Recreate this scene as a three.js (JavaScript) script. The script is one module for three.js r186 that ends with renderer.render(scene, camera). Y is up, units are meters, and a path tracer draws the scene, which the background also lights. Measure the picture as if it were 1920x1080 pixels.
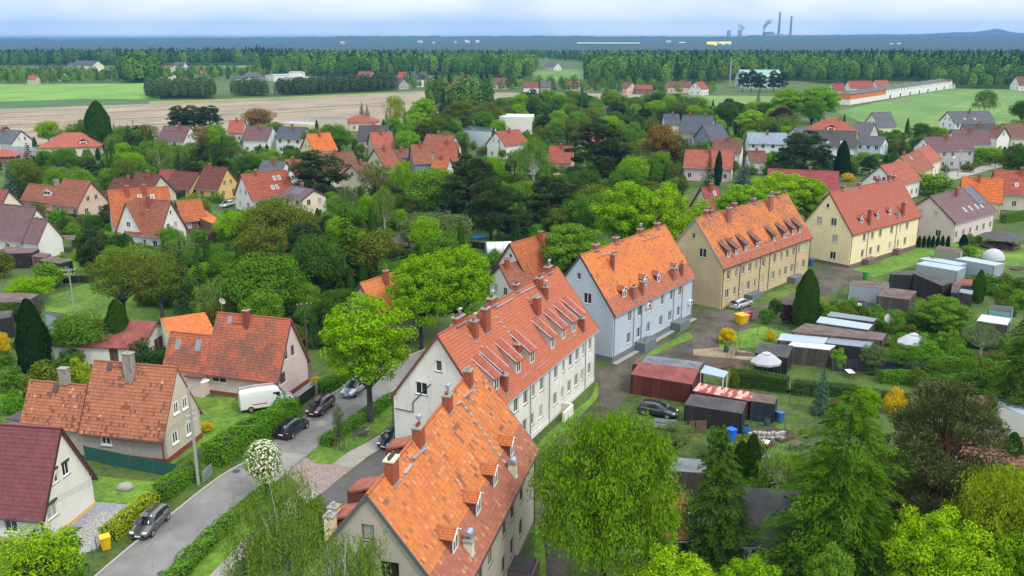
import * as THREE from 'three';
import { mergeGeometries, mergeVertices } from 'three/addons/utils/BufferGeometryUtils.js';

// ---------- camera, sky, sun, exposure ----------
const scene = new THREE.Scene();
const F = 1680, CX = 960, CY = 540, HORIZON = 68, CAMH = 40;
const PITCH = Math.atan((CY - HORIZON) / F);
const camera = new THREE.PerspectiveCamera(2 * Math.atan(540 / F) * 180 / Math.PI, 1920 / 1080, 0.5, 60000);
camera.position.set(0, CAMH, 0);
camera.rotation.set(-PITCH, 0, 0);
scene.add(camera);
const renderer = new THREE.WebGLRenderer({ antialias: true });
renderer.toneMapping = THREE.LinearToneMapping;
renderer.toneMappingExposure = 1.5;
renderer.shadowMap.enabled = true;

function rng(seed) { let a = seed >>> 0; return () => { a = (a + 0x6D2B79F5) >>> 0; let t = Math.imul(a ^ (a >>> 15), 1 | a); t = (t + Math.imul(t ^ (t >>> 7), 61 | t)) ^ t; return ((t ^ (t >>> 14)) >>> 0) / 4294967296; }; }
function hash2(x, y, s) { let h = Math.imul(x, 374761393) + Math.imul(y, 668265263) + Math.imul(s, 974634321); h = Math.imul(h ^ (h >>> 13), 1274126177); return ((h ^ (h >>> 16)) >>> 0) / 4294967296; }
function vnoise(x, y, p, s) {           // value noise, tiles every p cells
  const xi = Math.floor(x), yi = Math.floor(y), fx = x - xi, fy = y - yi, u = fx * fx * (3 - 2 * fx), v = fy * fy * (3 - 2 * fy), m = k => ((k % p) + p) % p;
  const a = hash2(m(xi), m(yi), s), b = hash2(m(xi + 1), m(yi), s), c = hash2(m(xi), m(yi + 1), s), d = hash2(m(xi + 1), m(yi + 1), s);
  return a + (b - a) * u + (c - a) * v + (a - b - c + d) * u * v;
}
function fbm(x, y, p, oct, s) { let t = 0, a = 0.5, n = 0; for (let k = 0; k < oct; k++) { t += a * vnoise(x, y, p, s + k); n += a; x *= 2; y *= 2; p *= 2; a *= 0.55; } return t / n; }
const clamp = (x, a = 0, b = 1) => Math.min(b, Math.max(a, x)), mixn = (a, b, t) => a + (b - a) * t, sstep = (a, b, x) => { const t = clamp((x - a) / (b - a)); return t * t * (3 - 2 * t); };

{ // pale overcast sky with soft cloud banks, a little brighter overhead as overcast skies are
  const w = 2048, h = 1024, d = new Float32Array(w * h * 4);
  for (let j = 0; j < h; j++) {
    const el = (j + 0.5) / h * Math.PI - Math.PI / 2, se = Math.sin(el);
    for (let i = 0; i < w; i++) {
      let c = [0.1, 0.12, 0.09];
      if (se >= -0.01) { const n = fbm(i / w * 26 + 0.6, Math.max(0, el) * 16 + 0.3 * Math.sin(i / w * 12.566), 26, 4, 11), n2 = fbm(i / w * 64, Math.max(0, el) * 44 + i / w * 9, 64, 3, 31), cl = sstep(0.34, 0.62, n * 0.6 + n2 * 0.4), up = 1 + 0.8 * Math.max(0, se); c = [mixn(0.60, 0.80, cl), mixn(0.66, 0.805, cl), mixn(0.73, 0.81, cl)].map(v => v * up); }
      const k = (j * w + i) * 4; d[k] = c[0]; d[k + 1] = c[1]; d[k + 2] = c[2]; d[k + 3] = 1;
    }
  }
  const t = new THREE.DataTexture(d, w, h, THREE.RGBAFormat, THREE.FloatType); t.mapping = THREE.EquirectangularReflectionMapping; t.magFilter = t.minFilter = THREE.LinearFilter; t.needsUpdate = true;
  scene.background = t; scene.environment = t;
}
const sun = new THREE.DirectionalLight(new THREE.Color(1, 0.95, 0.86), 1.5);
sun.position.set(120, 200, 10); sun.target.position.set(0, 0, -110); scene.add(sun, sun.target);
sun.castShadow = true; sun.shadow.radius = 22; sun.shadow.mapSize.set(2048, 2048);
Object.assign(sun.shadow.camera, { left: -220, right: 220, top: 220, bottom: -220, near: 1, far: 900 });
scene.fog = new THREE.FogExp2(new THREE.Color(0.15, 0.48, 1.0), 0.000095);

// ---------- pixel <-> place ----------
const cp = Math.cos(PITCH), sp = Math.sin(PITCH), EYE = new THREE.Vector3(0, CAMH, 0);
function ray(px, py) { const u = (px - CX) / F, v = (CY - py) / F; return new THREE.Vector3(u, v * cp - sp, -(cp + v * sp)); }
function P(px, py, h = 0) { const d = ray(px, py), t = (h - CAMH) / d.y; return new THREE.Vector3(d.x * t, h, d.z * t); }
function project(p) { const y = p.y - CAMH, zc = -p.z * cp - y * sp, yc = y * cp - p.z * sp; return [CX + F * p.x / zc, CY - F * yc / zc, zc]; }
function heightAt(base, py) { // height above a ground point at which the picture row py is met
  let lo = 0, hi = 60; for (let k = 0; k < 40; k++) { const m = (lo + hi) / 2; if (project(new THREE.Vector3(base.x, m, base.z))[1] > py) lo = m; else hi = m; } return lo;
}

// ---------- objects ----------
const used = new Map();
function numbered(n) { const k = used.get(n) || 0; used.set(n, k + 1); return k ? n + '_' + String(k).padStart(3, '0') : n; }
function thing(name, label, category, group, kind) {
  const o = new THREE.Group(); o.name = numbered(name); scene.add(o); o.userData = { label, category };
  if (group) o.userData.group = group; if (kind) o.userData.kind = kind; return o;
}
function part(parent, name, geo, material) { const m = new THREE.Mesh(geo, material); m.name = name; m.castShadow = m.receiveShadow = true; parent.add(m); return m; }
function structure(name, geo, material) { const m = new THREE.Mesh(geo, material); m.name = numbered(name); m.receiveShadow = true; m.userData.kind = 'structure'; scene.add(m); return m; }
function solo(name, label, category, geo, material, group) { const m = new THREE.Mesh(geo, material); m.name = numbered(name); m.castShadow = m.receiveShadow = true; m.userData = { label, category }; if (group) m.userData.group = group; scene.add(m); return m; }

// ---------- textures and materials ----------
function tex(size, fn, metres, srgb = true) {
  const d = new Uint8Array(size * size * 4);
  for (let j = 0; j < size; j++) for (let i = 0; i < size; i++) { const c = fn(i / size, j / size), k = (j * size + i) * 4, g = Array.isArray(c) ? c : [c, c, c]; d[k] = clamp(g[0]) * 255; d[k + 1] = clamp(g[1]) * 255; d[k + 2] = clamp(g[2]) * 255; d[k + 3] = 255; }
  const t = new THREE.DataTexture(d, size, size); t.wrapS = t.wrapT = THREE.RepeatWrapping; t.magFilter = THREE.LinearFilter; t.minFilter = THREE.LinearMipmapLinearFilter; t.generateMipmaps = true; if (srgb) t.colorSpace = THREE.SRGBColorSpace;
  const m = Array.isArray(metres) ? metres : [metres, metres]; t.repeat.set(1 / m[0], 1 / m[1]); t.needsUpdate = true; return t;
}
function mat(c, roughness = 0.85, o = {}) { const color = typeof c === 'number' ? new THREE.Color(c) : new THREE.Color().setRGB(...c); return new THREE.MeshStandardMaterial({ color, roughness, ...o }); }
const T = {
  grass: tex(512, (x, y) => { const a = fbm(x * 6, y * 6, 6, 4, 1), b = fbm(x * 64, y * 64, 64, 2, 5), d = sstep(0.6, 0.78, fbm(x * 9, y * 9, 9, 4, 77)); const v = 0.50 + 0.55 * a * 0.7 + 0.36 * b; return [v * 1.0 + 0.14 * (a - 0.5) + d * 0.12, v * 1.0 + d * 0.02, v * 0.82]; }, 26),
  asphalt: tex(512, (x, y) => { const a = fbm(x * 5, y * 5, 5, 5, 2), b = hash2(x * 512 | 0, y * 512 | 0, 3), c = sstep(0.0, 0.012, Math.abs(fbm(x * 4, y * 4, 4, 4, 15) - 0.5)); return (0.68 + 0.3 * a + 0.12 * (b - 0.5)) * (0.84 + 0.16 * c); }, 11),
  dirt: tex(512, (x, y) => { const a = fbm(x * 5, y * 5, 5, 5, 41), b = fbm(x * 50, y * 50, 50, 2, 44); const v = 0.45 + 0.55 * a + 0.2 * (b - 0.5); return [v, v * 0.98, v * 0.94]; }, 14),
  plaster: tex(512, (x, y) => { const a = fbm(x * 4, y * 4, 4, 5, 51), st = fbm(x * 12, y * 6, 12, 4, 55), b = hash2(x * 512 | 0, y * 512 | 0, 9); return 0.86 + 0.08 * a + 0.05 * st + 0.02 * b; }, 7),
  stained: tex(512, (x, y) => { const a = fbm(x * 4, y * 4, 4, 5, 61), st = fbm(x * 30, y * 4, 30, 4, 65), sp2 = sstep(0.58, 0.8, st); return 0.84 + 0.17 * a - 0.05 * sp2; }, 9),
  roofTone: tex(512, (x, y) => { // single fired tiles differ in tone; lichen spots
    const cols = 32, rows = 24, r = Math.floor(y * rows), c = Math.floor(x * cols), h = hash2(c, r, 71), l = fbm(x * 6, y * 6, 6, 4, 73); const v = 0.82 + 0.13 * h + 0.14 * (l - 0.5); return [v, v * (0.93 + 0.07 * h), v * (0.9 + 0.1 * l)]; }, [8, 8.2]),
  planks: tex(256, (x, y) => { const n = 16, c = Math.floor(x * n), e = Math.abs((x * n) % 1 - 0.5) > 0.46 ? 0.55 : 1; return (0.6 + 0.3 * hash2(c, 1, 81) + 0.25 * (fbm(x * 64, y * 5, 64, 3, 83) - 0.5)) * e; }, 2.6),
  felt: tex(256, (x, y) => { const a = fbm(x * 6, y * 6, 6, 5, 91), b = hash2(x * 256 | 0, y * 256 | 0, 92); return 0.62 + 0.42 * a + 0.08 * (b - 0.5); }, 5),
  peel: tex(512, (x, y) => { const a = fbm(x * 6, y * 18, 6, 5, 95), m = sstep(0.5, 0.6, a); const r = [0.62, 0.32, 0.3], p = [0.86, 0.76, 0.72]; return r.map((v, k) => mixn(v, p[k], m) * (0.85 + 0.25 * fbm(x * 40, y * 40, 40, 2, 97))); }, 7),
  corr: tex(128, (x, y) => 0.5 + 0.5 * Math.sin(x * Math.PI * 2 * 16), 2.4, false),
  brick: tex(256, (x, y) => { const rows = 16, r = Math.floor(y * rows), xx = x * 8 + (r % 2) * 0.5, c = Math.floor(xx) % 8, mj = (Math.abs(xx % 1 - 0.5) > 0.46 || Math.abs((y * rows) % 1 - 0.5) > 0.42) ? 1 : 0; const v = 0.75 + 0.25 * hash2(c, r, 101); return mj ? [0.78, 0.74, 0.7] : [v, v * 0.9, v * 0.86]; }, 1.2),
  field: tex(512, (x, y) => { const a = fbm(x * 5, y * 5, 5, 5, 111), b = fbm(x * 10, y * 90, 10, 2, 113), c = fbm(x * 90, y * 90, 90, 2, 117); return 0.72 + 0.26 * (a - 0.5) + 0.26 * (b - 0.5) + 0.16 * (c - 0.5) + 0.1; }, [130, 130]),
  pavers: tex(256, (x, y) => { const r = Math.floor(y * 16), xx = x * 8 + (r % 2) * 0.5, e = (Math.abs(xx % 1 - 0.5) > 0.46 || Math.abs((y * 16) % 1 - 0.5) > 0.44) ? 0.72 : 1; return (0.78 + 0.2 * hash2(Math.floor(xx) % 8, r, 121)) * e; }, 1.8),
  gravel: tex(256, (x, y) => 0.5 + 0.5 * hash2(x * 90 | 0, y * 90 | 0, 131), 5),
};
const bump = (t, s) => ({ bumpMap: t, bumpScale: s });
const M = {
  grass: mat([0.10, 0.185, 0.028], 0.95, { map: T.grass }), meadow: mat([0.07, 0.125, 0.02], 0.95, { map: T.grass }),
  lawn: mat([0.13, 0.26, 0.028], 0.95, { map: T.grass }),
  asphalt: mat([0.275, 0.268, 0.26], 0.9, { map: T.asphalt }), asphaltDark: mat([0.125, 0.12, 0.118], 0.9, { map: T.asphalt }),
  path: mat([0.46, 0.43, 0.39], 0.9, { map: T.asphalt }), kerb: mat([0.42, 0.40, 0.37], 0.9, { map: T.plaster }),
  paverPink: mat([0.37, 0.28, 0.26], 0.9, { map: T.pavers }), paverGrey: mat([0.36, 0.37, 0.40], 0.85, { map: T.pavers }),
  dirt: mat([0.155, 0.14, 0.122], 0.95, { map: T.dirt }), soil: mat([0.16, 0.125, 0.09], 0.95, { map: T.dirt }), sand: mat([0.48, 0.40, 0.29], 0.95, { map: T.dirt }), gravel: mat([0.55, 0.54, 0.51], 0.95, { map: T.gravel }),
  glass: mat([0.02, 0.024, 0.03], 0.06), glassBlue: mat([0.06, 0.075, 0.1], 0.08), curtain: mat([0.34, 0.34, 0.33], 0.35),
  white: mat([0.78, 0.78, 0.76], 0.5), brownFrame: mat([0.12, 0.06, 0.04], 0.6), darkTrim: mat([0.05, 0.045, 0.05], 0.6), brownTrim: mat([0.14, 0.055, 0.045], 0.6), greyTrim: mat([0.24, 0.25, 0.26], 0.6),
  zinc: mat([0.42, 0.47, 0.52], 0.42, { metalness: 0.55 }), pipe: mat([0.3, 0.31, 0.32], 0.5, { metalness: 0.3 }),
  brick: mat([0.40, 0.125, 0.07], 0.9, { map: T.brick }), brickDark: mat([0.30, 0.085, 0.055], 0.9, { map: T.brick }), brickPink: mat([0.45, 0.19, 0.14], 0.9, { map: T.brick }), cement: mat([0.42, 0.40, 0.36], 0.95, { map: T.felt }),
  wood: mat([0.20, 0.12, 0.075], 0.85, { map: T.planks }), woodDark: mat([0.035, 0.03, 0.028], 0.85, { map: T.planks }), woodGrey: mat([0.13, 0.105, 0.09], 0.9, { map: T.planks }), woodRed: mat([0.17, 0.028, 0.025], 0.8, { map: T.planks }), woodBlue: mat([0.035, 0.045, 0.07], 0.8, { map: T.planks }),
  felt: mat([0.10, 0.097, 0.10], 0.95, { map: T.felt }), feltBrown: mat([0.19, 0.14, 0.125], 0.95, { map: T.felt }), feltRed: mat([0.32, 0.085, 0.075], 0.9, { map: T.felt }), feltGrey: mat([0.22, 0.24, 0.27], 0.9, { map: T.felt }), peel: mat([0.8, 0.66, 0.62], 0.9, { map: T.peel }),
  sheetBlue: mat([0.36, 0.45, 0.52], 0.5, { ...bump(T.corr, 0.02), metalness: 0.2 }), sheetGrey: mat([0.33, 0.38, 0.44], 0.5, { ...bump(T.corr, 0.02), metalness: 0.2 }), sheetSteel: mat([0.22, 0.26, 0.32], 0.5, { ...bump(T.corr, 0.02), metalness: 0.3 }), sheetWhite: mat([0.50, 0.52, 0.53], 0.5, bump(T.corr, 0.02)), sheetMaroon: mat([0.28, 0.06, 0.075], 0.5, bump(T.corr, 0.02)),
  bark: mat([0.10, 0.08, 0.06], 0.95, { map: T.dirt }), barkPine: mat([0.22, 0.11, 0.06], 0.95, { map: T.dirt }), barkBirch: mat([0.55, 0.53, 0.49], 0.9, { map: T.stained }), barkGrey: mat([0.16, 0.15, 0.13], 0.95, { map: T.dirt }),
  rubber: mat([0.012, 0.012, 0.013], 0.85), alloy: mat([0.45, 0.46, 0.48], 0.35, { metalness: 0.7 }), lampGlass: mat([0.7, 0.72, 0.74], 0.12), tail: mat([0.42, 0.02, 0.02], 0.2), black: mat([0.015, 0.015, 0.017], 0.5), concrete: mat([0.36, 0.345, 0.32], 0.95, { map: T.plaster }),
  solar: mat([0.035, 0.045, 0.075], 0.15), fenceGreen: mat([0.012, 0.09, 0.075], 0.75), metalPost: mat([0.09, 0.11, 0.1], 0.6),
};
const wallM = (r, g, b, t = T.plaster) => mat([r, g, b], 0.92, { map: t });
const W = { white: wallM(0.80, 0.79, 0.75), weathered: wallM(0.80, 0.785, 0.735, T.stained), cream: wallM(0.80, 0.73, 0.56), yellow: wallM(0.83, 0.70, 0.38), blockYellow: wallM(0.86, 0.76, 0.46), ochre: wallM(0.74, 0.50, 0.17), khaki: wallM(0.60, 0.48, 0.28, T.stained), blueGrey: wallM(0.50, 0.56, 0.64), taupe: wallM(0.50, 0.455, 0.39), grey: wallM(0.45, 0.42, 0.37, T.stained), pink: wallM(0.70, 0.59, 0.565), salmon: wallM(0.70, 0.50, 0.39), slate: wallM(0.22, 0.25, 0.31), paleBlue: wallM(0.66, 0.74, 0.82), beige: wallM(0.62, 0.56, 0.45), orange: wallM(0.66, 0.20, 0.06), brown: wallM(0.20, 0.12, 0.085), stripe: wallM(0.44, 0.44, 0.46), plinth: wallM(0.20, 0.13, 0.115), plinthRed: wallM(0.26, 0.06, 0.05), plinthGrey: wallM(0.16, 0.18, 0.2) };
const roofM = (r, g, b, rough = 0.85, t = T.roofTone) => mat([r, g, b], rough, { map: t });
const R = { orange: roofM(0.46, 0.14, 0.045), brightOrange: roofM(0.62, 0.17, 0.03), red: roofM(0.37, 0.10, 0.058), rust: roofM(0.32, 0.115, 0.065), brown: roofM(0.21, 0.10, 0.07), maroon: roofM(0.185, 0.04, 0.05, 0.45), purple: roofM(0.17, 0.085, 0.095, 0.5), slate: roofM(0.115, 0.13, 0.155, 0.5), darkblue: roofM(0.085, 0.10, 0.145, 0.45), charcoal: roofM(0.075, 0.075, 0.08, 0.6), salmon: roofM(0.42, 0.13, 0.085), crimson: roofM(0.30, 0.05, 0.048, 0.5), paleBlue: roofM(0.30, 0.40, 0.52, 0.45), turquoise: mat([0.30, 0.47, 0.44], 0.6), darkred: roofM(0.17, 0.052, 0.042) };
// ---------- geometry helpers ----------
const V = (x, y, z) => new THREE.Vector3(x, y, z);
function box(w, h, d, x = 0, y = 0, z = 0) { const g = new THREE.BoxGeometry(w, h, d); g.translate(x, y, z); return g; }
function bar(p, q, r0, r1 = r0, seg = 6) { // tapered round bar from p to q
  const d = new THREE.Vector3().subVectors(q, p), g = new THREE.CylinderGeometry(r1, r0, d.length(), seg, 1); g.translate(0, d.length() / 2, 0);
  g.applyQuaternion(new THREE.Quaternion().setFromUnitVectors(V(0, 1, 0), d.normalize())); g.translate(p.x, p.y, p.z); return g;
}
const plain = g => { const h = g.index ? g.toNonIndexed() : g; for (const k of Object.keys(h.attributes)) if (!['position', 'normal', 'uv'].includes(k)) h.deleteAttribute(k); return h; };
const merge = list => list.length === 1 ? list[0] : mergeGeometries(list.map(plain));
class Quads { // flat quads with uv, for roofs, strips and leaves
  constructor(colors = false) { this.p = []; this.u = []; this.c = colors ? [] : null; this.i = []; }
  quad(a, b, c, d, uv) { const n = this.p.length / 3; for (const v of [a, b, c, d]) this.p.push(v[0], v[1], v[2]); this.u.push(...(uv || [0, 0, 1, 0, 1, 1, 0, 1])); this.i.push(n, n + 1, n + 2, n, n + 2, n + 3); }
  tri(a, b, c) { const n = this.p.length / 3; for (const v of [a, b, c]) this.p.push(v[0], v[1], v[2]); this.u.push(0, 0, 1, 0, 0.5, 1); this.i.push(n, n + 1, n + 2); }
  build() { const g = new THREE.BufferGeometry(); g.setAttribute('position', new THREE.Float32BufferAttribute(this.p, 3)); g.setAttribute('uv', new THREE.Float32BufferAttribute(this.u, 2)); if (this.c) g.setAttribute('color', new THREE.Float32BufferAttribute(this.c, 3)); g.setIndex(this.i); g.computeVertexNormals(); return g; }
}
function flat(points, y) { // ground sheet through world points, uv in metres
  const s = new THREE.Shape(points.map(p => new THREE.Vector2(p.x, -p.z))), g = new THREE.ShapeGeometry(s); g.rotateX(-Math.PI / 2); g.translate(0, y, 0);
  const a = g.attributes.position, uv = new Float32Array(a.count * 2); for (let k = 0; k < a.count; k++) { uv[2 * k] = a.getX(k); uv[2 * k + 1] = a.getZ(k); } g.setAttribute('uv', new THREE.BufferAttribute(uv, 2)); return g;
}
const px = list => list.map(([x, y, h]) => P(x, y, h || 0));
function smooth(points, n = 6) { return new THREE.CatmullRomCurve3(points, false, 'centripetal').getPoints(points.length * n); }
let level = 0;
function sheet(name, pts, material, y) { return structure(name, flat(px(pts), y), material); }
function ribbon(name, left, right, material, y) { const a = smooth(px(left)), b = smooth(px(right)).reverse(); return structure(name, flat([...a, ...b], y), material); }
function kerbGeo(points, w = 0.16, h = 0.12) { // a kerb of real height along a line
  const q = new Quads(); for (let k = 0; k + 1 < points.length; k++) { const a = points[k], b = points[k + 1], d = V(b.x - a.x, 0, b.z - a.z).normalize(), nx = -d.z * w / 2, nz = d.x * w / 2; const f = (p, s, y) => [p.x + nx * s, y, p.z + nz * s]; const l = a.distanceTo(b);
    q.quad(f(a, -1, h), f(b, -1, h), f(b, 1, h), f(a, 1, h), [0, 0, l, 0, l, w, 0, w]); q.quad(f(a, -1, 0), f(b, -1, 0), f(b, -1, h), f(a, -1, h)); q.quad(f(b, 1, 0), f(a, 1, 0), f(a, 1, h), f(b, 1, h)); }
  return q.build();
}

// ---------- foliage ----------
M.twigs = mat([0.03, 0.045, 0.015], 0.95);
const LEAF = (r, g, b, tr = 0.2) => new THREE.MeshPhysicalMaterial({ color: new THREE.Color().setRGB(r, g, b), roughness: 0.9, specularIntensity: 0, transmission: tr, thickness: 0, vertexColors: true, side: THREE.DoubleSide });
const L = {
  lime: LEAF(0.17, 0.345, 0.005), lime2: LEAF(0.22, 0.38, 0.007), leaf: LEAF(0.085, 0.19, 0.014), leaf2: LEAF(0.125, 0.25, 0.018), dark: LEAF(0.055, 0.12, 0.014), olive: LEAF(0.115, 0.15, 0.016), rust: LEAF(0.21, 0.135, 0.03), spruce: LEAF(0.034, 0.085, 0.02, 0.12), spruce2: LEAF(0.056, 0.112, 0.012, 0.15), blue: LEAF(0.06, 0.125, 0.085, 0.1), pine: LEAF(0.058, 0.09, 0.026, 0.12), pineFlower: LEAF(0.095, 0.115, 0.034, 0.12), thuja: LEAF(0.065, 0.15, 0.012, 0.15), thujaDark: LEAF(0.02, 0.06, 0.013, 0.1), birch: LEAF(0.145, 0.235, 0.03), willow: LEAF(0.135, 0.265, 0.008), yellowWillow: LEAF(0.23, 0.31, 0.01), larch: LEAF(0.068, 0.15, 0.007), purple: LEAF(0.06, 0.016, 0.02, 0.2), yellow: LEAF(0.58, 0.42, 0.006), hedge: LEAF(0.095, 0.235, 0.012), hedgeDark: LEAF(0.04, 0.09, 0.01, 0.15), hedgeYellow: LEAF(0.27, 0.34, 0.01), blossom: LEAF(0.66, 0.66, 0.48), sage: LEAF(0.12, 0.175, 0.05),
};
function leaves(seed) { // collects kite-shaped leaf sprays
  const r = rng(seed), a = V(), b = V(), t = V(); let cap = 4096, n = 0, pos = new Float32Array(cap * 12), nor = new Float32Array(cap * 12), col = new Float32Array(cap * 12);
  const grow = () => { cap *= 2; for (const k of [0, 1, 2]) { const o = [pos, nor, col][k], m = new Float32Array(cap * 12); m.set(o); if (k === 0) pos = m; else if (k === 1) nor = m; else col = m; } };
  return { r,
    leaf(x, y, z, nx, ny, nz, len, wid, spin, dx, dy, dz) { // (n) face normal; optional (d) long-axis direction
      t.set(nx, ny, nz).normalize();
      if (dx !== undefined) { a.set(dx, dy, dz).normalize(); b.crossVectors(t, a).normalize(); if (!b.lengthSq()) b.set(1, 0, 0); }
      else { a.set(Math.abs(t.y) > 0.9 ? 1 : 0, Math.abs(t.y) > 0.9 ? 0 : 1, 0).cross(t).normalize(); b.crossVectors(t, a); const c = Math.cos(spin), s = Math.sin(spin), ax = a.x * c + b.x * s, ay = a.y * c + b.y * s, az = a.z * c + b.z * s; b.set(b.x * c - a.x * s, b.y * c - a.y * s, b.z * c - a.z * s); a.set(ax, ay, az); }
      const l = len / 2, w = wid / 2, k = 0.25;
      if (n === cap) grow(); const o = n++ * 12; const v = 0.72 + 0.56 * r(), h = 0.92 + 0.16 * r();
      pos[o] = x - a.x * l; pos[o + 1] = y - a.y * l; pos[o + 2] = z - a.z * l; pos[o + 3] = x + b.x * w + a.x * l * k; pos[o + 4] = y + b.y * w + a.y * l * k; pos[o + 5] = z + b.z * w + a.z * l * k; pos[o + 6] = x + a.x * l; pos[o + 7] = y + a.y * l; pos[o + 8] = z + a.z * l; pos[o + 9] = x - b.x * w + a.x * l * k; pos[o + 10] = y - b.y * w + a.y * l * k; pos[o + 11] = z - b.z * w + a.z * l * k;
      t.crossVectors(b, a); for (let m = 0; m < 12; m += 3) { nor[o + m] = t.x; nor[o + m + 1] = t.y; nor[o + m + 2] = t.z; col[o + m] = v * h; col[o + m + 1] = v; col[o + m + 2] = v * (2 - h); } },
    build() { const g = new THREE.BufferGeometry(), ix = new Uint32Array(n * 6); for (let k = 0; k < n; k++) { const v = k * 4; ix.set([v, v + 1, v + 2, v, v + 2, v + 3], k * 6); } g.setAttribute('position', new THREE.BufferAttribute(pos.slice(0, n * 12), 3)); g.setAttribute('normal', new THREE.BufferAttribute(nor.slice(0, n * 12), 3)); g.setAttribute('color', new THREE.BufferAttribute(col.slice(0, n * 12), 3)); g.setIndex(new THREE.BufferAttribute(ix, 1)); return g; } };
}
const dirUp = (r, lo = -1) => { const y = lo + (1 - lo) * r(), a = r() * 6.2832, s = Math.sqrt(Math.max(0, 1 - y * y)); return [s * Math.cos(a), y, s * Math.sin(a)]; };
// every kind is modelled in metres at a nominal height H and crown width D, then scaled
const KINDS = {};
function limbs(list, trunkR, H0, seed, lean = 0) { // trunk plus limbs to the given crown points
  const r = rng(seed), g = [bar(V(0, -0.3, 0), V(lean * 0.5, H0 * 0.5, 0), trunkR * 1.25, trunkR, 8), bar(V(lean * 0.5, H0 * 0.5, 0), V(lean, H0, 0), trunkR, trunkR * 0.7, 8)];
  for (const [x, y, z] of list) { const s = V(lean * 0.8, H0 * (0.55 + 0.45 * r()), 0), e = V(x, y, z), m = V().lerpVectors(s, e, 0.5); m.y -= 0.06 * s.distanceTo(e); g.push(bar(s, m, trunkR * 0.5, trunkR * 0.32, 5), bar(m, e, trunkR * 0.32, trunkR * 0.1, 5)); }
  return merge(g);
}
function broad(o) { // rounded crown of overlapping leaf clumps
  const { seed, H = 12, D = 10, base = 0.26, puffs = 46, n = 15000, leaf = 0.28, pr = [0.11, 0.2], open = 0.8, droop = 0, top = 1 } = o;
  const lv = leaves(seed), r = lv.r, cy = H * (base + 1) / 2, ry = H * (1 - base) / 2, rx = D / 2, P0 = [];
  for (let k = 0; k < puffs; k++) { let best = null, bd = -1; for (let tr = 0; tr < 6; tr++) { const d = dirUp(r, -0.85), rr = Math.pow(r(), 0.45) * 0.86, ny = d[1] * rr, sh = ny > 0 ? 1 : 1 - 0.18 * ny * ny; const c = [d[0] * rx * rr * sh, cy + ny * ry * top, d[2] * rx * rr * sh, (pr[0] + (pr[1] - pr[0]) * r()) * D]; let md = 1e9; for (const p of P0) md = Math.min(md, Math.hypot(p[0] - c[0], p[1] - c[1], p[2] - c[2])); if (md > bd) { bd = md; best = c; } } P0.push(best); }
  let tot = 0; for (const p of P0) tot += p[3] ** 2;
  for (const p of P0) { const m = Math.round(n * p[3] ** 2 / tot); for (let k = 0; k < m; k++) { const d = dirUp(r, -0.75), rad = p[3] * (0.55 + 0.5 * Math.sqrt(r())) * (0.86 + 0.3 * vnoise(d[0] * 3 + 7, d[2] * 3 + d[1] * 2 + 9, 64, seed)), s = leaf * (0.6 + 0.8 * r());
    lv.leaf(p[0] + d[0] * rad, p[1] + d[1] * rad * open - droop * r() * p[3], p[2] + d[2] * rad, d[0] + (r() - 0.5) * 1.3, d[1] + 0.35 + (r() - 0.5) * 1.1, d[2] + (r() - 0.5) * 1.3, s, s * 0.62, r() * 6.28); } }
  return { crown: lv.build(), trunk: limbs(P0.filter((_, k) => k % 3 === 0), H * 0.022, H * Math.max(0.35, base + 0.15), seed + 9), H, D };
}
function weeping(o) { // long hanging shoots from arching limbs
  const { seed, H = 13, D = 10, base = 0.12, puffs = 60, strands = 700, per = 22, leaf = 0.22, drop = 0.2, curl = 0.3 } = o, lv = leaves(seed), r = lv.r, P0 = [], cy = H * 0.56, ry = H * 0.43, rx = D / 2;
  for (let k = 0; k < puffs; k++) { const d = dirUp(r, -0.55), rr = 0.35 + 0.6 * Math.sqrt(r()); P0.push([d[0] * rx * rr, cy + d[1] * ry * rr, d[2] * rx * rr]); }
  for (let s = 0; s < strands; s++) { const p = P0[(r() * puffs) | 0], d = dirUp(r, -0.3), q0 = D * 0.1 * (0.3 + r()), x0 = p[0] + d[0] * q0, y0 = p[1] + d[1] * q0 * 0.9, z0 = p[2] + d[2] * q0, len = H * drop * (0.4 + 0.9 * r()), ox = d[0] * 0.12 * len, oz = d[2] * 0.12 * len;
    for (let k = 0; k < per; k++) { const t = k / per, x = x0 + ox * t * 2 + (r() - 0.5) * curl, y = y0 - len * t * t - 0.3 * len * t + 0.1 + (r() - 0.5) * (curl - 0.3), z = z0 + oz * t * 2 + (r() - 0.5) * curl; if (y < H * base) break; const a = r() * 6.28; lv.leaf(x, y, z, Math.cos(a) + d[0] * 0.8, 0.35 + r() * 0.5, Math.sin(a) + d[2] * 0.8, leaf * (0.7 + 0.9 * r()), leaf * 0.42, 0, (r() - 0.5) * 0.8 + d[0] * 0.4, -1 + r() * 0.8, (r() - 0.5) * 0.8 + d[2] * 0.4); } }
  return { crown: lv.build(), trunk: limbs(P0.filter((_, k) => k % 2 === 0), H * 0.018, H * 0.5, seed + 9), H, D };
}
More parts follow.
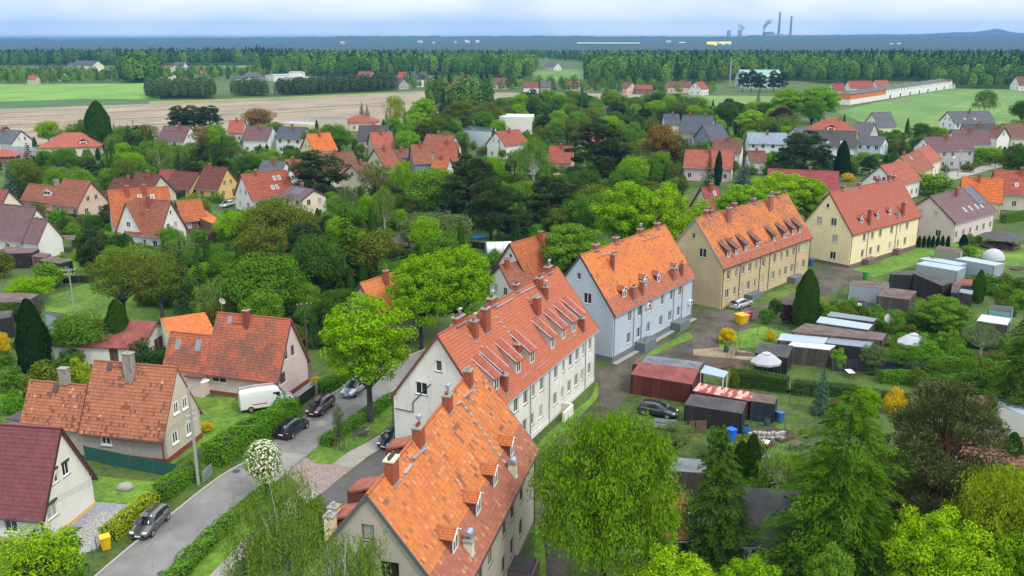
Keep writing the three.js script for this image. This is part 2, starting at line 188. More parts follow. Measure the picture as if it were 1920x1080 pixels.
function conifer(o) { // whorls of boughs round a straight stem
  const { seed, H = 14, D = 6, levels = 26, boughs = 9, per = 26, spray = 0.42, droop = 0.35, base = 0.05, shape = 0.85, wild = 0.3, lift = 0 } = o, lv = leaves(seed), r = lv.r, g = [bar(V(0, -0.3, 0), V(0, H * 0.97, 0), H * 0.016, 0.02, 7)];
  for (let k = 0; k < levels; k++) { const t = k / (levels - 1), y = H * (base + (1 - base) * (t * 0.985)), R0 = D / 2 * Math.pow(1 - t, shape) * (0.82 + wild * (r() - 0.3)) + 0.1, nb = Math.max(4, Math.round(boughs * (1 - t * 0.5)));
    for (let b = 0; b < nb; b++) { const a = (b + r() * 0.8) / nb * 6.283 + k * 2.4, rl = R0 * (0.72 + wild * r() + 0.15), ca = Math.cos(a), sa = Math.sin(a), m = Math.max(5, Math.round(per * (0.25 + rl / (D / 2))));
      if (rl > 0.8 && b % 2 === 0) g.push(bar(V(0, y, 0), V(ca * rl * 0.8, y - droop * rl * 0.6 + lift * rl, sa * rl * 0.8), 0.035, 0.012, 4));
      for (let j = 0; j < m; j++) { const u = 0.12 + 0.9 * Math.sqrt(r()), side = (r() - 0.5) * 0.62 * rl * (1.1 - u * 0.7), yy = y - droop * rl * u * u + lift * rl * u + (r() - 0.5) * 0.16; const s = spray * (0.6 + 0.8 * r());
        lv.leaf(ca * rl * u - sa * side, yy, sa * rl * u + ca * side, ca * 0.5 + (r() - 0.5), 0.9, sa * 0.5 + (r() - 0.5), s, s * 0.3, 0, ca + (r() - 0.5) * 1.2, -droop + (r() - 0.6) * 0.7 + lift, sa + (r() - 0.5) * 1.2); } } }
  return { crown: lv.build(), trunk: merge(g), H, D };
}
function column(o) { // clipped or columnar evergreen of upright sprays
  const { seed, H = 5, D = 1.6, n = 4200, spray = 0.2, egg = 0.5, rough = 0.14 } = o, lv = leaves(seed), r = lv.r;
  for (let k = 0; k < n; k++) { const t = Math.pow(r(), 0.85), prof = Math.pow(Math.sin(Math.PI * Math.pow(0.06 + 0.94 * t, egg)), 0.62), a = r() * 6.283, b = 1 + rough * (vnoise(a * 2.5 + 3, t * 9, 64, seed) - 0.5) * 2, rad = D / 2 * Math.max(0.04, prof) * b * (0.82 + 0.2 * Math.sqrt(r())), s = spray * (0.6 + 0.9 * r()), ca = Math.cos(a), sa = Math.sin(a);
    lv.leaf(ca * rad, 0.03 * H + t * H * 0.97, sa * rad, ca + (r() - 0.5) * 0.9, 0.25 + (r() - 0.5) * 0.7, sa + (r() - 0.5) * 0.9, s * 1.5, s * 0.7, 0, ca * 0.5 + (r() - 0.5) * 0.6, 1, sa * 0.5 + (r() - 0.5) * 0.6); }
  const core = new THREE.CylinderGeometry(D * 0.1, D * 0.14, H * 0.8, 6); core.translate(0, H * 0.4 - 0.1, 0);
  return { crown: lv.build(), trunk: core, H, D };
}
function pinetree(o) { // flat plates of needle tufts
  const { seed, H = 12, D = 8, base = 0.2, puffs = 60, n = 12000, tuft = 0.34 } = o, lv = leaves(seed), r = lv.r, P0 = [];
  for (let k = 0; k < puffs; k++) { const t = r(), y = H * (base + (0.97 - base) * t), R0 = D / 2 * Math.sqrt(Math.max(0.02, 1 - Math.pow(Math.abs(t - 0.32) / 0.7, 2.2))), a = r() * 6.283, rr = R0 * (0.25 + 0.7 * Math.sqrt(r())); P0.push([Math.cos(a) * rr, y, Math.sin(a) * rr, D * (0.08 + 0.09 * r())]); }
  for (const p of P0) for (let k = 0; k < n / puffs; k++) { const d = dirUp(r, -0.4), rad = p[3] * (0.4 + 0.65 * Math.sqrt(r())), s = tuft * (0.6 + 0.8 * r()); lv.leaf(p[0] + d[0] * rad, p[1] + d[1] * rad * 0.55, p[2] + d[2] * rad, d[0] + (r() - 0.5) * 1.2, 0.5 + r() * 0.6, d[2] + (r() - 0.5) * 1.2, s, s * 0.3, 0, d[0] + (r() - 0.5), 0.7 + (r() - 0.5) * 0.9, d[2] + (r() - 0.5)); }
  return { crown: lv.build(), trunk: limbs(P0.filter((_, k) => k % 2 === 0), H * 0.02, H * 0.7, seed + 9), H, D };
}
function variants(name, make, seeds) { KINDS[name] = { make, seeds, got: [] }; }
variants('broad', s => broad({ seed: s, n: 15000, leaf: 0.30 }), [1, 2, 3]);
variants('maple', s => broad({ seed: s, H: 14, D: 13, base: 0.2, puffs: 105, n: 27000, leaf: 0.31, pr: [0.06, 0.115], open: 0.66 }), [21, 22, 23]);
variants('street', s => broad({ seed: s, H: 14, D: 11, base: 0.28, puffs: 85, n: 24000, leaf: 0.27, pr: [0.065, 0.12], open: 0.68 }), [31]);
variants('open', s => broad({ seed: s, H: 10, D: 9, base: 0.22, puffs: 90, n: 7500, leaf: 0.21, pr: [0.05, 0.1] }), [41, 42]);
variants('shrub', s => broad({ seed: s, H: 3, D: 3.6, base: 0.0, puffs: 22, n: 3600, leaf: 0.2, pr: [0.13, 0.22] }), [51, 52, 53]);
variants('spruce', s => conifer({ seed: s, per: 34, spray: 0.48 }), [61, 62]);
variants('spruceNear', s => conifer({ seed: s, H: 15, D: 9, levels: 38, boughs: 13, per: 100, spray: 0.34, droop: 0.25, shape: 0.72, wild: 0.45 }), [65]);
variants('larch', s => conifer({ seed: s, H: 19, D: 12, levels: 34, boughs: 13, per: 150, spray: 0.36, droop: 0.35, shape: 0.58, wild: 0.55, lift: 0.15 }), [71]);
variants('pine', s => pinetree({ seed: s, puffs: 85, n: 17000, tuft: 0.42 }), [81, 82]);
variants('pineNear', s => pinetree({ seed: s, H: 16, D: 12, base: 0.04, puffs: 190, n: 52000, tuft: 0.36 }), [85]);
variants('thuja', s => column({ seed: s, egg: 0.72 }), [91, 92]);
variants('thujaBig', s => column({ seed: s, H: 9, D: 4, n: 13000, spray: 0.22, egg: 0.62, rough: 0.2 }), [95]);
variants('birch', s => weeping({ seed: s, H: 12, D: 7, strands: 620, per: 16, leaf: 0.25, drop: 0.16 }), [101, 102]);
variants('birchNear', s => weeping({ seed: s, H: 14, D: 10, base: 0.02, puffs: 70, strands: 2000, per: 24, leaf: 0.18, drop: 0.2 }), [105]);
variants('willow', s => weeping({ seed: s, H: 18, D: 15, base: 0.03, puffs: 230, strands: 4300, per: 12, leaf: 0.30, drop: 0.045, curl: 1.0 }), [111]);
variants('weep', s => weeping({ seed: s, H: 14, D: 13, base: 0.03, puffs: 150, strands: 3000, per: 16, leaf: 0.26, drop: 0.09, curl: 0.8 }), [115]);
function kindOf(name, k) { const K = KINDS[name]; k %= K.seeds.length; return K.got[k] ||= K.make(K.seeds[k]); }
let treeCount = 0;
function tree(kind, leafMat, x, z, h, w, label, cat, group, o = {}) {
  const r = rng(7000 + treeCount * 13), K = kindOf(kind, o.v ?? (r() * 9 | 0)); treeCount++;
  const t = thing(o.name || (cat === 'tree' ? 'tree' : cat.replace(/ /g, '_')), label, cat, group); t.position.set(x, 0, z); t.rotation.y = o.turn ?? r() * 6.283; t.scale.set(w / K.D * (0.95 + 0.1 * r()), h / K.H, w / K.D * (0.95 + 0.1 * r()));
  part(t, 'trunk', K.trunk, o.bark || (kind.startsWith('pine') ? M.barkPine : kind.startsWith('birch') ? M.barkBirch : M.bark));
  part(t, 'crown', K.crown, leafMat); return t;
}
// tree given by its foot, the row of its top and its width in the photograph
function T2(kind, leafMat, x, yb, yt, wpx, label, cat = 'tree', group, o = {}) { const b = P(x, yb), h = Math.max(0.6, heightAt(b, yt)), d = project(b)[2]; return tree(kind, leafMat, b.x, b.z, h, wpx * d / F, label, cat, group, o); }
function hedge(points, w, h, leafMat, label, o = {}) { // clipped hedge along world points
  const r = rng(9000 + treeCount++ * 7), lv = leaves(400 + treeCount), s0 = o.leaf || 0.16, q = new Quads(); const t = thing('hedge', label, 'hedge', o.group);
  for (let k = 0; k + 1 < points.length; k++) { const a = points[k], b = points[k + 1], l = a.distanceTo(b), d = V(b.x - a.x, 0, b.z - a.z).normalize(), n = V(-d.z, 0, d.x), per = (2 * h + w) * l * (o.density || 95);
    for (let j = 0; j < per; j++) { const u = r() * l, v = r() * (2 * h + w), bmp = 1 + (o.rough ?? 0.1) * (fbm((a.x + d.x * u) * 0.9 + 50, (a.z + d.z * u) * 0.9 + v + 50, 512, 3, 3) - 0.5) * 2; let off, y, nn; if (v < h) { off = -w / 2; y = v; nn = n.clone().multiplyScalar(-1); } else if (v < h + w) { off = v - h - w / 2; y = h; nn = V(0, 1, 0); } else { off = w / 2; y = v - h - w; nn = n.clone(); }
      const round = y > h * 0.85 ? 1 - 0.12 * Math.pow(Math.abs(off) / (w / 2), 4) : 1; off *= bmp * (0.92 + 0.12 * r()); y *= bmp * round * (0.95 + 0.08 * r()); const s = s0 * (0.6 + 0.9 * r());
      lv.leaf(a.x + d.x * u + n.x * off, Math.max(0.03, y), a.z + d.z * u + n.z * off, nn.x + (r() - 0.5) * 1.2, nn.y + 0.3 + (r() - 0.5) * 1.1, nn.z + (r() - 0.5) * 1.2, s, s * 0.65, r() * 6.28); }
    for (const [e, sg] of [[a, -1], [b, 1]]) for (let j = 0; j < w * h * (o.density || 95) * 0.9; j++) { const of = (r() - 0.5) * w, y = r() * h, s = s0 * (0.6 + 0.9 * r()), o2 = 0.1 + 0.12 * r(); lv.leaf(e.x + d.x * sg * o2 + n.x * of, y, e.z + d.z * sg * o2 + n.z * of, d.x * sg + (r() - 0.5), 0.3 + (r() - 0.5), d.z * sg + (r() - 0.5), s, s * 0.65, r() * 6.28); }
    const hw = w * 0.36, hh = h * 0.84, c = (p, e, y) => [p.x + n.x * e, y, p.z + n.z * e]; q.quad(c(a, -hw, 0), c(b, -hw, 0), c(b, -hw, hh), c(a, -hw, hh)); q.quad(c(b, hw, 0), c(a, hw, 0), c(a, hw, hh), c(b, hw, hh)); q.quad(c(a, -hw, hh), c(b, -hw, hh), c(b, hw, hh), c(a, hw, hh)); q.quad(c(a, hw, 0), c(a, -hw, 0), c(a, -hw, hh), c(a, hw, hh)); q.quad(c(b, -hw, 0), c(b, hw, 0), c(b, hw, hh), c(b, -hw, hh)); }
  part(t, 'twigs', q.build(), M.twigs); part(t, 'foliage', lv.build(), leafMat); return t;
}
const hpx = (pts, w, h, m, label, o) => hedge(px(pts), w, h, m, label, o);
// ---------- buildings ----------
const SIDE = { '+z': 0, '-z': Math.PI, '+x': Math.PI / 2, '-x': -Math.PI / 2 };
function hitPlane(g, point, normal, pxx, pyy) { // where the sight line through a photo point meets a plane of a placed group, in its own axes
  g.updateMatrixWorld(true); const inv = g.matrixWorld.clone().invert(), o = EYE.clone().applyMatrix4(inv), d = ray(pxx, pyy).transformDirection(inv), n = normal, t = n.dot(V().subVectors(point, o)) / n.dot(d); return o.addScaledVector(d, t);
}
const geoCache = new Map(); const cached = (k, f) => { if (!geoCache.has(k)) geoCache.set(k, f()); return geoCache.get(k); };
const q1 = v => Math.round(v * 20) / 20;
function frameGeo(w, h, t = 0.07) { return cached(`f${q1(w)}_${q1(h)}_${t}`, () => merge([box(w, t, 0.06, 0, h / 2 - t / 2, 0), box(w, t, 0.06, 0, -h / 2 + t / 2, 0), box(t, h - 2 * t, 0.06, -w / 2 + t / 2, 0, 0), box(t, h - 2 * t, 0.06, w / 2 - t / 2, 0, 0), ...(w > 0.8 ? [box(t * 0.9, h - 2 * t, 0.05, 0, 0, 0)] : [])])); }
function addWindow(house, side, half, s, y, w, h, o = {}) {
  const r = rng(Math.abs(Math.round((s * 37 + y * 91 + half * 17) * 100)) + 5), phi = SIDE[side], put = (m, n, yy = y) => { m.position.set(s * Math.cos(phi) + n * Math.sin(phi), yy, -s * Math.sin(phi) + n * Math.cos(phi)); m.rotation.y = phi; };
  const f = part(house, 'window', frameGeo(w, h, o.thick || 0.075), o.frame || M.white); put(f, half - (o.recess ?? 0.1));
  const pane = part(f, 'pane', cached(`p${q1(w)}_${q1(h)}`, () => new THREE.BoxGeometry(w - 0.04, h - 0.04, 0.012)), o.pane || (r() < 0.55 ? M.glass : r() < 0.6 ? M.glassBlue : M.curtain)); pane.position.z = -0.012;
  if (o.sill !== false) { const sl = part(f, 'sill', cached(`s${q1(w)}`, () => new THREE.BoxGeometry(w + 0.16, 0.06, 0.24)), o.sillMat || M.greyTrim); sl.position.set(0, -h / 2 - 0.031, 0.05); }
  if (o.lintel) { const sl = part(f, 'shutter_box', cached(`l${q1(w)}`, () => new THREE.BoxGeometry(w + 0.1, 0.2, 0.16)), M.darkTrim); sl.position.set(0, h / 2 + 0.1, 0.1); }
  return f;
}
function wallPart(house, side, half, outline, holes, material, depth = 0.25) {
  const s = new THREE.Shape(outline.map(p => new THREE.Vector2(p[0], p[1])));
  for (const [c, y, w, h] of holes) s.holes.push(new THREE.Path([new THREE.Vector2(c - w / 2, y - h / 2), new THREE.Vector2(c - w / 2, y + h / 2), new THREE.Vector2(c + w / 2, y + h / 2), new THREE.Vector2(c + w / 2, y - h / 2)]));
  const g = new THREE.ExtrudeGeometry(s, { depth, bevelEnabled: false }); g.translate(0, 0, half - depth); g.rotateY(SIDE[side]); return part(house, 'wall', g, material);
}
// one roof slope as overlapping courses, each lower edge standing proud of the course below
function slopeGeo(xa, xb, z0, y0, z1, y1, course = 0.34, step = 0.035, jit = 0) {
  const S = Math.hypot(y1 - y0, z1 - z0), ay = (y1 - y0) / S, az = (z1 - z0) / S, ny = Math.abs(az), nz = az > 0 ? -ay : ay, n = Math.max(1, Math.round(S / course)), q = new Quads(), r = rng(Math.round(S * 1000)); const at = (x, s, e) => [x, y0 + ay * s + ny * e, z0 + az * s + nz * e];
  for (let k = 0; k < n; k++) { const s0 = S * k / n, s1 = S * (k + 1) / n, e = step * (1 + jit * (r() - 0.5)); q.quad(at(xa, s0, e), at(xb, s0, e), at(xb, s1, 0.004), at(xa, s1, 0.004), [xa, s0, xb, s0, xb, s1, xa, s1]); q.quad(at(xa, s0, -0.02), at(xb, s0, -0.02), at(xb, s0, e), at(xa, s0, e), [xa, s0, xb, s0, xb, s0 + 0.03, xa, s0 + 0.03]); q.tri(at(xa, s0, 0), at(xa, s1, 0), at(xa, s0, e)); q.tri(at(xb, s0, 0), at(xb, s1, 0), at(xb, s0, e)); }
  const b = -0.13; q.quad(at(xa, 0, b), at(xb, 0, b), at(xb, S, b), at(xa, S, b)); q.quad(at(xa, 0, b), at(xb, 0, b), at(xb, 0, 0), at(xa, 0, 0)); q.quad(at(xa, 0, b), at(xa, S, b), at(xa, S, 0), at(xa, 0, 0)); q.quad(at(xb, 0, b), at(xb, S, b), at(xb, S, 0), at(xb, 0, 0)); q.quad(at(xa, S, b), at(xb, S, b), at(xb, S, 0.01), at(xa, S, 0.01));
  return q.build();
}
const TILE = (() => { const q = new Quads(), w = 0.245, l = 0.43, n = 5, prof = [0.012, 0.0, 0.012, 0.038, 0.046, 0.022]; for (let k = 0; k < n; k++) { const x0 = w * (k / n - 0.5), x1 = w * ((k + 1) / n - 0.5), a = prof[k] + 0.06, b = prof[k + 1] + 0.06; q.quad([x0, a, 0], [x1, b, 0], [x1, b - 0.058, -l], [x0, a - 0.058, -l]); q.quad([x0, a - 0.055, 0.004], [x1, b - 0.055, 0.004], [x1, b, 0], [x0, a, 0]); } return q.build(); })();
function tiles(roof, xa, xb, z0, y0, z1, y1, color, material, seed) { // single clay tiles laid in courses; color(u, v, r) gives each its fired tone
  const S = Math.hypot(y1 - y0, z1 - z0), ay = (y1 - y0) / S, az = (z1 - z0) / S, r = rng(seed), rows = Math.round(S / 0.34), cols = Math.round((xb - xa) / 0.232), m = new THREE.InstancedMesh(TILE, material, rows * cols), e = new THREE.Object3D(), c = new THREE.Color();
  const ang = Math.atan2(ay, Math.abs(az)); let k = 0;
  for (let i = 0; i < rows; i++) for (let j = 0; j < cols; j++) { const u = (j + 0.5) / cols, v = (i + 0.02) / rows; e.position.set(xa + (xb - xa) * u + (r() - 0.5) * 0.008, y0 + ay * S * v, z0 + az * S * v); e.rotation.set(0, 0, 0, 'YXZ'); e.rotation.y = az < 0 ? 0 : Math.PI; e.rotation.x = ang + (r() - 0.5) * 0.02 - 0.02; e.rotation.z = (r() - 0.5) * 0.03; e.scale.set((xb - xa) / cols / 0.236, 1, S / rows / 0.34); e.updateMatrix(); m.setMatrixAt(k, e.matrix); const t = color(u, v, r); c.setRGB(t[0], t[1], t[2]); m.setColorAt(k, c); k++; }
  m.name = 'roof_tiles'; m.userData.kind = 'stuff'; m.castShadow = m.receiveShadow = true; roof.add(m); return m;
}
function capGeo(len, r = 0.13) { const q = [], n = Math.max(1, Math.round(len / 0.38)); for (let k = 0; k < n; k++) { const g = new THREE.CylinderGeometry(r, r * 0.88, len / n * 1.06, 8, 1, true, 0, Math.PI); g.rotateZ(Math.PI / 2); g.rotateX(-Math.PI / 2 * 0); g.translate(-len / 2 + (k + 0.5) * len / n, 0, 0); q.push(g); } return merge(q); }
const tileMat = mat([1, 1, 1], 0.82);
/* house frame: x along the ridge, z across, foot at y = 0.
   o: L, W, he, hr, wall, roof, wins {side: [[s, y, w, h, opts]...]}, over, verge, low (extra lean length), trim ... */
function gable(name, label, cat, o) {
  const g = thing(name, label, cat, o.group), { L, W, he, hr } = o, over = o.over ?? 0.35, verge = o.verge ?? 0.22; g.position.set(o.x, o.y || 0, o.z); g.rotation.y = o.th; Object.assign(g.userData, {}); g.o = o;
  const wins = typeof o.wins === 'function' ? o.wins(g) : (o.wins || {}), tan = (hr - he) / (W / 2), rw = he;
  for (const side of ['+z', '-z', '+x', '-x']) { const end = side[1] === 'x', half = end ? L / 2 : W / 2, list = wins[side] || [], hw = (end ? W : L) / 2 - (end ? 0.002 : 0);
    const out = end ? [[-hw + 0.252, 0], [hw - 0.252, 0], [hw - 0.252, he + 0.252 * tan - 0.14], [0, hr - 0.14], [-hw + 0.252, he + 0.252 * tan - 0.14]] : [[-hw, 0], [hw, 0], [hw, he - 0.1], [-hw, he - 0.1]];
    wallPart(g, side, half, out, list.map(w => w.slice(0, 4)), o.gableWall && end ? o.gableWall : o.wall);
    for (const [s, y, w, h, op] of list) addWindow(g, side, half, s, y, w, h, { ...o.win, ...op }); }
  const xa = -L / 2 - verge, xb = L / 2 + verge, ez = W / 2 + over, ey = he - over * tan + 0.06, ry = hr + 0.06, style = o.style || 'course';
  const roof = part(g, 'roof', style === 'tiles' ? merge([slopeGeo(xa, xb, ez, ey, 0, ry, 3, 0.005), slopeGeo(xa, xb, -ez, ey, 0, ry, 3, 0.005)]) : merge([slopeGeo(xa, xb, ez, ey, 0, ry, o.course, o.step, 0.5), slopeGeo(xa, xb, -ez, ey, 0, ry, o.course, o.step, 0.5)]), o.roof);
  if (style === 'tiles') { tiles(roof, xa, xb, ez, ey, 0, ry, o.tone, tileMat, 11 + Math.round(L * 100)); if (o.bothTiled) tiles(roof, xa, xb, -ez, ey, 0, ry, o.tone, tileMat, 17 + Math.round(L * 100)); }
  if (o.cap !== false) { const c = part(roof, 'ridge_cap', capGeo(xb - xa - 0.06, o.capR || 0.13), o.capMat || o.roof); c.position.y = ry + 0.0; }
  const rake = Math.hypot(W / 2 + over, ry - ey);
  if (o.barge !== false) for (const e of o.bargeEnds || [-1, 1]) for (const s of [-1, 1]) { const b = part(roof, 'bargeboard', box(0.05, 0.24, rake, 0, 0, 0), o.trim || M.brownTrim); b.position.set(e * (L / 2 + verge + 0.027), (ry + ey) / 2 - 0.05, s * ez / 2); b.rotation.x = s * Math.atan2(ry - ey, ez); }
  if (o.gutter !== false) for (const s of [-1, 1]) { const u = part(g, 'gutter', (() => { const c = new THREE.CylinderGeometry(0.07, 0.07, L + 2 * verge, 7); c.rotateZ(Math.PI / 2); return c; })(), o.pipeMat || M.pipe); u.position.set(0, ey - 0.1, s * (ez + 0.06)); if (s > 0 || o.pipesBoth) for (const e of o.pipes || [-1, 1]) { const d = part(g, 'downpipe', bar(V(0, 0.1, 0), V(0, ey - 0.15, 0), 0.055, 0.055, 6), o.pipeMat || M.pipe); d.position.set(e * (L / 2 - 0.25), 0, s * (W / 2 + 0.07)); } }
  if (o.plinth) { const p = part(g, 'plinth', merge([box(L + 0.08, o.plinthH || 0.7, 0.06, 0, (o.plinthH || 0.7) / 2, W / 2 + 0.012), box(L + 0.08, o.plinthH || 0.7, 0.06, 0, (o.plinthH || 0.7) / 2, -W / 2 - 0.012), box(0.06, o.plinthH || 0.7, W - 0.05, L / 2 + 0.012, (o.plinthH || 0.7) / 2, 0), box(0.06, o.plinthH || 0.7, W - 0.05, -L / 2 - 0.012, (o.plinthH || 0.7) / 2, 0)]), o.plinth); p.castShadow = true; }
  return g;
}
const slopePlane = (o, s = 1) => { const t = (o.hr - o.he) / (o.W / 2), n = V(0, 1, s * t).normalize(); return [V(0, o.hr + 0.06, 0), n]; };
const onSlope = (g, p, s = 1) => hitPlane(g, ...slopePlane(g.o, s), p[0], p[1]);
const onWall = (g, side, p) => { const half = side[1] === 'x' ? g.o.L / 2 : g.o.W / 2, phi = SIDE[side], n = V(Math.sin(phi), 0, Math.cos(phi)), h = hitPlane(g, n.clone().multiplyScalar(half), n, p[0], p[1]); return [h.x * Math.cos(phi) - h.z * Math.sin(phi), h.y]; };
function chimney(g, x, z, y0, y1, w, d, m = M.brick, o = {}) { // stack with a stepped head, flue pots and zinc flashing
  const hgt = y1 - y0, c = part(g, 'chimney', box(w, hgt, d, 0, hgt / 2, 0), m); c.position.set(x, y0, z); { const uv = c.geometry.attributes.uv; for (let k = 0; k < uv.count; k++) { uv.setXY(k, uv.getX(k) * Math.max(w, d), uv.getY(k) * hgt); } }
  part(c, 'cap', box(w + 0.12, 0.12, d + 0.12, 0, hgt + 0.062, 0), o.cap || M.cement);
  const n = o.pots ?? Math.max(1, Math.round(w / 0.45)); for (let k = 0; k < n; k++) { const p = part(c, 'flue', (() => { const q = new THREE.CylinderGeometry(0.1, 0.11, 0.26, 8); q.translate(0, hgt + 0.25, 0); return q; })(), o.pot || M.brickDark); p.position.x = (k - (n - 1) / 2) * Math.min(0.36, w / n); }
  if (o.cowl) { const k = part(c, 'cowl', merge([bar(V(0, hgt + 0.1, 0), V(0, hgt + 0.6, 0), 0.1, 0.1, 8), bar(V(-0.24, hgt + 0.7, 0), V(0.24, hgt + 0.7, 0), 0.15, 0.15, 8)]), M.zinc); k.position.x = w * 0.2; }
  if (o.flash !== false) part(c, 'flashing', box(w + 0.16, 0.16, d + 0.2, 0, (o.flashY ?? 0.42), 0), M.zinc);
  return c;
}
function dormer(g, p, kind, o = {}) { // on the +z slope; p = photo point at the foot of its front
  const t = (g.o.hr - g.o.he) / (g.o.W / 2), b = onSlope(g, p), w = o.w || 1.2, hf = o.h || 1.15, y = b.y, z = b.z, x = b.x, q = new Quads(), hw = w / 2;
  const A = (xx, yy, zz) => [xx, yy - 0.1, zz];
  if (kind === 'shed') { const m2 = t * (o.pitch || 0.5), d = hf / (t - m2);
    for (const s of [-1, 1]) q.tri(A(s * hw, 0, 0), A(s * hw, hf, 0), A(s * hw, t * d, -d)); q.quad(A(-hw, 0, 0), A(hw, 0, 0), A(hw, hf, 0), A(-hw, hf, 0));
    const c = part(g, 'dormer', q.build(), o.cheek || M.brownTrim); c.position.set(x, y, z);
    const ra = Math.atan(m2), len = d / Math.cos(ra) + 0.35, rf = part(c, 'dormer_roof', slopeGeo(-hw - 0.12, hw + 0.12, 0.3, hf - 0.3 * m2 + 0.0, -d, hf + m2 * d - 0.06, 0.34, 0.03), o.roof || g.o.dormerRoof || g.o.roof);
    for (const s of [-1, 1]) part(c, 'flashing', bar(V(s * (hw + 0.13), hf - 0.2 * m2, 0.2), V(s * (hw + 0.13), hf + m2 * d - 0.08, -d), 0.05, 0.05, 5), o.flash || M.zinc);
    return finish(c); }
  const gh = o.gh || 0.42, d = (hf + gh) / t, d2 = hf / t; for (const s of [-1, 1]) q.tri(A(s * hw, 0, 0), A(s * hw, hf, 0), A(s * hw, hf, -d2)); q.quad(A(-hw, 0, 0), A(hw, 0, 0), A(hw, hf, 0), A(-hw, hf, 0)); q.tri(A(-hw, hf, 0), A(hw, hf, 0), A(0, hf + gh, 0));
  const c = part(g, 'dormer', q.build(), o.cheek || M.brownTrim); c.position.set(x, y, z);
  for (const s of [-1, 1]) { const r = new Quads(), e = 0.16, n = 5; const E = [s * (hw + e), hf - e * gh / hw - 0.06], Rg = [0, hf + gh - 0.06]; for (let k = 0; k < n; k++) { const a = k / n, b2 = (k + 1) / n, f = (u, up) => [E[0] + (Rg[0] - E[0]) * u, E[1] + (Rg[1] - E[1]) * u + up], p0 = f(a, 0.05), p1 = f(b2, 0.02), dz = u => -(d2 + (d - d2) * u) - 0.05; r.quad([p0[0], p0[1], 0.2], [p1[0], p1[1], 0.2], [p1[0], p1[1], dz(b2)], [p0[0], p0[1], dz(a)], [0, a, 0, b2, 2, b2, 2, a]); r.quad([p0[0], p0[1] - 0.06, 0.2], [p0[0], p0[1], 0.2], [p0[0], p0[1], dz(a)], [p0[0], p0[1] - 0.06, dz(a)]); } part(c, 'dormer_roof', r.build(), o.roof || g.o.dormerRoof || g.o.roof); }
  part(c, 'trim', merge([bar(V(-hw - 0.16, hf - 0.2, 0.2), V(0, hf + gh - 0.1, 0.2), 0.05, 0.05, 4), bar(V(hw + 0.16, hf - 0.2, 0.2), V(0, hf + gh - 0.1, 0.2), 0.05, 0.05, 4)]), M.white);
  return finish(c);
  function finish(c) { const f = part(c, 'window_frame', frameGeo(w - 0.2, hf - 0.22, 0.09), M.white); f.position.set(0, hf / 2 - 0.1, 0.05); const pn = part(c, 'pane', box(w - 0.26, hf - 0.28, 0.02), M.glassBlue); pn.position.set(0, hf / 2 - 0.1, 0.035); const ap = part(c, 'apron', box(w + 0.1, 0.04, 0.34, 0, -0.02, 0.16), M.zinc); ap.rotation.x = Math.atan(t) * 0.9; return c; }
}
function skylight(g, p, s = 1, w = 0.7, h = 1.1) { const t = (g.o.hr - g.o.he) / (g.o.W / 2), b = onSlope(g, p, s), f = part(g, 'skylight', box(w, 0.12, h), M.greyTrim); f.position.set(b.x, b.y + 0.03, b.z); f.rotation.x = s * Math.atan(t); part(f, 'pane', box(w - 0.14, 0.02, h - 0.14, 0, 0.062, 0), o_sky); return f; }
const o_sky = mat([0.2, 0.23, 0.27], 0.05);
// ridge given by two photo points at a stated height
function ridge(ax, ay, bx, by, hr) { const A = P(ax, ay, hr), B = P(bx, by, hr); return { x: (A.x + B.x) / 2, z: (A.z + B.z) / 2, L: Math.hypot(B.x - A.x, B.z - A.z), th: Math.atan2(-(B.z - A.z), B.x - A.x), hr }; }
function autoWins(L, W, he, hr, o = {}) { // plain rows of windows on all sides
  const out = {}, floors = o.floors || 1, fh = he / floors, wn = o.n || Math.max(2, Math.round(L / 3.2)), w = o.w || 1.1, h = Math.min(1.35, fh - 1.2);
  for (const s of ['+z', '-z']) { out[s] = []; for (let f = 0; f < floors; f++) for (let k = 0; k < wn; k++) out[s].push([(k + 0.5) * L / wn - L / 2, f * fh + 0.9 + h / 2, w, h]); }
  for (const s of ['+x', '-x']) { out[s] = []; for (let f = 0; f < floors; f++) for (const k of [-1, 1]) out[s].push([k * W * 0.23, f * fh + 0.9 + h / 2, w, h]); const up = hr - he; if (up > 2.6) for (const k of (up > 3.6 && W > 7 ? [-1, 1] : [0])) out[s].push([k * W * 0.14, he + 0.95, 0.95, 1.2]); if (up > 5) out[s].push([0, he + up * 0.62, 0.6, 0.7]); }
  return out;
}
const sizes = [];
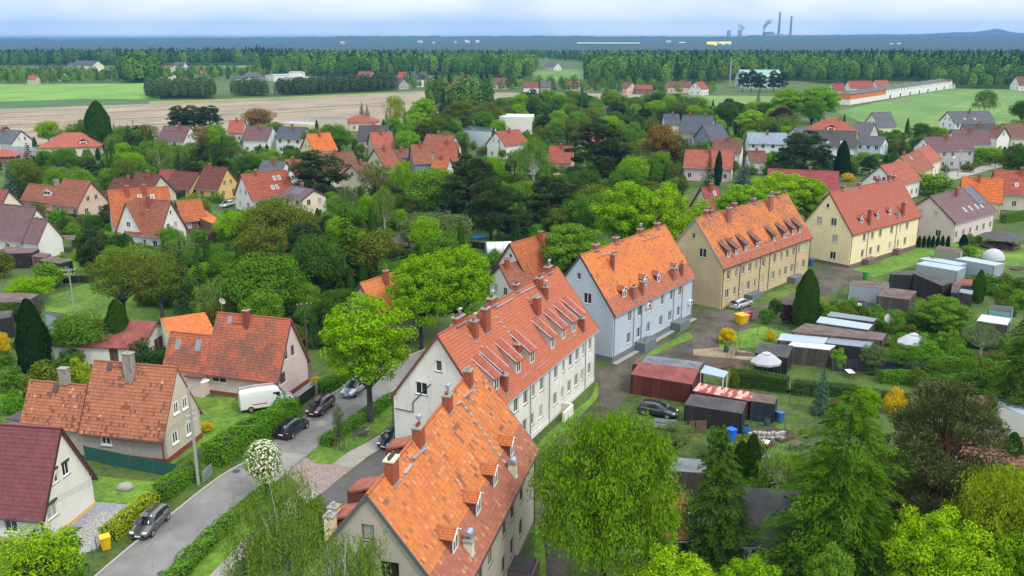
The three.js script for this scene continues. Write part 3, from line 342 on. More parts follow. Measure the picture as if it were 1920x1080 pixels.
function house(label, a, hr, he, Wd, roof, wall, o = {}) { // a = [x, y, x, y] ends of the ridge in the photograph
  const r = ridge(...a, hr); if (o.L) { r.L = o.L; } sizes.push([label.slice(0, 28), r.L.toFixed(1), Math.hypot(r.x, r.z).toFixed(0)]);
  const g = gable(o.name || 'house', label, 'house', { ...r, he, W: Wd, roof, wall, wins: autoWins(r.L, Wd, he, hr, o), course: 0.42, step: 0.075, over: 0.4, verge: 0.3, group: o.group, trim: M.darkTrim, pipes: [-1, 1], ...o });
  for (const c of o.chim || [[0, 0.1]]) chimney(g, c[0] * r.L, (c[1] || 0) * Wd, hr - 0.9 - Math.abs(c[1] || 0) * 2 * (hr - he), hr + (c[2] || 0.9), 0.7, 0.5, o.chimMat || M.brick, { flashY: 0.5 });
  for (const s of o.sky || []) { const f = part(g, 'skylight', box(0.75, 0.12, 1.15), M.white); const zz = s[2] * (Wd / 2) * (1 - s[1]); f.position.set(s[0] * r.L, he + (hr - he) * s[1] + 0.08, zz); f.rotation.x = s[2] * Math.atan2(hr - he, Wd / 2); part(f, 'pane', box(0.6, 0.02, 1.0, 0, 0.065, 0), o_sky); }
  for (const s of o.solar || []) { const f = part(g, 'solar_array', box(s[3], 0.06, s[4]), M.alloy); f.position.set(s[0] * r.L, he + (hr - he) * s[1] + 0.16, s[2] * (Wd / 2) * (1 - s[1])); f.rotation.x = s[2] * Math.atan2(hr - he, Wd / 2); const nx = Math.round(s[3] / 1.05), nz = Math.round(s[4] / 1.65); for (let i = 0; i < nx; i++) for (let j = 0; j < nz; j++) { const c = part(f, 'solar_panel', box(s[3] / nx - 0.05, 0.02, s[4] / nz - 0.05), M.solar); c.position.set((i + 0.5) * s[3] / nx - s[3] / 2, 0.045, (j + 0.5) * s[4] / nz - s[4] / 2); } }
  return g;
}
function wing(g, x, len, Wd, he, hr, side, roof, wall) { // cross wing out of the long side
  const z0 = g.o.W / 2 * side, w = g; const c = new THREE.Shape([[-Wd / 2, 0], [Wd / 2, 0], [Wd / 2, he], [0, hr - 0.1], [-Wd / 2, he]].map(p => new THREE.Vector2(...p))); const e = new THREE.ExtrudeGeometry(c, { depth: len, bevelEnabled: false }); if (side < 0) e.rotateY(Math.PI); const m = part(w, 'wing_wall', e, wall); m.position.set(x, 0, z0 - side * 0.3);
  const back = g.o.W / 2; const s1 = slopeGeo(-back, len + 0.3, Wd / 2 + 0.35, he - 0.35 * (hr - he) / (Wd / 2) + 0.06, 0, hr + 0.06, 0.4, 0.04), s2 = slopeGeo(-back, len + 0.3, -Wd / 2 - 0.35, he - 0.35 * (hr - he) / (Wd / 2) + 0.06, 0, hr + 0.06, 0.4, 0.04); const rg = merge([s1, s2]); rg.rotateY(side > 0 ? -Math.PI / 2 : Math.PI / 2); const rf = part(w, 'wing_roof', rg, roof); rf.position.set(x, 0.0, z0 - side * 0.3);
  const f = part(m, 'window', frameGeo(1.3, 1.3), M.white); f.position.set(0, Math.min(he, 2.2) - 0.2, side * (len + 0.02)); part(f, 'pane', box(1.2, 1.2, 0.03, 0, 0, 0), M.glass); const f2 = part(m, 'window', frameGeo(1.0, 1.1), M.white); f2.position.set(0, he + (hr - he) * 0.25, side * (len + 0.02)); part(f2, 'pane', box(0.9, 1.0, 0.03), M.glass);
}
function hip(label, c, size, he, hr, th, roof, wall, o = {}) { // hipped roof on a rectangular house; c = photo point of the roof top centre
  const p = P(c[0], c[1], hr), [Lx, Wz] = size, g = thing('house', label, 'house', o.group); g.position.set(p.x, 0, p.z); g.rotation.y = th; g.o = { L: Lx, W: Wz, he, hr };
  const wins = autoWins(Lx, Wz, he, he + 1, o); for (const s of ['+z', '-z', '+x', '-x']) { const end = s[1] === 'x', hw = (end ? Wz - 0.504 : Lx) / 2, half = (end ? Lx : Wz) / 2, list = wins[s] || []; wallPart(g, s, half, [[-hw, 0], [hw, 0], [hw, he], [-hw, he]], list.map(w => w.slice(0, 4)), wall); for (const [a, y, w, h] of list) addWindow(g, s, half, a, y, w, h); }
  const e = 0.6, X = Lx / 2 + e, Z = Wz / 2 + e, rl = Math.max(0, Lx / 2 - Wz / 2), n = Math.max(3, Math.round(Math.hypot(Z, hr - he) / 0.42)), q = new Quads(), at = (sx, sz, t, up) => [sx * (X + (rl - X) * t), he - 0.15 + (hr - he + 0.15) * t + up, sz * Z * (1 - t)];
  for (let k = 0; k < n; k++) { const a = k / n, b = (k + 1) / n, C = [[-1, 1], [1, 1], [1, -1], [-1, -1]]; for (let m = 0; m < 4; m++) { const u = C[m], v = C[(m + 1) % 4]; const l = m % 2 ? Wz : Lx; q.quad(at(...u, a, 0.045), at(...v, a, 0.045), at(...v, b, 0), at(...u, b, 0), [0, a * 6, l, a * 6, l, b * 6, 0, b * 6]); q.quad(at(...u, a, -0.02), at(...v, a, -0.02), at(...v, a, 0.045), at(...u, a, 0.045)); } }
  q.quad([-X, he - 0.16, -Z], [X, he - 0.16, -Z], [X, he - 0.16, Z], [-X, he - 0.16, Z]); part(g, 'roof', q.build(), roof); for (const [cx, cz] of o.chim || [[0.1, 0.1]]) chimney(g, cx * Lx, cz * Wz, hr - 1.3, hr + 0.7, 0.7, 0.5, M.brick); if (o.front) dormerBox(g, o.front, wall, roof); return g;
}
function dormerBox(g, [x, z, w], wall, roof) { const y = g.o.he + 0.1, hh = 1.5, d = part(g, 'dormer', box(w, hh, 2.6, 0, hh / 2, -1.0), wall); d.position.set(x, y, z); const r = part(d, 'dormer_roof', merge([slopeGeo(-1.8, 1.8, w / 2 + 0.3, hh - 0.1, 0, hh + 0.9), slopeGeo(-1.8, 1.8, -w / 2 - 0.3, hh - 0.1, 0, hh + 0.9)]), roof); r.rotation.y = Math.PI / 2; r.position.z = -1.3; const f = part(d, 'window', frameGeo(w * 0.6, 0.9), M.white); f.position.set(0, 0.8, 0.33); part(f, 'pane', box(w * 0.55, 0.8, 0.02), M.glass); }
// flat or lean-to building: roof corners given in the photograph at the roof's height
function shed(label, pts, h, wall, roof, o = {}) {
  const w = px(pts.map(([x, y]) => [x, y, h])), c = V(); for (const p of w) c.addScaledVector(p, 1 / w.length); const g = thing(o.name || 'shed', label, o.cat || 'shed', o.group); g.position.set(c.x, 0, c.z); const l = w.map(p => V(p.x - c.x, 0, p.z - c.z)), hs = o.hs || w.map(() => h), inset = o.inset ?? 0.12;
  const dl = l.map(p => p.clone().multiplyScalar(1 - inset / Math.max(0.5, p.length()))); if (!o.open) for (let k = 0; k < l.length; k++) { const m = (k + 1) % l.length, a = dl[k], b = dl[m], q = new Quads(), len = a.distanceTo(b); q.quad([a.x, 0, a.z], [b.x, 0, b.z], [b.x, hs[m] - 0.05, b.z], [a.x, hs[k] - 0.05, a.z], [0, 0, len, 0, len, hs[m], 0, hs[k]]); const nx = (b.z - a.z) / len * 0.08, nz = -(b.x - a.x) / len * 0.08; q.quad([a.x + nx, 0, a.z + nz], [b.x + nx, 0, b.z + nz], [b.x + nx, hs[m] - 0.05, b.z + nz], [a.x + nx, hs[k] - 0.05, a.z + nz]); part(g, 'wall', q.build(), wall); }
  else for (let k = 0; k < l.length; k++) part(g, 'post', bar(V(dl[k].x, 0, dl[k].z), V(dl[k].x, hs[k] - 0.05, dl[k].z), 0.06), wall);
  const q = new Quads(), t = 0.1, L4 = l.map((p, k) => [p.x, hs[k], p.z]), D4 = l.map((p, k) => [p.x, hs[k] - t, p.z]); if (l.length === 4) { const a = l[0].distanceTo(l[1]), b = l[1].distanceTo(l[2]); q.quad(...L4, [0, 0, a, 0, a, b, 0, b]); q.quad(...D4); for (let k = 0; k < 4; k++) q.quad(D4[k], D4[(k + 1) % 4], L4[(k + 1) % 4], L4[k], [0, 0, 1, 0, 1, 0.1, 0, 0.1]); } const rf = part(g, 'roof', q.build(), roof);
  if (o.rim) for (let k = 0; k < 4; k++) part(rf, 'edge', bar(V(...L4[k]), V(...L4[(k + 1) % 4]), 0.07, 0.07, 4), o.rim);
  if (o.door) { const [e, u, dw, dh, m] = o.door, a = dl[e], b = dl[(e + 1) % 4], len = a.distanceTo(b), d = part(g, 'door', box(dw, dh, 0.06, 0, dh / 2, 0), m || M.woodGrey); d.position.set(a.x + (b.x - a.x) * u, 0, a.z + (b.z - a.z) * u); d.rotation.y = -Math.atan2(b.z - a.z, b.x - a.x); part(d, 'handle', box(0.12, 0.04, 0.16, dw * 0.35, dh * 0.5, 0), M.zinc); }
  for (const [e, u, y, ww, wh, frame] of o.windows || []) { const a = dl[e], b = dl[(e + 1) % 4], f = part(g, 'window', frameGeo(ww, wh), frame || M.white); f.position.set(a.x + (b.x - a.x) * u, y, a.z + (b.z - a.z) * u); f.rotation.y = -Math.atan2(b.z - a.z, b.x - a.x); part(f, 'pane', box(ww - 0.06, wh - 0.06, 0.03), M.glass); }
  return g;
}
// ---------- ground, roads, fields ----------
{ const g = new THREE.PlaneGeometry(16000, 10000, 1, 1); g.rotateX(-Math.PI / 2); g.translate(0, 0, -4700); const a = g.attributes.position, uv = g.attributes.uv; for (let k = 0; k < a.count; k++) uv.setXY(k, a.getX(k), a.getZ(k)); structure('ground', g, M.meadow); }
const roadL = [[150, 1108], [181, 1080], [252, 1020], [322, 965], [382, 917], [420, 890], [462, 866], [500, 838], [560, 788], [620, 742], [690, 698], [745, 676], [800, 655], [850, 640]], roadR = [[285, 1112], [315, 1080], [375, 1018], [440, 962], [480, 932], [530, 892], [572, 858], [610, 824], [650, 795], [700, 758], [745, 728], [800, 694], [850, 668], [890, 655]];
ribbon('road', roadL, roadR, M.asphalt, 0.012);
const patchM = mat([0.24, 0.235, 0.23], 0.9, { map: T.asphalt }), patchL = mat([0.37, 0.36, 0.345], 0.9, { map: T.asphalt }); sheet('road_patch', [[540, 828], [586, 800], [620, 806], [600, 828], [572, 842]], patchM, 0.016); sheet('road_patch', [[640, 772], [668, 756], [690, 760], [664, 778]], patchM, 0.016); sheet('road_patch', [[500, 868], [520, 848], [574, 852], [540, 884]], patchL, 0.016); sheet('road_patch', [[590, 796], [630, 768], [642, 774], [606, 800]], patchL, 0.016);
structure('kerb', kerbGeo(smooth(px(roadL.slice(0, 7)))), M.kerb); structure('kerb', kerbGeo(smooth(px(roadR.slice(0, 5)))), M.kerb); structure('kerb', kerbGeo(smooth(px(roadL.slice(9)))), M.kerb); structure('kerb', kerbGeo(smooth(px(roadR.slice(7)))), M.kerb);
ribbon('footpath', [[372, 1100], [392, 1080], [440, 1030], [480, 990], [530, 946], [566, 912]], [[418, 1100], [436, 1080], [486, 1030], [520, 1000], [560, 960], [600, 925]], M.path, 0.010);
sheet('brick_crossing', [[536, 888], [574, 858], [592, 868], [664, 876], [640, 895], [602, 926], [566, 914]], M.paverPink, 0.018);
ribbon('pavement', [[622, 871], [650, 850], [690, 828], [736, 798], [780, 770]], [[664, 876], [690, 856], [735, 828], [780, 795], [820, 772]], M.path, 0.010);
sheet('yard', [[664, 876], [735, 830], [780, 800], [790, 990], [700, 1060], [600, 1020], [604, 925], [640, 896]], M.asphaltDark, 0.007);
ribbon('dirt_lane', [[1006, 1110], [1010, 1000], [1008, 900], [1030, 830], [1070, 780], [1118, 726], [1118, 690], [1150, 684], [1210, 655], [1296, 618], [1312, 584], [1360, 582], [1420, 574], [1478, 552], [1520, 520], [1545, 500], [1600, 502]], [[1062, 1110], [1056, 1000], [1052, 900], [1078, 840], [1128, 790], [1176, 740], [1192, 700], [1228, 676], [1290, 660], [1350, 640], [1395, 622], [1420, 600], [1460, 592], [1530, 560], [1590, 535], [1640, 512], [1690, 496]], M.dirt, 0.006);
ribbon('verge', [[1118, 716], [1108, 744], [1070, 776], [1010, 832], [1005, 850]], [[1122, 722], [1120, 744], [1092, 776], [1038, 832], [1030, 850]], M.lawn, 0.014); ribbon('verge', [[1190, 676], [1230, 654], [1292, 622]], [[1200, 680], [1260, 650], [1300, 634]], M.lawn, 0.014); ribbon('verge', [[1002, 985], [1002, 1040], [990, 1100]], [[1016, 985], [1022, 1040], [1024, 1100]], M.lawn, 0.014); ribbon('verge', [[1362, 582], [1440, 552], [1515, 515]], [[1368, 586], [1450, 566], [1520, 530]], M.grass, 0.014);
sheet('lawn', [[0, 695], [60, 698], [110, 760], [50, 790], [0, 788]], M.lawn, 0.004); sheet('lawn', [[330, 742], [440, 745], [470, 780], [400, 822], [310, 880], [352, 800]], M.lawn, 0.004); sheet('lawn', [[160, 890], [300, 905], [330, 890], [310, 930], [250, 945], [168, 942]], M.lawn, 0.008); sheet('lawn', [[560, 880], [600, 830], [640, 806], [735, 752], [735, 795], [690, 826], [622, 870], [592, 866]], M.lawn, 0.004); sheet('lawn', [[300, 1110], [335, 1080], [440, 975], [480, 945], [530, 946], [440, 1030], [392, 1080], [370, 1110]], M.lawn, 0.004); sheet('lawn', [[440, 1080], [520, 1000], [590, 940], [640, 1000], [620, 1100], [430, 1100]], M.lawn, 0.004);
sheet('lawn', [[80, 560], [200, 520], [330, 560], [350, 590], [230, 610], [90, 600]], M.lawn, 0.004); sheet('lawn', [[120, 488], [170, 470], [200, 480], [190, 520], [130, 520]], M.lawn, 0.004); sheet('lawn', [[880, 435], [960, 428], [975, 450], [890, 462]], M.lawn, 0.004); sheet('lawn', [[1600, 505], [1720, 465], [1770, 470], [1720, 495], [1640, 520]], M.lawn, 0.008); sheet('lawn', [[1345, 630], [1430, 612], [1480, 625], [1440, 650], [1350, 655]], M.lawn, 0.008); sheet('lawn', [[1760, 730], [1860, 712], [1880, 730], [1790, 745]], M.lawn, 0.004); sheet('lawn', [[1360, 830], [1480, 790], [1500, 880], [1380, 870]], M.grass, 0.004); sheet('lawn', [[1780, 455], [1920, 460], [1920, 500], [1800, 490]], M.lawn, 0.004); sheet('lawn', [[1660, 265], [1740, 258], [1720, 290], [1660, 290]], M.lawn, 0.01); sheet('lawn', [[0, 300], [60, 298], [100, 318], [0, 328]], M.meadow, 0.01);
sheet('garden_path', [[1300, 655], [1365, 650], [1420, 664], [1412, 676], [1300, 666]], M.sand, 0.010); sheet('garden_path', [[1760, 712], [1860, 722], [1858, 728], [1758, 718]], M.concrete, 0.010); sheet('paved_terrace', [[168, 940], [250, 947], [190, 985], [130, 990]], M.paverGrey, 0.012); sheet('gravel_bed', [[190, 960], [232, 958], [205, 1000], [180, 1030], [150, 1040], [140, 1000]], M.gravel, 0.016); sheet('concrete_pad', [[1140, 1000], [1200, 950], [1290, 960], [1430, 1010], [1420, 1050], [1160, 1040]], M.concrete, 0.006);
sheet('soil_bed', [[1200, 652], [1330, 640], [1400, 668], [1400, 690], [1320, 690], [1190, 680]], M.soil, 0.004); sheet('soil_bed', [[1650, 650], [1800, 660], [1850, 690], [1700, 690]], M.soil, 0.004); sheet('soil_bed', [[440, 690], [580, 680], [600, 720], [520, 750]], M.soil, 0.004); sheet('street', [[1640, 320], [1780, 322], [1880, 305], [1880, 312], [1760, 345], [1640, 335]], M.path, 0.01); sheet('street', [[1650, 268], [1740, 252], [1742, 256], [1660, 274]], M.path, 0.02);
for (const [x, y, w, h] of [[1500, 725, 60, 18], [1590, 760, 50, 14], [1770, 680, 60, 14], [1850, 690, 40, 14], [1870, 530, 40, 10], [1410, 850, 40, 16], [1660, 545, 30, 8], [1380, 660, 50, 10]]) sheet('vegetable_plot', [[x, y], [x + w, y + h * 0.3], [x + w * 0.9, y + h], [x - w * 0.1, y + h * 0.7]], M.soil, 0.014);
// open fields
const fieldM = (r, g, b) => mat([r, g, b], 0.95, { map: T.field });
const F_ = { bright: fieldM(0.20, 0.40, 0.035), deep: fieldM(0.055, 0.16, 0.03), plough: fieldM(0.40, 0.315, 0.215), stubble: fieldM(0.30, 0.33, 0.10), green: fieldM(0.145, 0.30, 0.045), green2: fieldM(0.19, 0.335, 0.05), strip: fieldM(0.13, 0.155, 0.06) };
sheet('field', [[-400, 160], [300, 156], [300, 190], [170, 186], [-400, 205]], F_.bright, 0.05); sheet('field', [[-400, 204], [170, 185.5], [300, 187], [300, 194], [-400, 218]], F_.deep, 0.1); sheet('field', [[-400, 217], [300, 193], [520, 186], [760, 173], [960, 174], [1240, 176], [1180, 184], [1010, 205], [720, 236], [480, 250], [-400, 300]], F_.plough, 0.06); sheet('field', [[280, 190.5], [480, 184.5], [820, 170], [820, 173], [500, 188.5], [280, 195]], F_.stubble, 0.14);
for (const l of [[-400, 227, 120, 207.5, 270, 198.5], [-400, 243, 250, 209, 480, 197], [-400, 258, 240, 223, 480, 212], [-300, 270, 130, 243, 480, 224], [520, 206, 620, 200, 730, 193], [480, 216, 600, 206.5, 720, 199]]) { const a = smooth(px([[l[0], l[1]], [l[2], l[3]], [l[4], l[5]]])), r = rng(l[1] | 0); structure('field_margin', flat([...a.map(p => V(p.x, 0, p.z - 1.0 - 0.9 * r())), ...a.slice().reverse().map(p => V(p.x, 0, p.z + 1.0 + 0.9 * r()))], 0.12), F_.strip); }
sheet('field', [[1130, 186], [1235, 178], [1460, 181], [1445, 205], [1330, 222], [1180, 205]], F_.green2, 0.09); sheet('field', [[1570, 210], [1640, 192], [1780, 166], [2300, 172], [2300, 260], [1700, 250], [1640, 240]], F_.green, 0.05); sheet('field', [[1690, 240], [1800, 195], [1870, 186], [1900, 200], [1800, 240]], F_.green2, 0.1); sheet('field', [[1000, 131], [1098, 130], [1108, 151], [1000, 152]], F_.green, 0.05); sheet('field', [[390, 124], [470, 123], [470, 134], [396, 135]], F_.green, 0.05);
// ---------- far woods: so many trees that they read as one mass ----------
function farTree(seed, tall, conif) { const lv = leaves(seed), r = lv.r, n = conif ? 240 : 400; for (let k = 0; k < n; k++) { const d = dirUp(r, -0.6); let x, y, z; if (conif) { const t = r(); const a = r() * 6.28, R0 = 3.0 * (1 - t) + 0.3; x = Math.cos(a) * R0; z = Math.sin(a) * R0; y = tall * (0.2 + 0.8 * t); } else { const b = 0.82 + 0.36 * vnoise(d[0] * 2 + 5, d[2] * 2 + d[1] + 5, 32, seed); x = d[0] * 5 * b; z = d[2] * 5 * b; y = tall * 0.52 + d[1] * tall * 0.48 * b; } const s = (conif ? 1.3 : 1.75) * (0.6 + 0.7 * r()); lv.leaf(x, y, z, d[0] + (r() - 0.5), d[1] + 0.4 + (r() - 0.5), d[2] + (r() - 0.5), s, s * 0.72, r() * 6.28); } const g = lv.build(); return g; }
const FT = { b1: farTree(501, 18, false), b2: farTree(502, 20, false), b3: farTree(503, 17, false), c1: farTree(504, 22, true), c2: farTree(505, 24, true) };
const white1 = LEAF(1, 1, 1, 0.15);
function wood(name, label, poly, spacing, pick, hscale = 1, jit = 0.8) { // poly in photo ground points
  const w = px(poly), r = rng(poly[0][0] * 7 + poly[0][1] * 131 + 3), xs = w.map(p => p.x), zs = w.map(p => p.z), lists = {}; const inside = (x, z) => { let c = false; for (let i = 0, j = w.length - 1; i < w.length; j = i++) if ((w[i].z > z) !== (w[j].z > z) && x < (w[j].x - w[i].x) * (z - w[i].z) / (w[j].z - w[i].z) + w[i].x) c = !c; return c; };
  for (let z = Math.min(...zs); z < Math.max(...zs); z += spacing) for (let x = Math.min(...xs); x < Math.max(...xs); x += spacing) { const X = x + (r() - 0.5) * spacing * jit, Z = z + (r() - 0.5) * spacing * jit; if (!inside(X, Z)) continue; const [kind, col] = pick(r, X, Z); (lists[kind] ||= []).push([X, Z, hscale * (1 - 0.42 * sstep(1150, 1800, Math.hypot(X, Z))) * (0.66 + 0.6 * r()), r() * 6.28, col]); }
  const g = thing(name, label, 'woodland', undefined, 'stuff'); for (const kind in lists) { const L0 = lists[kind], m = new THREE.InstancedMesh(FT[kind], white1, L0.length), e = new THREE.Object3D(), c = new THREE.Color(); L0.forEach(([x, z, s, a, col], k) => { e.position.set(x, 0, z); e.rotation.y = a; e.scale.set(s * (spacing > 14 ? 1.3 : 1), s, s * (spacing > 14 ? 1.3 : 1)); e.updateMatrix(); m.setMatrixAt(k, e.matrix); c.setRGB(...col); m.setColorAt(k, c); }); m.name = 'woodland_trees'; m.userData.kind = 'stuff'; m.castShadow = true; g.add(m); }
  return g;
}
const tone = (c, v) => c.map(x => x * v), GR = [0.09, 0.18, 0.022], DG = [0.058, 0.12, 0.02], CN = [0.034, 0.07, 0.018], LG = [0.14, 0.245, 0.03];
const mixW = (pc, bright = 0.2) => (r, x, z) => { const patch = fbm(x / 160 + 40, z / 160 + 40, 999, 3, 7); if (r() < pc * (patch > 0.5 ? 1.5 : 0.4)) return [r() < 0.5 ? 'c1' : 'c2', tone(CN, 0.8 + 0.5 * r())]; const b = r() < bright ? LG : r() < 0.55 ? GR : DG; return [['b1', 'b2', 'b3'][r() * 3 | 0], tone(b, 0.8 + 0.45 * r())]; };
wood('forest', 'dark wall of forest behind the bright green field', [[-300, 124], [480, 122], [640, 112], [760, 113], [760, 110], [-300, 110]], 9, mixW(0.42, 0.2), 1.1);
wood('forest', 'light green wood behind the white workshop halls', [[480, 140], [660, 145], [770, 140], [860, 142], [990, 150], [1003, 130], [990, 110], [640, 110]], 9, mixW(0.08, 0.3), 0.85);
wood('forest', 'broad wood around the turquoise hall beyond the fields', [[1100, 158], [1330, 158], [1380, 150], [1470, 150], [1560, 158], [1560, 118], [1400, 111], [1100, 118]], 9, mixW(0.18, 0.4), 0.85);
wood('forest', 'pine forest behind the white terraced row', [[1560, 158], [1700, 152], [1800, 152], [2200, 160], [2200, 111], [1560, 111]], 9, mixW(0.36, 0.35), 0.9);
wood('forest', 'wide forest belt stretching below the blue hills', [[-300, 110], [760, 110], [1000, 111], [1100, 118], [2300, 111], [2300, 104], [1000, 104], [-300, 104]], 13, mixW(0.4, 0.2), 0.95);
wood('tree_belt', 'tight grey green belt of trees at the edge of the bright field', [[276, 186], [400, 185], [404, 178], [280, 176]], 4.6, (r) => [['b1', 'b2'][r() * 2 | 0], tone([0.075, 0.13, 0.04], 0.85 + 0.3 * r())], 0.52); wood('tree_belt', 'square clump of trees between two field belts', [[438, 181], [500, 180], [500, 174], [438, 174]], 4.6, (r) => [['b1', 'b2'][r() * 2 | 0], tone([0.07, 0.12, 0.04], 0.85 + 0.3 * r())], 0.5); wood('tree_belt', 'long straight belt of trees in front of the workshop halls', [[520, 180], [740, 170], [740, 164], [520, 173]], 4.6, (r) => [['b1', 'b2'][r() * 2 | 0], tone([0.06, 0.10, 0.035], 0.85 + 0.3 * r())], 0.5);
wood('copse', 'copse with pale trees below the cream manor', [[-100, 158], [60, 158], [130, 157], [200, 157], [200, 143], [130, 140], [-100, 136]], 10, mixW(0.1, 0.5), 0.45); wood('copse', 'dense round copse beside the cream manor', [[230, 156], [296, 155], [296, 142], [230, 142]], 8, mixW(0.1, 0.25), 0.95); wood('copse', 'scattered trees among the hamlet roofs beyond the ploughed field', [[760, 168], [1000, 172], [1130, 176], [1340, 178], [1340, 170], [1100, 160], [760, 152]], 11, mixW(0.2, 0.35), 0.4); wood('copse', 'trees of the far hamlet left of the halls', [[200, 157], [300, 155], [500, 150], [520, 138], [380, 136], [200, 140]], 14, mixW(0.15, 0.4), 0.45); wood('copse', 'trees lining the far end of the green slope', [[1760, 166], [2200, 170], [2200, 156], [1740, 154]], 9, mixW(0.15, 0.3), 0.75); wood('copse', 'tall dark grove rising behind the garden suburb', [[806, 205], [930, 208], [925, 195], [810, 192]], 6, mixW(0.15, 0.05), 0.72);
// ---------- blue hills ----------
function hills(name, d, px0, px1, prof, depth, col, seed, amp) { // long wooded rise; prof = photo row of its skyline by column
  const q = new Quads(), n = 640, rows = 22, pt = (i, j) => { const u = i / n, x = px0 + (px1 - px0) * u, f = ray(x, HORIZON), y = prof(x), top = Math.max(4, heightFar(d, y)), t = j / rows, dd = d - depth * (1 - t), k = dd / Math.hypot(f.x, f.z); return [f.x * k, top * Math.pow(t, 0.8) + amp * (fbm(u * 190, t * 14 + 3, 4096, 5, seed) - 0.5) * (0.35 + t), f.z * k]; };
  for (let i = 0; i < n; i++) for (let j = 0; j < rows; j++) q.quad(pt(i, j), pt(i + 1, j), pt(i + 1, j + 1), pt(i, j + 1)); return structure(name, q.build(), mat(col, 0.95));
}
function heightFar(d, row) { const a = PITCH - Math.atan((CY - row) / F); return CAMH - Math.tan(a) * d; }
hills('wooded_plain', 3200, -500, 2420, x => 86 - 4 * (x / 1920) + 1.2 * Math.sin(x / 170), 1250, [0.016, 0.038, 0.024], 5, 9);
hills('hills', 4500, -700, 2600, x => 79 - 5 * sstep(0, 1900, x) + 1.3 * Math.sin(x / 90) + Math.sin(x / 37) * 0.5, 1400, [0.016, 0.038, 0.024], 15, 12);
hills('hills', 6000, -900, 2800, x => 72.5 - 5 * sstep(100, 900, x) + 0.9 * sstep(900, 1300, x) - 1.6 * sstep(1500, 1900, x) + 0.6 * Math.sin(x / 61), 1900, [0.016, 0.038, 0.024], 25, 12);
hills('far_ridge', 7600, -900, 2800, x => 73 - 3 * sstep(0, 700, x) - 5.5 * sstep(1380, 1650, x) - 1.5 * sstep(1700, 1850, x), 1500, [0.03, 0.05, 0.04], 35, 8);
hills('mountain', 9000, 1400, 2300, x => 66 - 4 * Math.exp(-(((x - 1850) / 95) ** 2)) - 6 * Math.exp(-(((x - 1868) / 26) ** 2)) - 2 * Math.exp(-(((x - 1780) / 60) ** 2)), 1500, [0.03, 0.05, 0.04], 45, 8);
function farPatch(name, x0, x1, y0, y1, d, m) { const at = (x, y) => { const f = ray(x, HORIZON), k = d / Math.hypot(f.x, f.z); return [f.x * k, heightFar(d, y), f.z * k]; }; const q = new Quads(); const b = at(x1, y1), a = at(x0, y1), c = at(x1, y0), e = at(x0, y0); const back = (p) => [p[0] * 1.03, p[1], p[2] * 1.03]; q.quad(a, b, back(c), back(e)); return structure(name, q.build(), m); }
const rape = mat([0.62, 0.5, 0.06], 0.95), pale = mat([0.45, 0.5, 0.3], 0.95); farPatch('rapeseed_field', 1326, 1346, 78, 85.5, 3400, rape); farPatch('rapeseed_field', 1348, 1372, 77.8, 81.5, 3400, rape); farPatch('pale_field', 1082, 1200, 80, 81.2, 3400, pale); farPatch('pale_field', 1274, 1286, 79, 80.2, 3400, pale);
{ const r = rng(77); for (const [x, y, n, dx] of [[790, 82, 3, 30], [880, 81, 4, 36], [1256, 81, 2, 8], [1360, 86, 3, 12], [1684, 85, 2, 12], [640, 82, 2, 8]]) for (let k = 0; k < n; k++) { const X = x + (r() - 0.5) * 2 * dx, d = 3250 + r() * 120, f = ray(X, HORIZON), kk = d / Math.hypot(f.x, f.z), h = 3.5 + 3 * r(), w = 7 + 8 * r(), hy = heightFar(d, y + (r() - 0.5) * 2); const g = merge([box(w, h, 10, 0, h / 2, 0), (() => { const s = new THREE.Shape([new THREE.Vector2(-6, h), new THREE.Vector2(6, h), new THREE.Vector2(0, h + 4)]); const e = new THREE.ExtrudeGeometry(s, { depth: w + 1, bevelEnabled: false }); e.rotateY(Math.PI / 2); e.translate(-w / 2 - 0.5, 0, 0); return e; })()]); g.translate(f.x * kk, hy, f.z * kk); solo('distant_house', 'tiny pale house among the woods of the blue hills', 'house', g, r() < 0.3 ? W.beige : W.grey, 'houses scattered below the blue hills'); } }
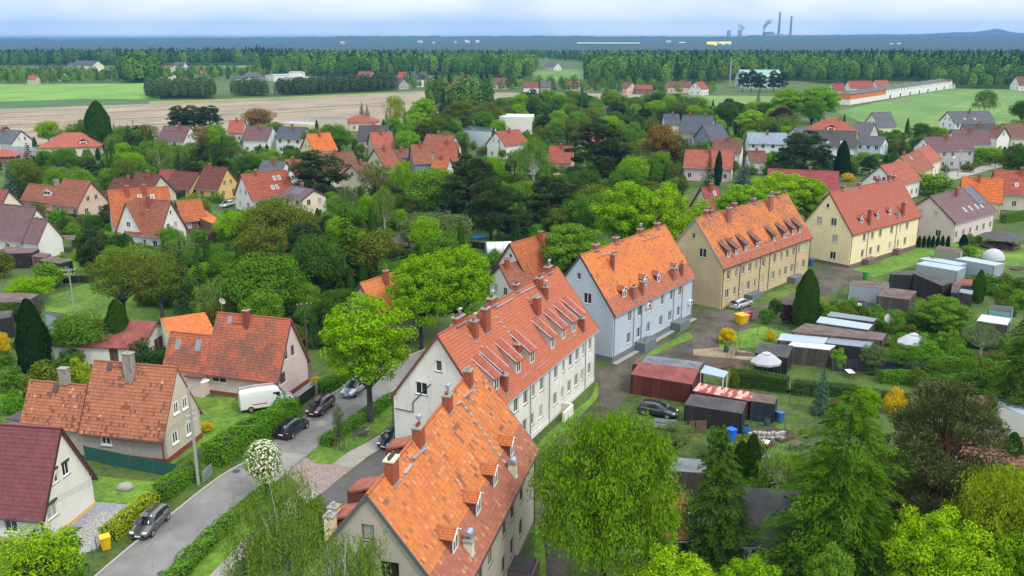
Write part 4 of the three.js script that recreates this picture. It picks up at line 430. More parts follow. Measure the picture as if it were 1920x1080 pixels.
// ---------- power station on the skyline ----------
{ const D = 6300, at = x => { const f = ray(x, HORIZON), k = D / Math.hypot(f.x, f.z); return V(f.x * k, 0, f.z * k); }, s = D / F / Math.cos(0.15), grey = mat([0.16, 0.17, 0.19], 0.9), tow = mat([0.3, 0.31, 0.33], 0.9), smoke = mat([0.42, 0.44, 0.48], 1, { transparent: true, opacity: 0.2 });
  for (const [x, top, r, lb] of [[1459.5, 26, 5.6, 'taller of the two slim concrete chimneys on the skyline'], [1481.5, 33, 5.2, 'shorter of the two slim concrete chimneys on the skyline']]) { const t = thing('power_station_chimney', lb, 'chimney'), p = at(x), h = heightFar(D, top); t.position.copy(p); part(t, 'shaft', bar(V(0, 0, 0), V(0, h, 0), r * 1.7, r, 14), grey); part(t, 'rim', bar(V(0, h, 0), V(0, h + 4, 0), r * 1.15, r * 1.15, 14), M.darkTrim); }
  { const t = thing('striped_chimney', 'short banded chimney with a smoke plume on the skyline', 'chimney'), p = at(1431), h = heightFar(D, 55); t.position.copy(p); for (let k = 0; k < 5; k++) part(t, 'band', bar(V(0, h * (0.3 + 0.14 * k), 0), V(0, h * (0.3 + 0.14 * (k + 1)), 0), 6 - 0.3 * k, 5.7 - 0.3 * k, 12), k % 2 ? mat([0.5, 0.48, 0.46], 0.9) : grey); part(t, 'shaft', bar(V(0, 0, 0), V(0, h * 0.3, 0), 7, 6, 12), grey); const pl = thing('smoke_plume', 'grey smoke drifting up from the banded chimney', 'smoke'); pl.position.copy(p); const r = rng(5), g = []; for (let k = 0; k < 26; k++) { const u = k / 26, b = new THREE.IcosahedronGeometry(4 + 8 * u + 3 * r(), 2); b.translate(4 + 36 * u * u + (r() - 0.5) * 12, h + 5 + 46 * u, (r() - 0.5) * 20); g.push(b); } part(pl, 'cloud', merge(g), smoke); }
  for (const [x, top, w, lb] of [[1366.5, 58, 8.5, 'squat cooling tower farthest from the slim chimneys'], [1387, 57.5, 9, 'cooling tower in the middle, with thin steam above']]) { const t = thing('cooling_tower', lb, 'cooling tower'), p = at(x), h = heightFar(D, top), pts = []; for (let k = 0; k <= 16; k++) { const u = k / 16; pts.push(new THREE.Vector2(w * s * 0.5 * (0.84 + 0.5 * Math.pow(u - 0.72, 2)), u * h)); } t.position.copy(p); part(t, 'shell', new THREE.LatheGeometry(pts, 28), tow); part(t, 'lip', (() => { const g = new THREE.TorusGeometry(w * s * 0.43, 1.6, 6, 28); g.rotateX(Math.PI / 2); g.translate(0, h, 0); return g; })(), grey); }
  { const pl = thing('steam_plume', 'faint steam above the middle cooling tower', 'smoke'), p = at(1388), h = heightFar(D, 57), r = rng(9), g = []; for (let k = 0; k < 12; k++) { const b = new THREE.IcosahedronGeometry(9 + 8 * r(), 2); b.translate((r() - 0.5) * 44, h + 8 + 36 * r(), (r() - 0.5) * 20); g.push(b); } pl.position.copy(p); part(pl, 'cloud', merge(g), mat([0.62, 0.66, 0.7], 1, { transparent: true, opacity: 0.22 })); }
  { const t = thing('boiler_house', 'low power station buildings at the foot of the slim chimneys', 'building'), p = at(1441); t.position.copy(p); part(t, 'hall', box(60, heightFar(D, 60), 40, 0, heightFar(D, 60) / 2, 0), grey); part(t, 'annex', box(120, heightFar(D, 64), 40, 30, heightFar(D, 64) / 2, 10), tow); }
}
// ---------- the five apartment blocks ----------
const ZC = (ox, oy, s) => (u, v) => [ox + u / s, oy + v / s];
function block(label, f, o) { // f: near right corner, turn, length, width, eaves, ridge
  const [x, z, th, Ln, Wd, he, hr] = f, dx = Math.cos(th), dz = -Math.sin(th), lx = -Math.sin(th), lz = -Math.cos(th);
  const cx = x + dx * Ln / 2 + lx * Wd / 2, cz = z + dz * Ln / 2 + lz * Wd / 2, zc = o.zc;
  const probe = new THREE.Group(); probe.position.set(cx, 0, cz); probe.rotation.y = th; probe.o = { L: Ln, W: Wd, he, hr }; probe.updateMatrixWorld(true);
  const wins = { '+z': [], '-x': [], '-z': [], '+x': [] }; const addW = (side, list, w, h) => { for (const [u, v, ww, hh] of list || []) { const [s, y] = onWall(probe, side, zc(u, v)); const half = (side === '+z' ? Ln : Wd) / 2; if (Math.abs(s) > half - 0.8) { console.log('skip', label.slice(0, 14), side, u, v, s.toFixed(1), y.toFixed(1)); continue; } wins[side].push([s, y, ww || w, hh || h]); } };
  addW('+z', o.long, o.ww || 1.05, o.wh || 1.45); addW('+z', o.narrow, 0.65, 1.35); addW('-x', o.gable, 1.15, 1.4);
  if (o.snap) for (const w of wins['+z']) { const t = o.snap.reduce((a, b) => Math.abs(b - w[1]) < Math.abs(a - w[1]) ? b : a); w[1] = t; }
  for (let k = 0; k < 7; k++) for (const y of [2.1, 5.0]) wins['-z'].push([(k - 3) * Ln / 7.5, y, 1.05, 1.4]);
  const g = gable('apartment_block', label, 'apartment block', { x: cx, z: cz, th, L: Ln, W: Wd, he, hr, wall: o.wall, gableWall: o.gableWall, roof: o.roof, style: 'tiles', tone: o.tone, bothTiled: o.bothTiled, wins, over: o.over ?? 0.3, verge: o.verge ?? 0.12, trim: o.trim, pipeMat: o.pipeMat || M.pipe, win: { recess: 0.13, sillMat: o.sillMat, frame: o.frame }, plinth: o.plinth, plinthH: o.plinthH || 0.7, capMat: o.capMat, dormerRoof: o.dormerRoof, group: undefined });
  for (const [u, v, w, ops] of o.ridgeChim || []) { const h = hitPlane(g, V(0, 0, 0), V(0, 0, 1), ...zc(u, v)); chimney(g, clamp(h.x, -Ln / 2 + 0.5, Ln / 2 - 0.5), 0, hr - 0.7, Math.min(Math.max(h.y, hr + 0.7), hr + 2.6), w || 0.7, 0.6, o.brick || M.brick, { flashY: 0.75, ...ops }); }
  for (const [bu, bv, tu, tv, w, ops] of o.slopeChim || []) { const b = onSlope(g, zc(bu, bv)); const t = hitPlane(g, b, V(0, 0, 1), ...zc(tu, tv)); chimney(g, b.x, b.z - 0.3, b.y - 0.3, clamp(t.y, b.y + 0.8, b.y + 4.2), w || 0.6, 0.6, (ops && ops.m) || o.brick || M.brick, ops || {}); }
  for (const [u, v] of o.dormers || []) dormer(g, zc(u, v), o.dormerKind, o.dormerO);
  for (const p of o.pipes || []) { const [s] = onWall(g, '+z', zc(...p)); const d = part(g, 'downpipe', bar(V(0, 0.1, 0), V(0, he - 0.35, 0), 0.055, 0.055, 6), o.pipeMat || M.pipe); d.position.set(s, 0, Wd / 2 + 0.075); }
  for (const [u0, v0, u1, v1] of o.rails || []) { const a = onSlope(g, zc(u0, v0)), b = onSlope(g, zc(u1, v1)); a.y += 0.16; b.y += 0.16; part(g, 'snow_guard', bar(a, b, 0.035, 0.035, 5), M.zinc); }
  for (const [u0, v0, u1, v1] of o.walks || []) { const a = onSlope(g, zc(u0, v0)), b = onSlope(g, zc(u1, v1)), l = a.distanceTo(b), m = part(g, 'roof_walkway', box(l, 0.05, 0.3), M.zinc); m.position.copy(a).add(b).multiplyScalar(0.5); m.position.y += 0.14; m.rotation.order = 'YZX'; m.rotation.y = -Math.atan2(b.z - a.z, b.x - a.x); m.rotation.z = Math.atan2(b.y - a.y, Math.hypot(b.x - a.x, b.z - a.z)); }
  for (const [u0, v0, u1, v1, n] of o.vents || []) for (let k = 0; k < n; k++) { const t = k / (n - 1), b = onSlope(g, zc(u0 + (u1 - u0) * t, v0 + (v1 - v0) * t)), m = part(g, 'vent_tile', box(0.34, 0.14, 0.3), M.cement); m.position.set(b.x, b.y + 0.1, b.z); m.rotation.x = 0.5; }
  return g;
}
const patchy = (x, y, s) => fbm(x, y, 4096, 4, s);
const ORANGE = [0.52, 0.165, 0.04], DULL = [0.29, 0.105, 0.066], BRICKRED = [0.38, 0.115, 0.052];
const mix3 = (a, b, t) => a.map((v, k) => v + (b[k] - v) * t), scale3 = (c, s) => c.map(v => v * s);
const toneO = (u, v, r) => { // bright clay, older dull rows at the eaves, weathered blackened tiles in patches
  const p = patchy(u * 16 + 3, v * 9 + 3, 3); let c = mix3(ORANGE, BRICKRED, clamp(r() * 0.55 + (p - 0.5) * 0.9)); if (v < 0.27) c = mix3(DULL, BRICKRED, r() * 0.4); const b = sstep(0.6, 0.72, patchy(u * 26 + 9, v * 14 + 9, 8)) * (v > 0.35 ? 1 : 0); if (r() < b * 0.55) c = scale3(mix3(c, [0.16, 0.1, 0.08], 0.6), 0.8); else if (r() < 0.05 + 0.2 * b) c = mix3(c, [0.55, 0.3, 0.16], 0.5); return scale3(c, 0.82 + 0.3 * r()); };
const toneG = (u, v, r) => { const p = patchy(u * 10 + 30, v * 5 + 30, 13); let c = mix3(ORANGE, BRICKRED, clamp(r() * 0.4 + (p - 0.5) * 1.2)); if (v < 0.24) c = mix3(DULL, BRICKRED, 0.5 + r() * 0.4); if (r() < 0.05) c = scale3(c, 0.55); return scale3(c, 0.88 + 0.25 * r()); };
const toneK = (u, v, r) => { const p = patchy(u * 12 + 60, v * 6 + 60, 23); let c = mix3(ORANGE, [0.29, 0.115, 0.065], clamp(r() * 0.5 + (p - 0.45) * 1.5)); if (v < 0.22) c = mix3(DULL, BRICKRED, 0.4 + r() * 0.4); if (r() < 0.08) c = scale3(c, 0.5); return scale3(c, 0.86 + 0.26 * r()); };
const toneW = (u, v, r) => scale3(mix3([0.36, 0.10, 0.052], [0.41, 0.12, 0.058], r() * 0.6 + 0.4 * patchy(u * 6, v * 4, 33)), 0.9 + 0.2 * r());
const toneY = (u, v, r) => scale3([0.33, 0.092, 0.06], 0.9 + 0.22 * r());
const cheekPale = mat([0.46, 0.44, 0.4], 0.8);
{
  const z = ZC(1500, 320, 5.4), g = block('yellow rendered apartment block with smooth red roof, last of the five in the row', [60.18, -155.45, 0.71, 25.67, 9.93, 6.45, 13.02], { zc: z, wall: W.blockYellow, roof: R.red, tone: toneY, plinth: W.plinth, plinthH: 0.55, trim: M.brownTrim, pipeMat: M.brownTrim, sillMat: M.brownTrim, snap: [2.0, 4.95, 6.0],
    long: [[652, 670], [735, 650], [815, 627], [930, 598], [1085, 555], [632, 840], [714, 815], [795, 790], [908, 760], [1063, 715]], narrow: [[1015, 575], [992, 735]], gable: [[280, 355, 0.65, 0.8], [195, 505], [340, 520], [350, 690], [330, 858]],
    ridgeChim: [[432, 155, 0.7], [597, 130, 0.7], [795, 78, 0.9, { cowl: true }], [905, 45, 0.6], [950, 55, 0.6]], slopeChim: [[708, 570, 716, 400, 0.55], [1050, 475, 1050, 330, 0.6], [998, 500, 1002, 430, 0.35, { m: M.zinc, pots: 1 }]], dormers: [[622, 527], [785, 482], [908, 448]], dormerKind: 'gable', dormerO: { w: 1.15, h: 1.05 }, pipes: [[690, 650], [980, 560]], rails: [[430, 205, 590, 180], [810, 128, 920, 108]] });
  part(g, 'side_steps', box(3.2, 1.0, 1.3, -6.6, 0.5, 5.7), W.plinth); part(g, 'cellar_porch', box(1.6, 1.1, 1.2, 4, 0.55, 5.6), W.plinth);
}
{
  const z = ZC(1260, 360, 4.5), g = block('khaki apartment block with long brown shed dormers, between the yellow and blue-grey blocks', [31.65, -130.33, 0.82, 29.66, 10.37, 6.71, 13.32], { zc: z, wall: W.khaki, roof: R.orange, tone: toneK, trim: M.greyTrim, pipeMat: M.darkTrim, sillMat: M.brownTrim, plinth: W.khaki, plinthH: 0.4, snap: [2.1, 5.0],
    long: [[480, 685], [602, 643], [660, 622], [775, 580], [870, 545], [976, 507], [1030, 487], [1132, 448], [465, 853], [585, 808], [645, 783], [760, 738], [855, 700], [960, 660], [1012, 640], [1110, 602]], narrow: [[545, 663], [715, 603], [926, 525], [1076, 470], [530, 828], [700, 763], [910, 682], [1057, 622]], gable: [[180, 370, 0.6, 0.9], [258, 515, 1.3, 1.4]],
    ridgeChim: [[285, 158, 0.6], [325, 165, 0.7], [527, 97, 0.8], [688, 58, 0.9], [890, 5, 1.0]], slopeChim: [[487, 275, 490, 140, 1.1, { m: M.brickPink }], [838, 170, 840, 40, 1.1, { m: M.brickPink, cowl: true }]], dormers: [[475, 548], [540, 525], [622, 492], [718, 462], [862, 415], [948, 385], [1020, 357], [1078, 342]], dormerKind: 'shed', dormerO: { w: 1.05, h: 1.25, pitch: 0.5, cheek: M.brownTrim, roof: R.brown, flash: M.darkTrim }, pipes: [[570, 700], [740, 640], [820, 600], [1045, 520]], rails: [[525, 545, 740, 480], [760, 465, 910, 425], [920, 410, 1085, 360], [340, 215, 455, 180], [685, 135, 790, 110]] });
  part(g, 'entrance_steps', box(3.4, 0.9, 1.4, -6, 0.45, 6.0), W.plinthGrey); part(g, 'entrance_steps', box(3.4, 0.9, 1.4, 8.6, 0.45, 6.0), W.plinthGrey); part(g, 'railing', merge([bar(V(-7.7, 1.5, 6.7), V(-4.3, 1.5, 6.7), 0.03), bar(V(-7.7, 0.9, 6.7), V(-7.7, 1.5, 6.7), 0.03), bar(V(-4.3, 0.9, 6.7), V(-4.3, 1.5, 6.7), 0.03), bar(V(-6, 0.9, 6.7), V(-6, 1.5, 6.7), 0.03)]), M.darkTrim);
}
{
  const z = ZC(1040, 420, 4), g = block('blue-grey apartment block with orange roof and dark grey plinth', [12.72, -107.12, 0.94, 23.24, 10.09, 6.64, 13.32], { zc: z, wall: W.blueGrey, roof: R.orange, tone: toneG, trim: M.darkTrim, pipeMat: M.greyTrim, sillMat: M.zinc, plinth: W.plinthGrey, plinthH: 0.75, snap: [2.2, 5.15],
    long: [[565, 685], [640, 640], [718, 600], [810, 560], [878, 528], [942, 495], [556, 850], [630, 810], [703, 772], [798, 718], [866, 682], [930, 648]], gable: [[180, 392, 0.65, 0.9], [245, 558, 1.2, 1.4]],
    ridgeChim: [[308, 170, 1.0], [458, 115, 0.9], [640, 55, 0.9, { cowl: true }], [768, 5, 0.9]], slopeChim: [[445, 362, 440, 238, 0.32], [605, 582, 605, 478, 0.95, { m: M.brickPink }], [668, 552, 668, 440, 0.55, { m: M.brickPink }], [905, 437, 908, 335, 1.1, { m: M.brickPink }], [963, 405, 963, 300, 0.45, { m: M.brickPink }]], dormers: [[520, 548], [676, 462], [778, 432], [912, 372]], dormerKind: 'gable', dormerO: { w: 1.15, h: 1.15, roof: R.rust }, pipes: [[650, 700], [592, 700], [890, 600], [955, 540]], walks: [[345, 245, 480, 205], [660, 130, 785, 90]] });
  for (const p of [[690, 610], [1008, 585]]) { const [s, y] = onWall(g, '+z', z(...p)); const a = part(g, 'air_conditioner', box(0.85, 0.65, 0.32, 0, 0, 0), M.white); a.position.set(s, y, 5.045 + 0.2); part(a, 'fan_grille', (() => { const c = new THREE.CylinderGeometry(0.24, 0.24, 0.02, 16); c.rotateX(Math.PI / 2); c.translate(0.1, 0, 0.17); return c; })(), M.darkTrim); }
  part(g, 'entrance_steps', box(3.2, 1.2, 1.5, -4.2, 0.6, 5.85), W.plinthGrey); part(g, 'entrance_steps', box(3.0, 1.2, 1.5, 6.2, 0.6, 5.85), W.plinthGrey); part(g, 'paving_strip', box(23.6, 0.06, 0.7, 0, 0.03, 5.5), M.concrete); part(g, 'railing', merge([bar(V(-5.8, 1.9, 6.5), V(-4, 1.9, 6.5), 0.03), bar(V(-5.8, 1.2, 6.5), V(-5.8, 1.9, 6.5), 0.03), bar(V(-4, 1.2, 6.5), V(-4, 1.9, 6.5), 0.03)]), M.darkTrim);
}
{
  const z = ZC(720, 500, 3.085), g = block('weathered white apartment block with eight pale shed dormers and tall brick chimneys', [-2.25, -75.87, 1.12, 27.98, 10.17, 6.82, 13.5], { zc: z, wall: W.weathered, roof: R.red, tone: toneW, trim: M.brownTrim, pipeMat: M.zinc, sillMat: M.darkTrim, plinth: W.weathered, plinthH: 0.5, brick: M.brick, snap: [2.2, 5.2],
    long: [[765, 800], [820, 755], [914, 680], [995, 605], [1080, 540], [1118, 512], [1193, 447], [815, 915], [908, 840], [990, 770], [1072, 698], [1112, 662], [1188, 595]], narrow: [[866, 718], [1040, 572], [1155, 483], [860, 888], [1033, 735], [1148, 632]], gable: [[315, 575, 0.7, 1.1], [215, 705, 1.3, 1.25]],
    ridgeChim: [[430, 292, 1.6, { cowl: true }], [622, 190, 1.1, { cowl: true }], [765, 105, 0.7], [950, 20, 1.2, { cowl: true }]], slopeChim: [[540, 430, 540, 318, 0.7, { cowl: true }], [605, 390, 605, 245, 1.0], [900, 295, 895, 185, 0.95, { pots: 3, pot: M.zinc }], [948, 205, 950, 122, 0.45, { cowl: true }], [912, 150, 910, 70, 0.9], [715, 738, 716, 632, 0.5, { pots: 1, pot: M.zinc }], [1158, 390, 1158, 304, 0.5, { pots: 1, pot: M.zinc }], [788, 510, 788, 455, 0.5, { pots: 1, pot: M.zinc }]], dormers: [[648, 712], [692, 668], [775, 612], [855, 555], [975, 470], [1038, 415], [1098, 375], [1142, 340]], dormerKind: 'shed', dormerO: { w: 1.2, h: 1.5, pitch: 0.54, cheek: cheekPale, flash: M.zinc }, pipes: [[845, 780], [955, 700], [1165, 470]], rails: [[790, 660, 850, 610], [880, 600, 960, 540], [1050, 440, 1110, 400]], walks: [[645, 245, 745, 190], [760, 175, 880, 115]], vents: [[495, 410, 600, 500, 4], [650, 300, 760, 440, 6], [830, 190, 890, 275, 4]] });
  part(g, 'cellar_wall', box(2.6, 1.1, 0.25, 2.4, 0.55, 6.4), W.weathered); part(g, 'cellar_wall', box(2.0, 1.1, 0.25, -11.5, 0.55, 6.2), W.weathered); part(g, 'cellar_wall', box(0.25, 1.1, 1.2, 3.8, 0.55, 5.75), W.weathered);
  const a = V(-14.05, 7.2, -2.6); part(g, 'cable', merge([bar(V(-14.05, 8.6, -0.9), V(-14.05, 6.4, -2.9), 0.05), bar(V(-14.05, 6.4, -2.9), V(-14.05, 5.4, -2.9), 0.05), bar(V(-14.05, 5.4, -2.9), V(-14.05, 5.4, -4.9), 0.05)]), M.darkTrim);
}
{
  const z = ZC(620, 680, 2.7), g = block('taupe apartment block with bright orange patched tile roof and four small gabled dormers', [-3.63, -46.54, 1.32, 22.3, 10.22, 7.18, 13.81], { zc: z, wall: W.taupe, gableWall: W.taupe, roof: R.orange, tone: toneO, bothTiled: true, trim: mat([0.09, 0.115, 0.125], 0.6), pipeMat: M.darkTrim, sillMat: M.brownFrame, frame: M.brownFrame, plinth: W.plinth, plinthH: 0.5, snap: [2.4, 5.35],
    long: [[965, 625], [920, 710], [880, 800], [808, 930], [760, 1020], [962, 800], [918, 895], [876, 980]], gable: [[188, 860, 0.8, 1.1], [300, 1060, 1.2, 1.4]],
    slopeChim: [[335, 622, 330, 492, 0.95, { pots: 4, pot: M.darkTrim, cap: W.cream, m: M.brick }], [468, 440, 468, 325, 0.9, { cowl: true, m: M.brick }], [612, 262, 610, 168, 0.8, { cowl: true, m: M.brick }], [716, 138, 712, 46, 0.75, { pots: 3, pot: M.cement, m: M.brick }], [940, 590, 938, 515, 0.5, { m: W.cream, pots: 0, flash: true }], [722, 985, 722, 905, 0.5, { m: W.cream, pots: 0 }]], dormers: [[916, 470], [832, 618], [746, 762], [628, 950]], dormerKind: 'gable', dormerO: { w: 1.25, h: 1.3, roof: R.orange }, rails: [], walks: [[372, 570, 410, 520], [415, 495, 480, 440], [635, 220, 660, 205], [668, 185, 718, 145]], vents: [[685, 238, 876, 508, 9]] });
  for (const p of [[938, 505], [722, 885]]) { const b = onSlope(g, z(p[0] + 2, p[1] + 85)); const c = new THREE.CylinderGeometry(0.3, 0.3, 0.62, 14, 1, false, 0, Math.PI); c.rotateZ(Math.PI / 2); const m = part(g, 'vent_cowl', c, mat([0.35, 0.45, 0.55], 0.35, { metalness: 0.5 })); m.position.set(b.x, b.y + 1.45, b.z - 0.3); }
  for (const [sx, hz] of [[-8.3, -3.0], [-5.4, -2.6], [2.0, -2.9]]) { const y = 13.4 + hz * (13.81 - 7.18) / 5.11, d = part(g, 'rear_dormer', box(1.6, 1.0, 1.6, 0, 0.5, -0.3), M.brownTrim); d.position.set(sx, y, hz); const rf = part(d, 'dormer_roof', slopeGeo(-0.9, 0.9, -0.9, 1.0, 0.9, 1.55, 0.34, 0.03), R.rust); }
  chimney(g, -9.8, -3.2, 8.8, 11.2, 0.6, 0.6, W.cream, { pots: 1, pot: M.zinc }); chimney(g, -8.4, -3.6, 8.6, 11.0, 0.6, 0.6, W.cream, { pots: 1, pot: M.zinc });
  part(g, 'porch', merge([box(2.4, 1.1, 0.2, 3.2, 0.55, 7.0), box(0.2, 1.1, 1.8, 2.1, 0.55, 6.1), box(0.2, 1.1, 1.8, 4.3, 0.55, 6.1)]), W.plinth); part(g, 'porch_roof', box(2.2, 0.08, 1.7, 3.2, 1.14, 6.0), M.felt);
}
// ---------- near houses left of the street ----------
function stepWing(g, len, p, wall, roof, style, tn, end = -1) { // lower-ridged part of the roof that carries the front slope on; p = photo point of its ridge
  const o = g.o, t = (o.hr - o.he) / (o.W / 2), b = onSlope(g, p), y2 = b.y, z2 = b.z, over = 0.35, x0 = end * o.L / 2, x1 = x0 + end * len, xa = Math.min(x0, x1) - (end < 0 ? 0.25 : -0.23), xb = Math.max(x0, x1) + (end > 0 ? 0.25 : -0.23), zf = o.W / 2, zb = z2 - (y2 - o.he) / t, y0 = o.he - over * t + 0.06;
  const rf = part(g, 'lower_roof', merge([slopeGeo(xa, xb, zf + over, y0, z2, y2, style === 'tiles' ? 3 : 0.36, style === 'tiles' ? 0.004 : 0.035), slopeGeo(xa, xb, zb - over, y0, z2, y2, 0.36, 0.035)]), roof); if (style === 'tiles') tiles(rf, xa, xb, zf + over, y0, z2, y2, tn, tileMat, 77 + Math.round(len * 10));
  const c = part(rf, 'ridge_cap', capGeo(xb - xa, 0.13), roof); c.position.set((xa + xb) / 2, y2, z2);
  const mid = (x0 + x1) / 2; part(g, 'wall', merge([box(len - 0.02, o.he - 0.12, 0.25, mid, o.he / 2 - 0.06, zf - 0.125), box(len - 0.02, o.he - 0.12, 0.25, mid, o.he / 2 - 0.06, zb + 0.125)]), wall); const s = new THREE.Shape([[zb, 0], [zf, 0], [zf, o.he - 0.2], [z2, y2 - 0.2], [zb, o.he - 0.2]].map(q => new THREE.Vector2(-q[0], q[1]))), e = new THREE.ExtrudeGeometry(s, { depth: 0.2, bevelEnabled: false }); e.rotateY(Math.PI / 2); e.translate(end < 0 ? x1 : x1 - 0.2, 0, 0); part(g, 'wall', e, wall); return { y2, z2, mid };
}
const winsAt = (f, list) => { const probe = new THREE.Group(); probe.position.set(f.x, 0, f.z); probe.rotation.y = f.th; probe.o = f; probe.updateMatrixWorld(true); const out = {}; for (const [side, pxl, w, h, op] of list) { const [s, y] = onWall(probe, side, pxl); (out[side] ||= []).push([s, clamp(y, h / 2 + 0.3, 99), w, h, op]); } return out; };
const clay = (a, b, dark) => (u, v, r) => { const p = patchy(u * 8 + 12, v * 5 + 12, 43); let c = mix3(a, b, clamp(r() * 0.5 + (p - 0.5) * 1.4)); if (r() < dark * sstep(0.5, 0.66, patchy(u * 10 + 3, v * 7 + 8, 47))) c = scale3(c, 0.5); if (r() < 0.01) c = mix3(c, [0.55, 0.33, 0.2], 0.7); return scale3(c, 0.86 + 0.26 * r()); };
{ const f = { ...ridge(-90, 790, 109.5, 804, 8.8), he: 3.0, W: 6.5 }; const g = gable('house', 'white house with glossy maroon pressed-metal roof beside the gravel bed', 'house', { ...f, roof: R.maroon, wall: W.white, course: 0.35, step: 0.045, over: 0.4, verge: 0.25, trim: mat([0.06, 0.02, 0.022], 0.5), pipeMat: M.darkTrim, plinth: W.ochre, plinthH: 0.35, wins: winsAt(f, [['+x', [103, 894], 0.9, 1.15, { lintel: true, recess: 0.12 }], ['+x', [123.5, 879], 0.9, 1.15, { lintel: true }], ['+x', [98, 957], 1.3, 1.3, { lintel: true }], ['+z', [20, 985], 1.2, 1.3]]) }); }
{ const f = { ...ridge(178, 677, 331, 690, 8.8), he: 3.2, W: 6.3 }, tn = clay([0.37, 0.14, 0.07], [0.28, 0.105, 0.06], 0.5); const g = gable('house', 'grey rendered house with stepped weathered clay roof above the green screen fence', 'house', { ...f, roof: R.rust, style: 'tiles', tone: tn, wall: W.grey, gableWall: W.beige, barge: false, over: 0.4, verge: 0.08, pipeMat: M.brownTrim, pipes: [1], plinth: W.plinthRed, plinthH: 0.55, wins: winsAt(f, [['+x', [329.5, 764], 0.85, 1.25, { thick: 0.14, recess: 0.02, sillMat: M.white }], ['+x', [346, 755], 0.85, 1.25, { thick: 0.14, recess: 0.02, sillMat: M.white }], ['+x', [328, 819], 0.95, 1.3, { thick: 0.14, recess: 0.02, sillMat: M.white }], ['+x', [354, 803], 0.95, 1.3, { thick: 0.14, recess: 0.02, sillMat: M.white }], ['+z', [199, 823], 1.15, 1.25, { thick: 0.15, recess: 0.02, sillMat: M.white }]]) });
  stepWing(g, 6.6, [120, 719], W.grey, R.rust, 'tiles', tn); const b = onSlope(g, [243, 712]); chimney(g, b.x, b.z - 0.2, b.y - 0.3, 10.1, 0.95, 0.7, M.cement, { pots: 1, pot: M.cement, flash: false }); chimney(g, -7.3, 1.2, 6.6, 8.2, 0.9, 0.6, M.cement, { pots: 0, flash: false }); const h = onSlope(g, [206, 690]), m = part(g, 'roof_hatch', box(0.55, 0.14, 0.7), M.darkTrim); m.position.copy(h); m.position.y += 0.1; m.rotation.x = 1.0; const h2 = onSlope(g, [105, 730]), m2 = part(g, 'roof_hatch', box(0.6, 0.14, 0.8), M.darkTrim); m2.position.copy(h2); m2.position.y += 0.1; m2.rotation.x = 1.0; const w = part(g, 'roof_walkway', bar(V(h.x, h.y + 0.15, h.z), V(b.x, h.y + 0.15, h.z), 0.05), M.brownTrim);
  const win = part(g, 'window', frameGeo(1.15, 1.25, 0.15), M.white); win.position.set(-8.0, 1.75, 3.17); part(win, 'pane', box(1.1, 1.2, 0.01), M.glass); part(win, 'sill', box(1.3, 0.06, 0.2, 0, -0.66, 0.06), M.white); part(g, 'annex_roof', box(2.6, 0.12, 4.6, -12.6, 2.7, 0.2), M.felt); part(g, 'annex_wall', box(2.2, 2.6, 4.2, -12.5, 1.3, 0.2), W.grey); }
{ const f = { ...ridge(410, 587, 543, 600, 8.8), he: 3.1, W: 6.5 }, tn = (u, v, r) => { const p = patchy(u * 3 + 2, v * 2 + 4, 53); return scale3(mix3([0.42, 0.11, 0.048], [0.20, 0.085, 0.06], sstep(0.3, 0.72, p + (r() - 0.5) * 0.3)), 0.88 + 0.24 * r()); }; const g = gable('house', 'pink rendered house with orange and brown mottled tile roof behind white van', 'house', { ...f, roof: R.red, style: 'tiles', tone: tn, wall: W.pink, over: 0.4, verge: 0.2, trim: M.brownTrim, bargeEnds: [1], pipeMat: M.brownTrim, pipes: [1], plinth: W.plinthRed, plinthH: 0.45, wins: winsAt(f, [['+x', [535.5, 664], 0.75, 1.25, { frame: M.brownFrame, sillMat: M.white }], ['+x', [548.5, 657], 0.75, 1.25, { frame: M.brownFrame, sillMat: M.white }], ['+x', [530, 709], 1.2, 1.3, { frame: M.brownFrame, sillMat: M.white }], ['+z', [410, 707], 1.9, 1.35, { frame: M.white, pane: M.glass, sillMat: M.white }]]) });
  const s = stepWing(g, 5.6, [362, 626], W.pink, R.red, 'tiles', tn); for (const p of [[334, 646], [372, 648]]) skylight(g, p, 1, 0.75, 1.35); skylight(g, [431, 600], 1, 0.6, 0.9); const b = onSlope(g, [462, 616]); chimney(g, b.x, b.z - 0.2, b.y - 0.3, 9.6, 0.6, 0.6, M.brickDark, { pots: 1, flash: false }); const w = part(g, 'roof_walkway', bar(V(b.x - 2, b.y + 0.5, b.z - 0.1), V(b.x, b.y + 0.5, b.z - 0.1), 0.05), M.brownTrim);
  part(g, 'antenna_pole', bar(V(-4.4, 8.4, -0.3), V(-4.4, 10.4, -0.3), 0.03), M.pipe); const dish = part(g, 'satellite_dish', new THREE.SphereGeometry(0.62, 18, 8, 0, 6.283, 0, 0.75), M.white); dish.position.set(-4.4, 10.1, -0.3); dish.rotation.x = -1.3; dish.scale.y = 0.5; part(g, 'porch_wall', box(2.0, 2.4, 1.4, -5.5, 1.2, 3.9), W.pink); part(g, 'porch_roof', box(2.3, 0.12, 1.8, -5.5, 2.5, 4.0), M.brownTrim); part(g, 'side_path', box(0.9, 0.05, 7.6, 5.4, 0.03, 0.4), M.concrete); }
shed('cream annex with ribbed orange roof and stacked tiles behind pink house', [[318, 630], [301, 597], [384, 585], [408, 630]], 5.0, W.cream, R.brightOrange, { name: 'annex', cat: 'building' });
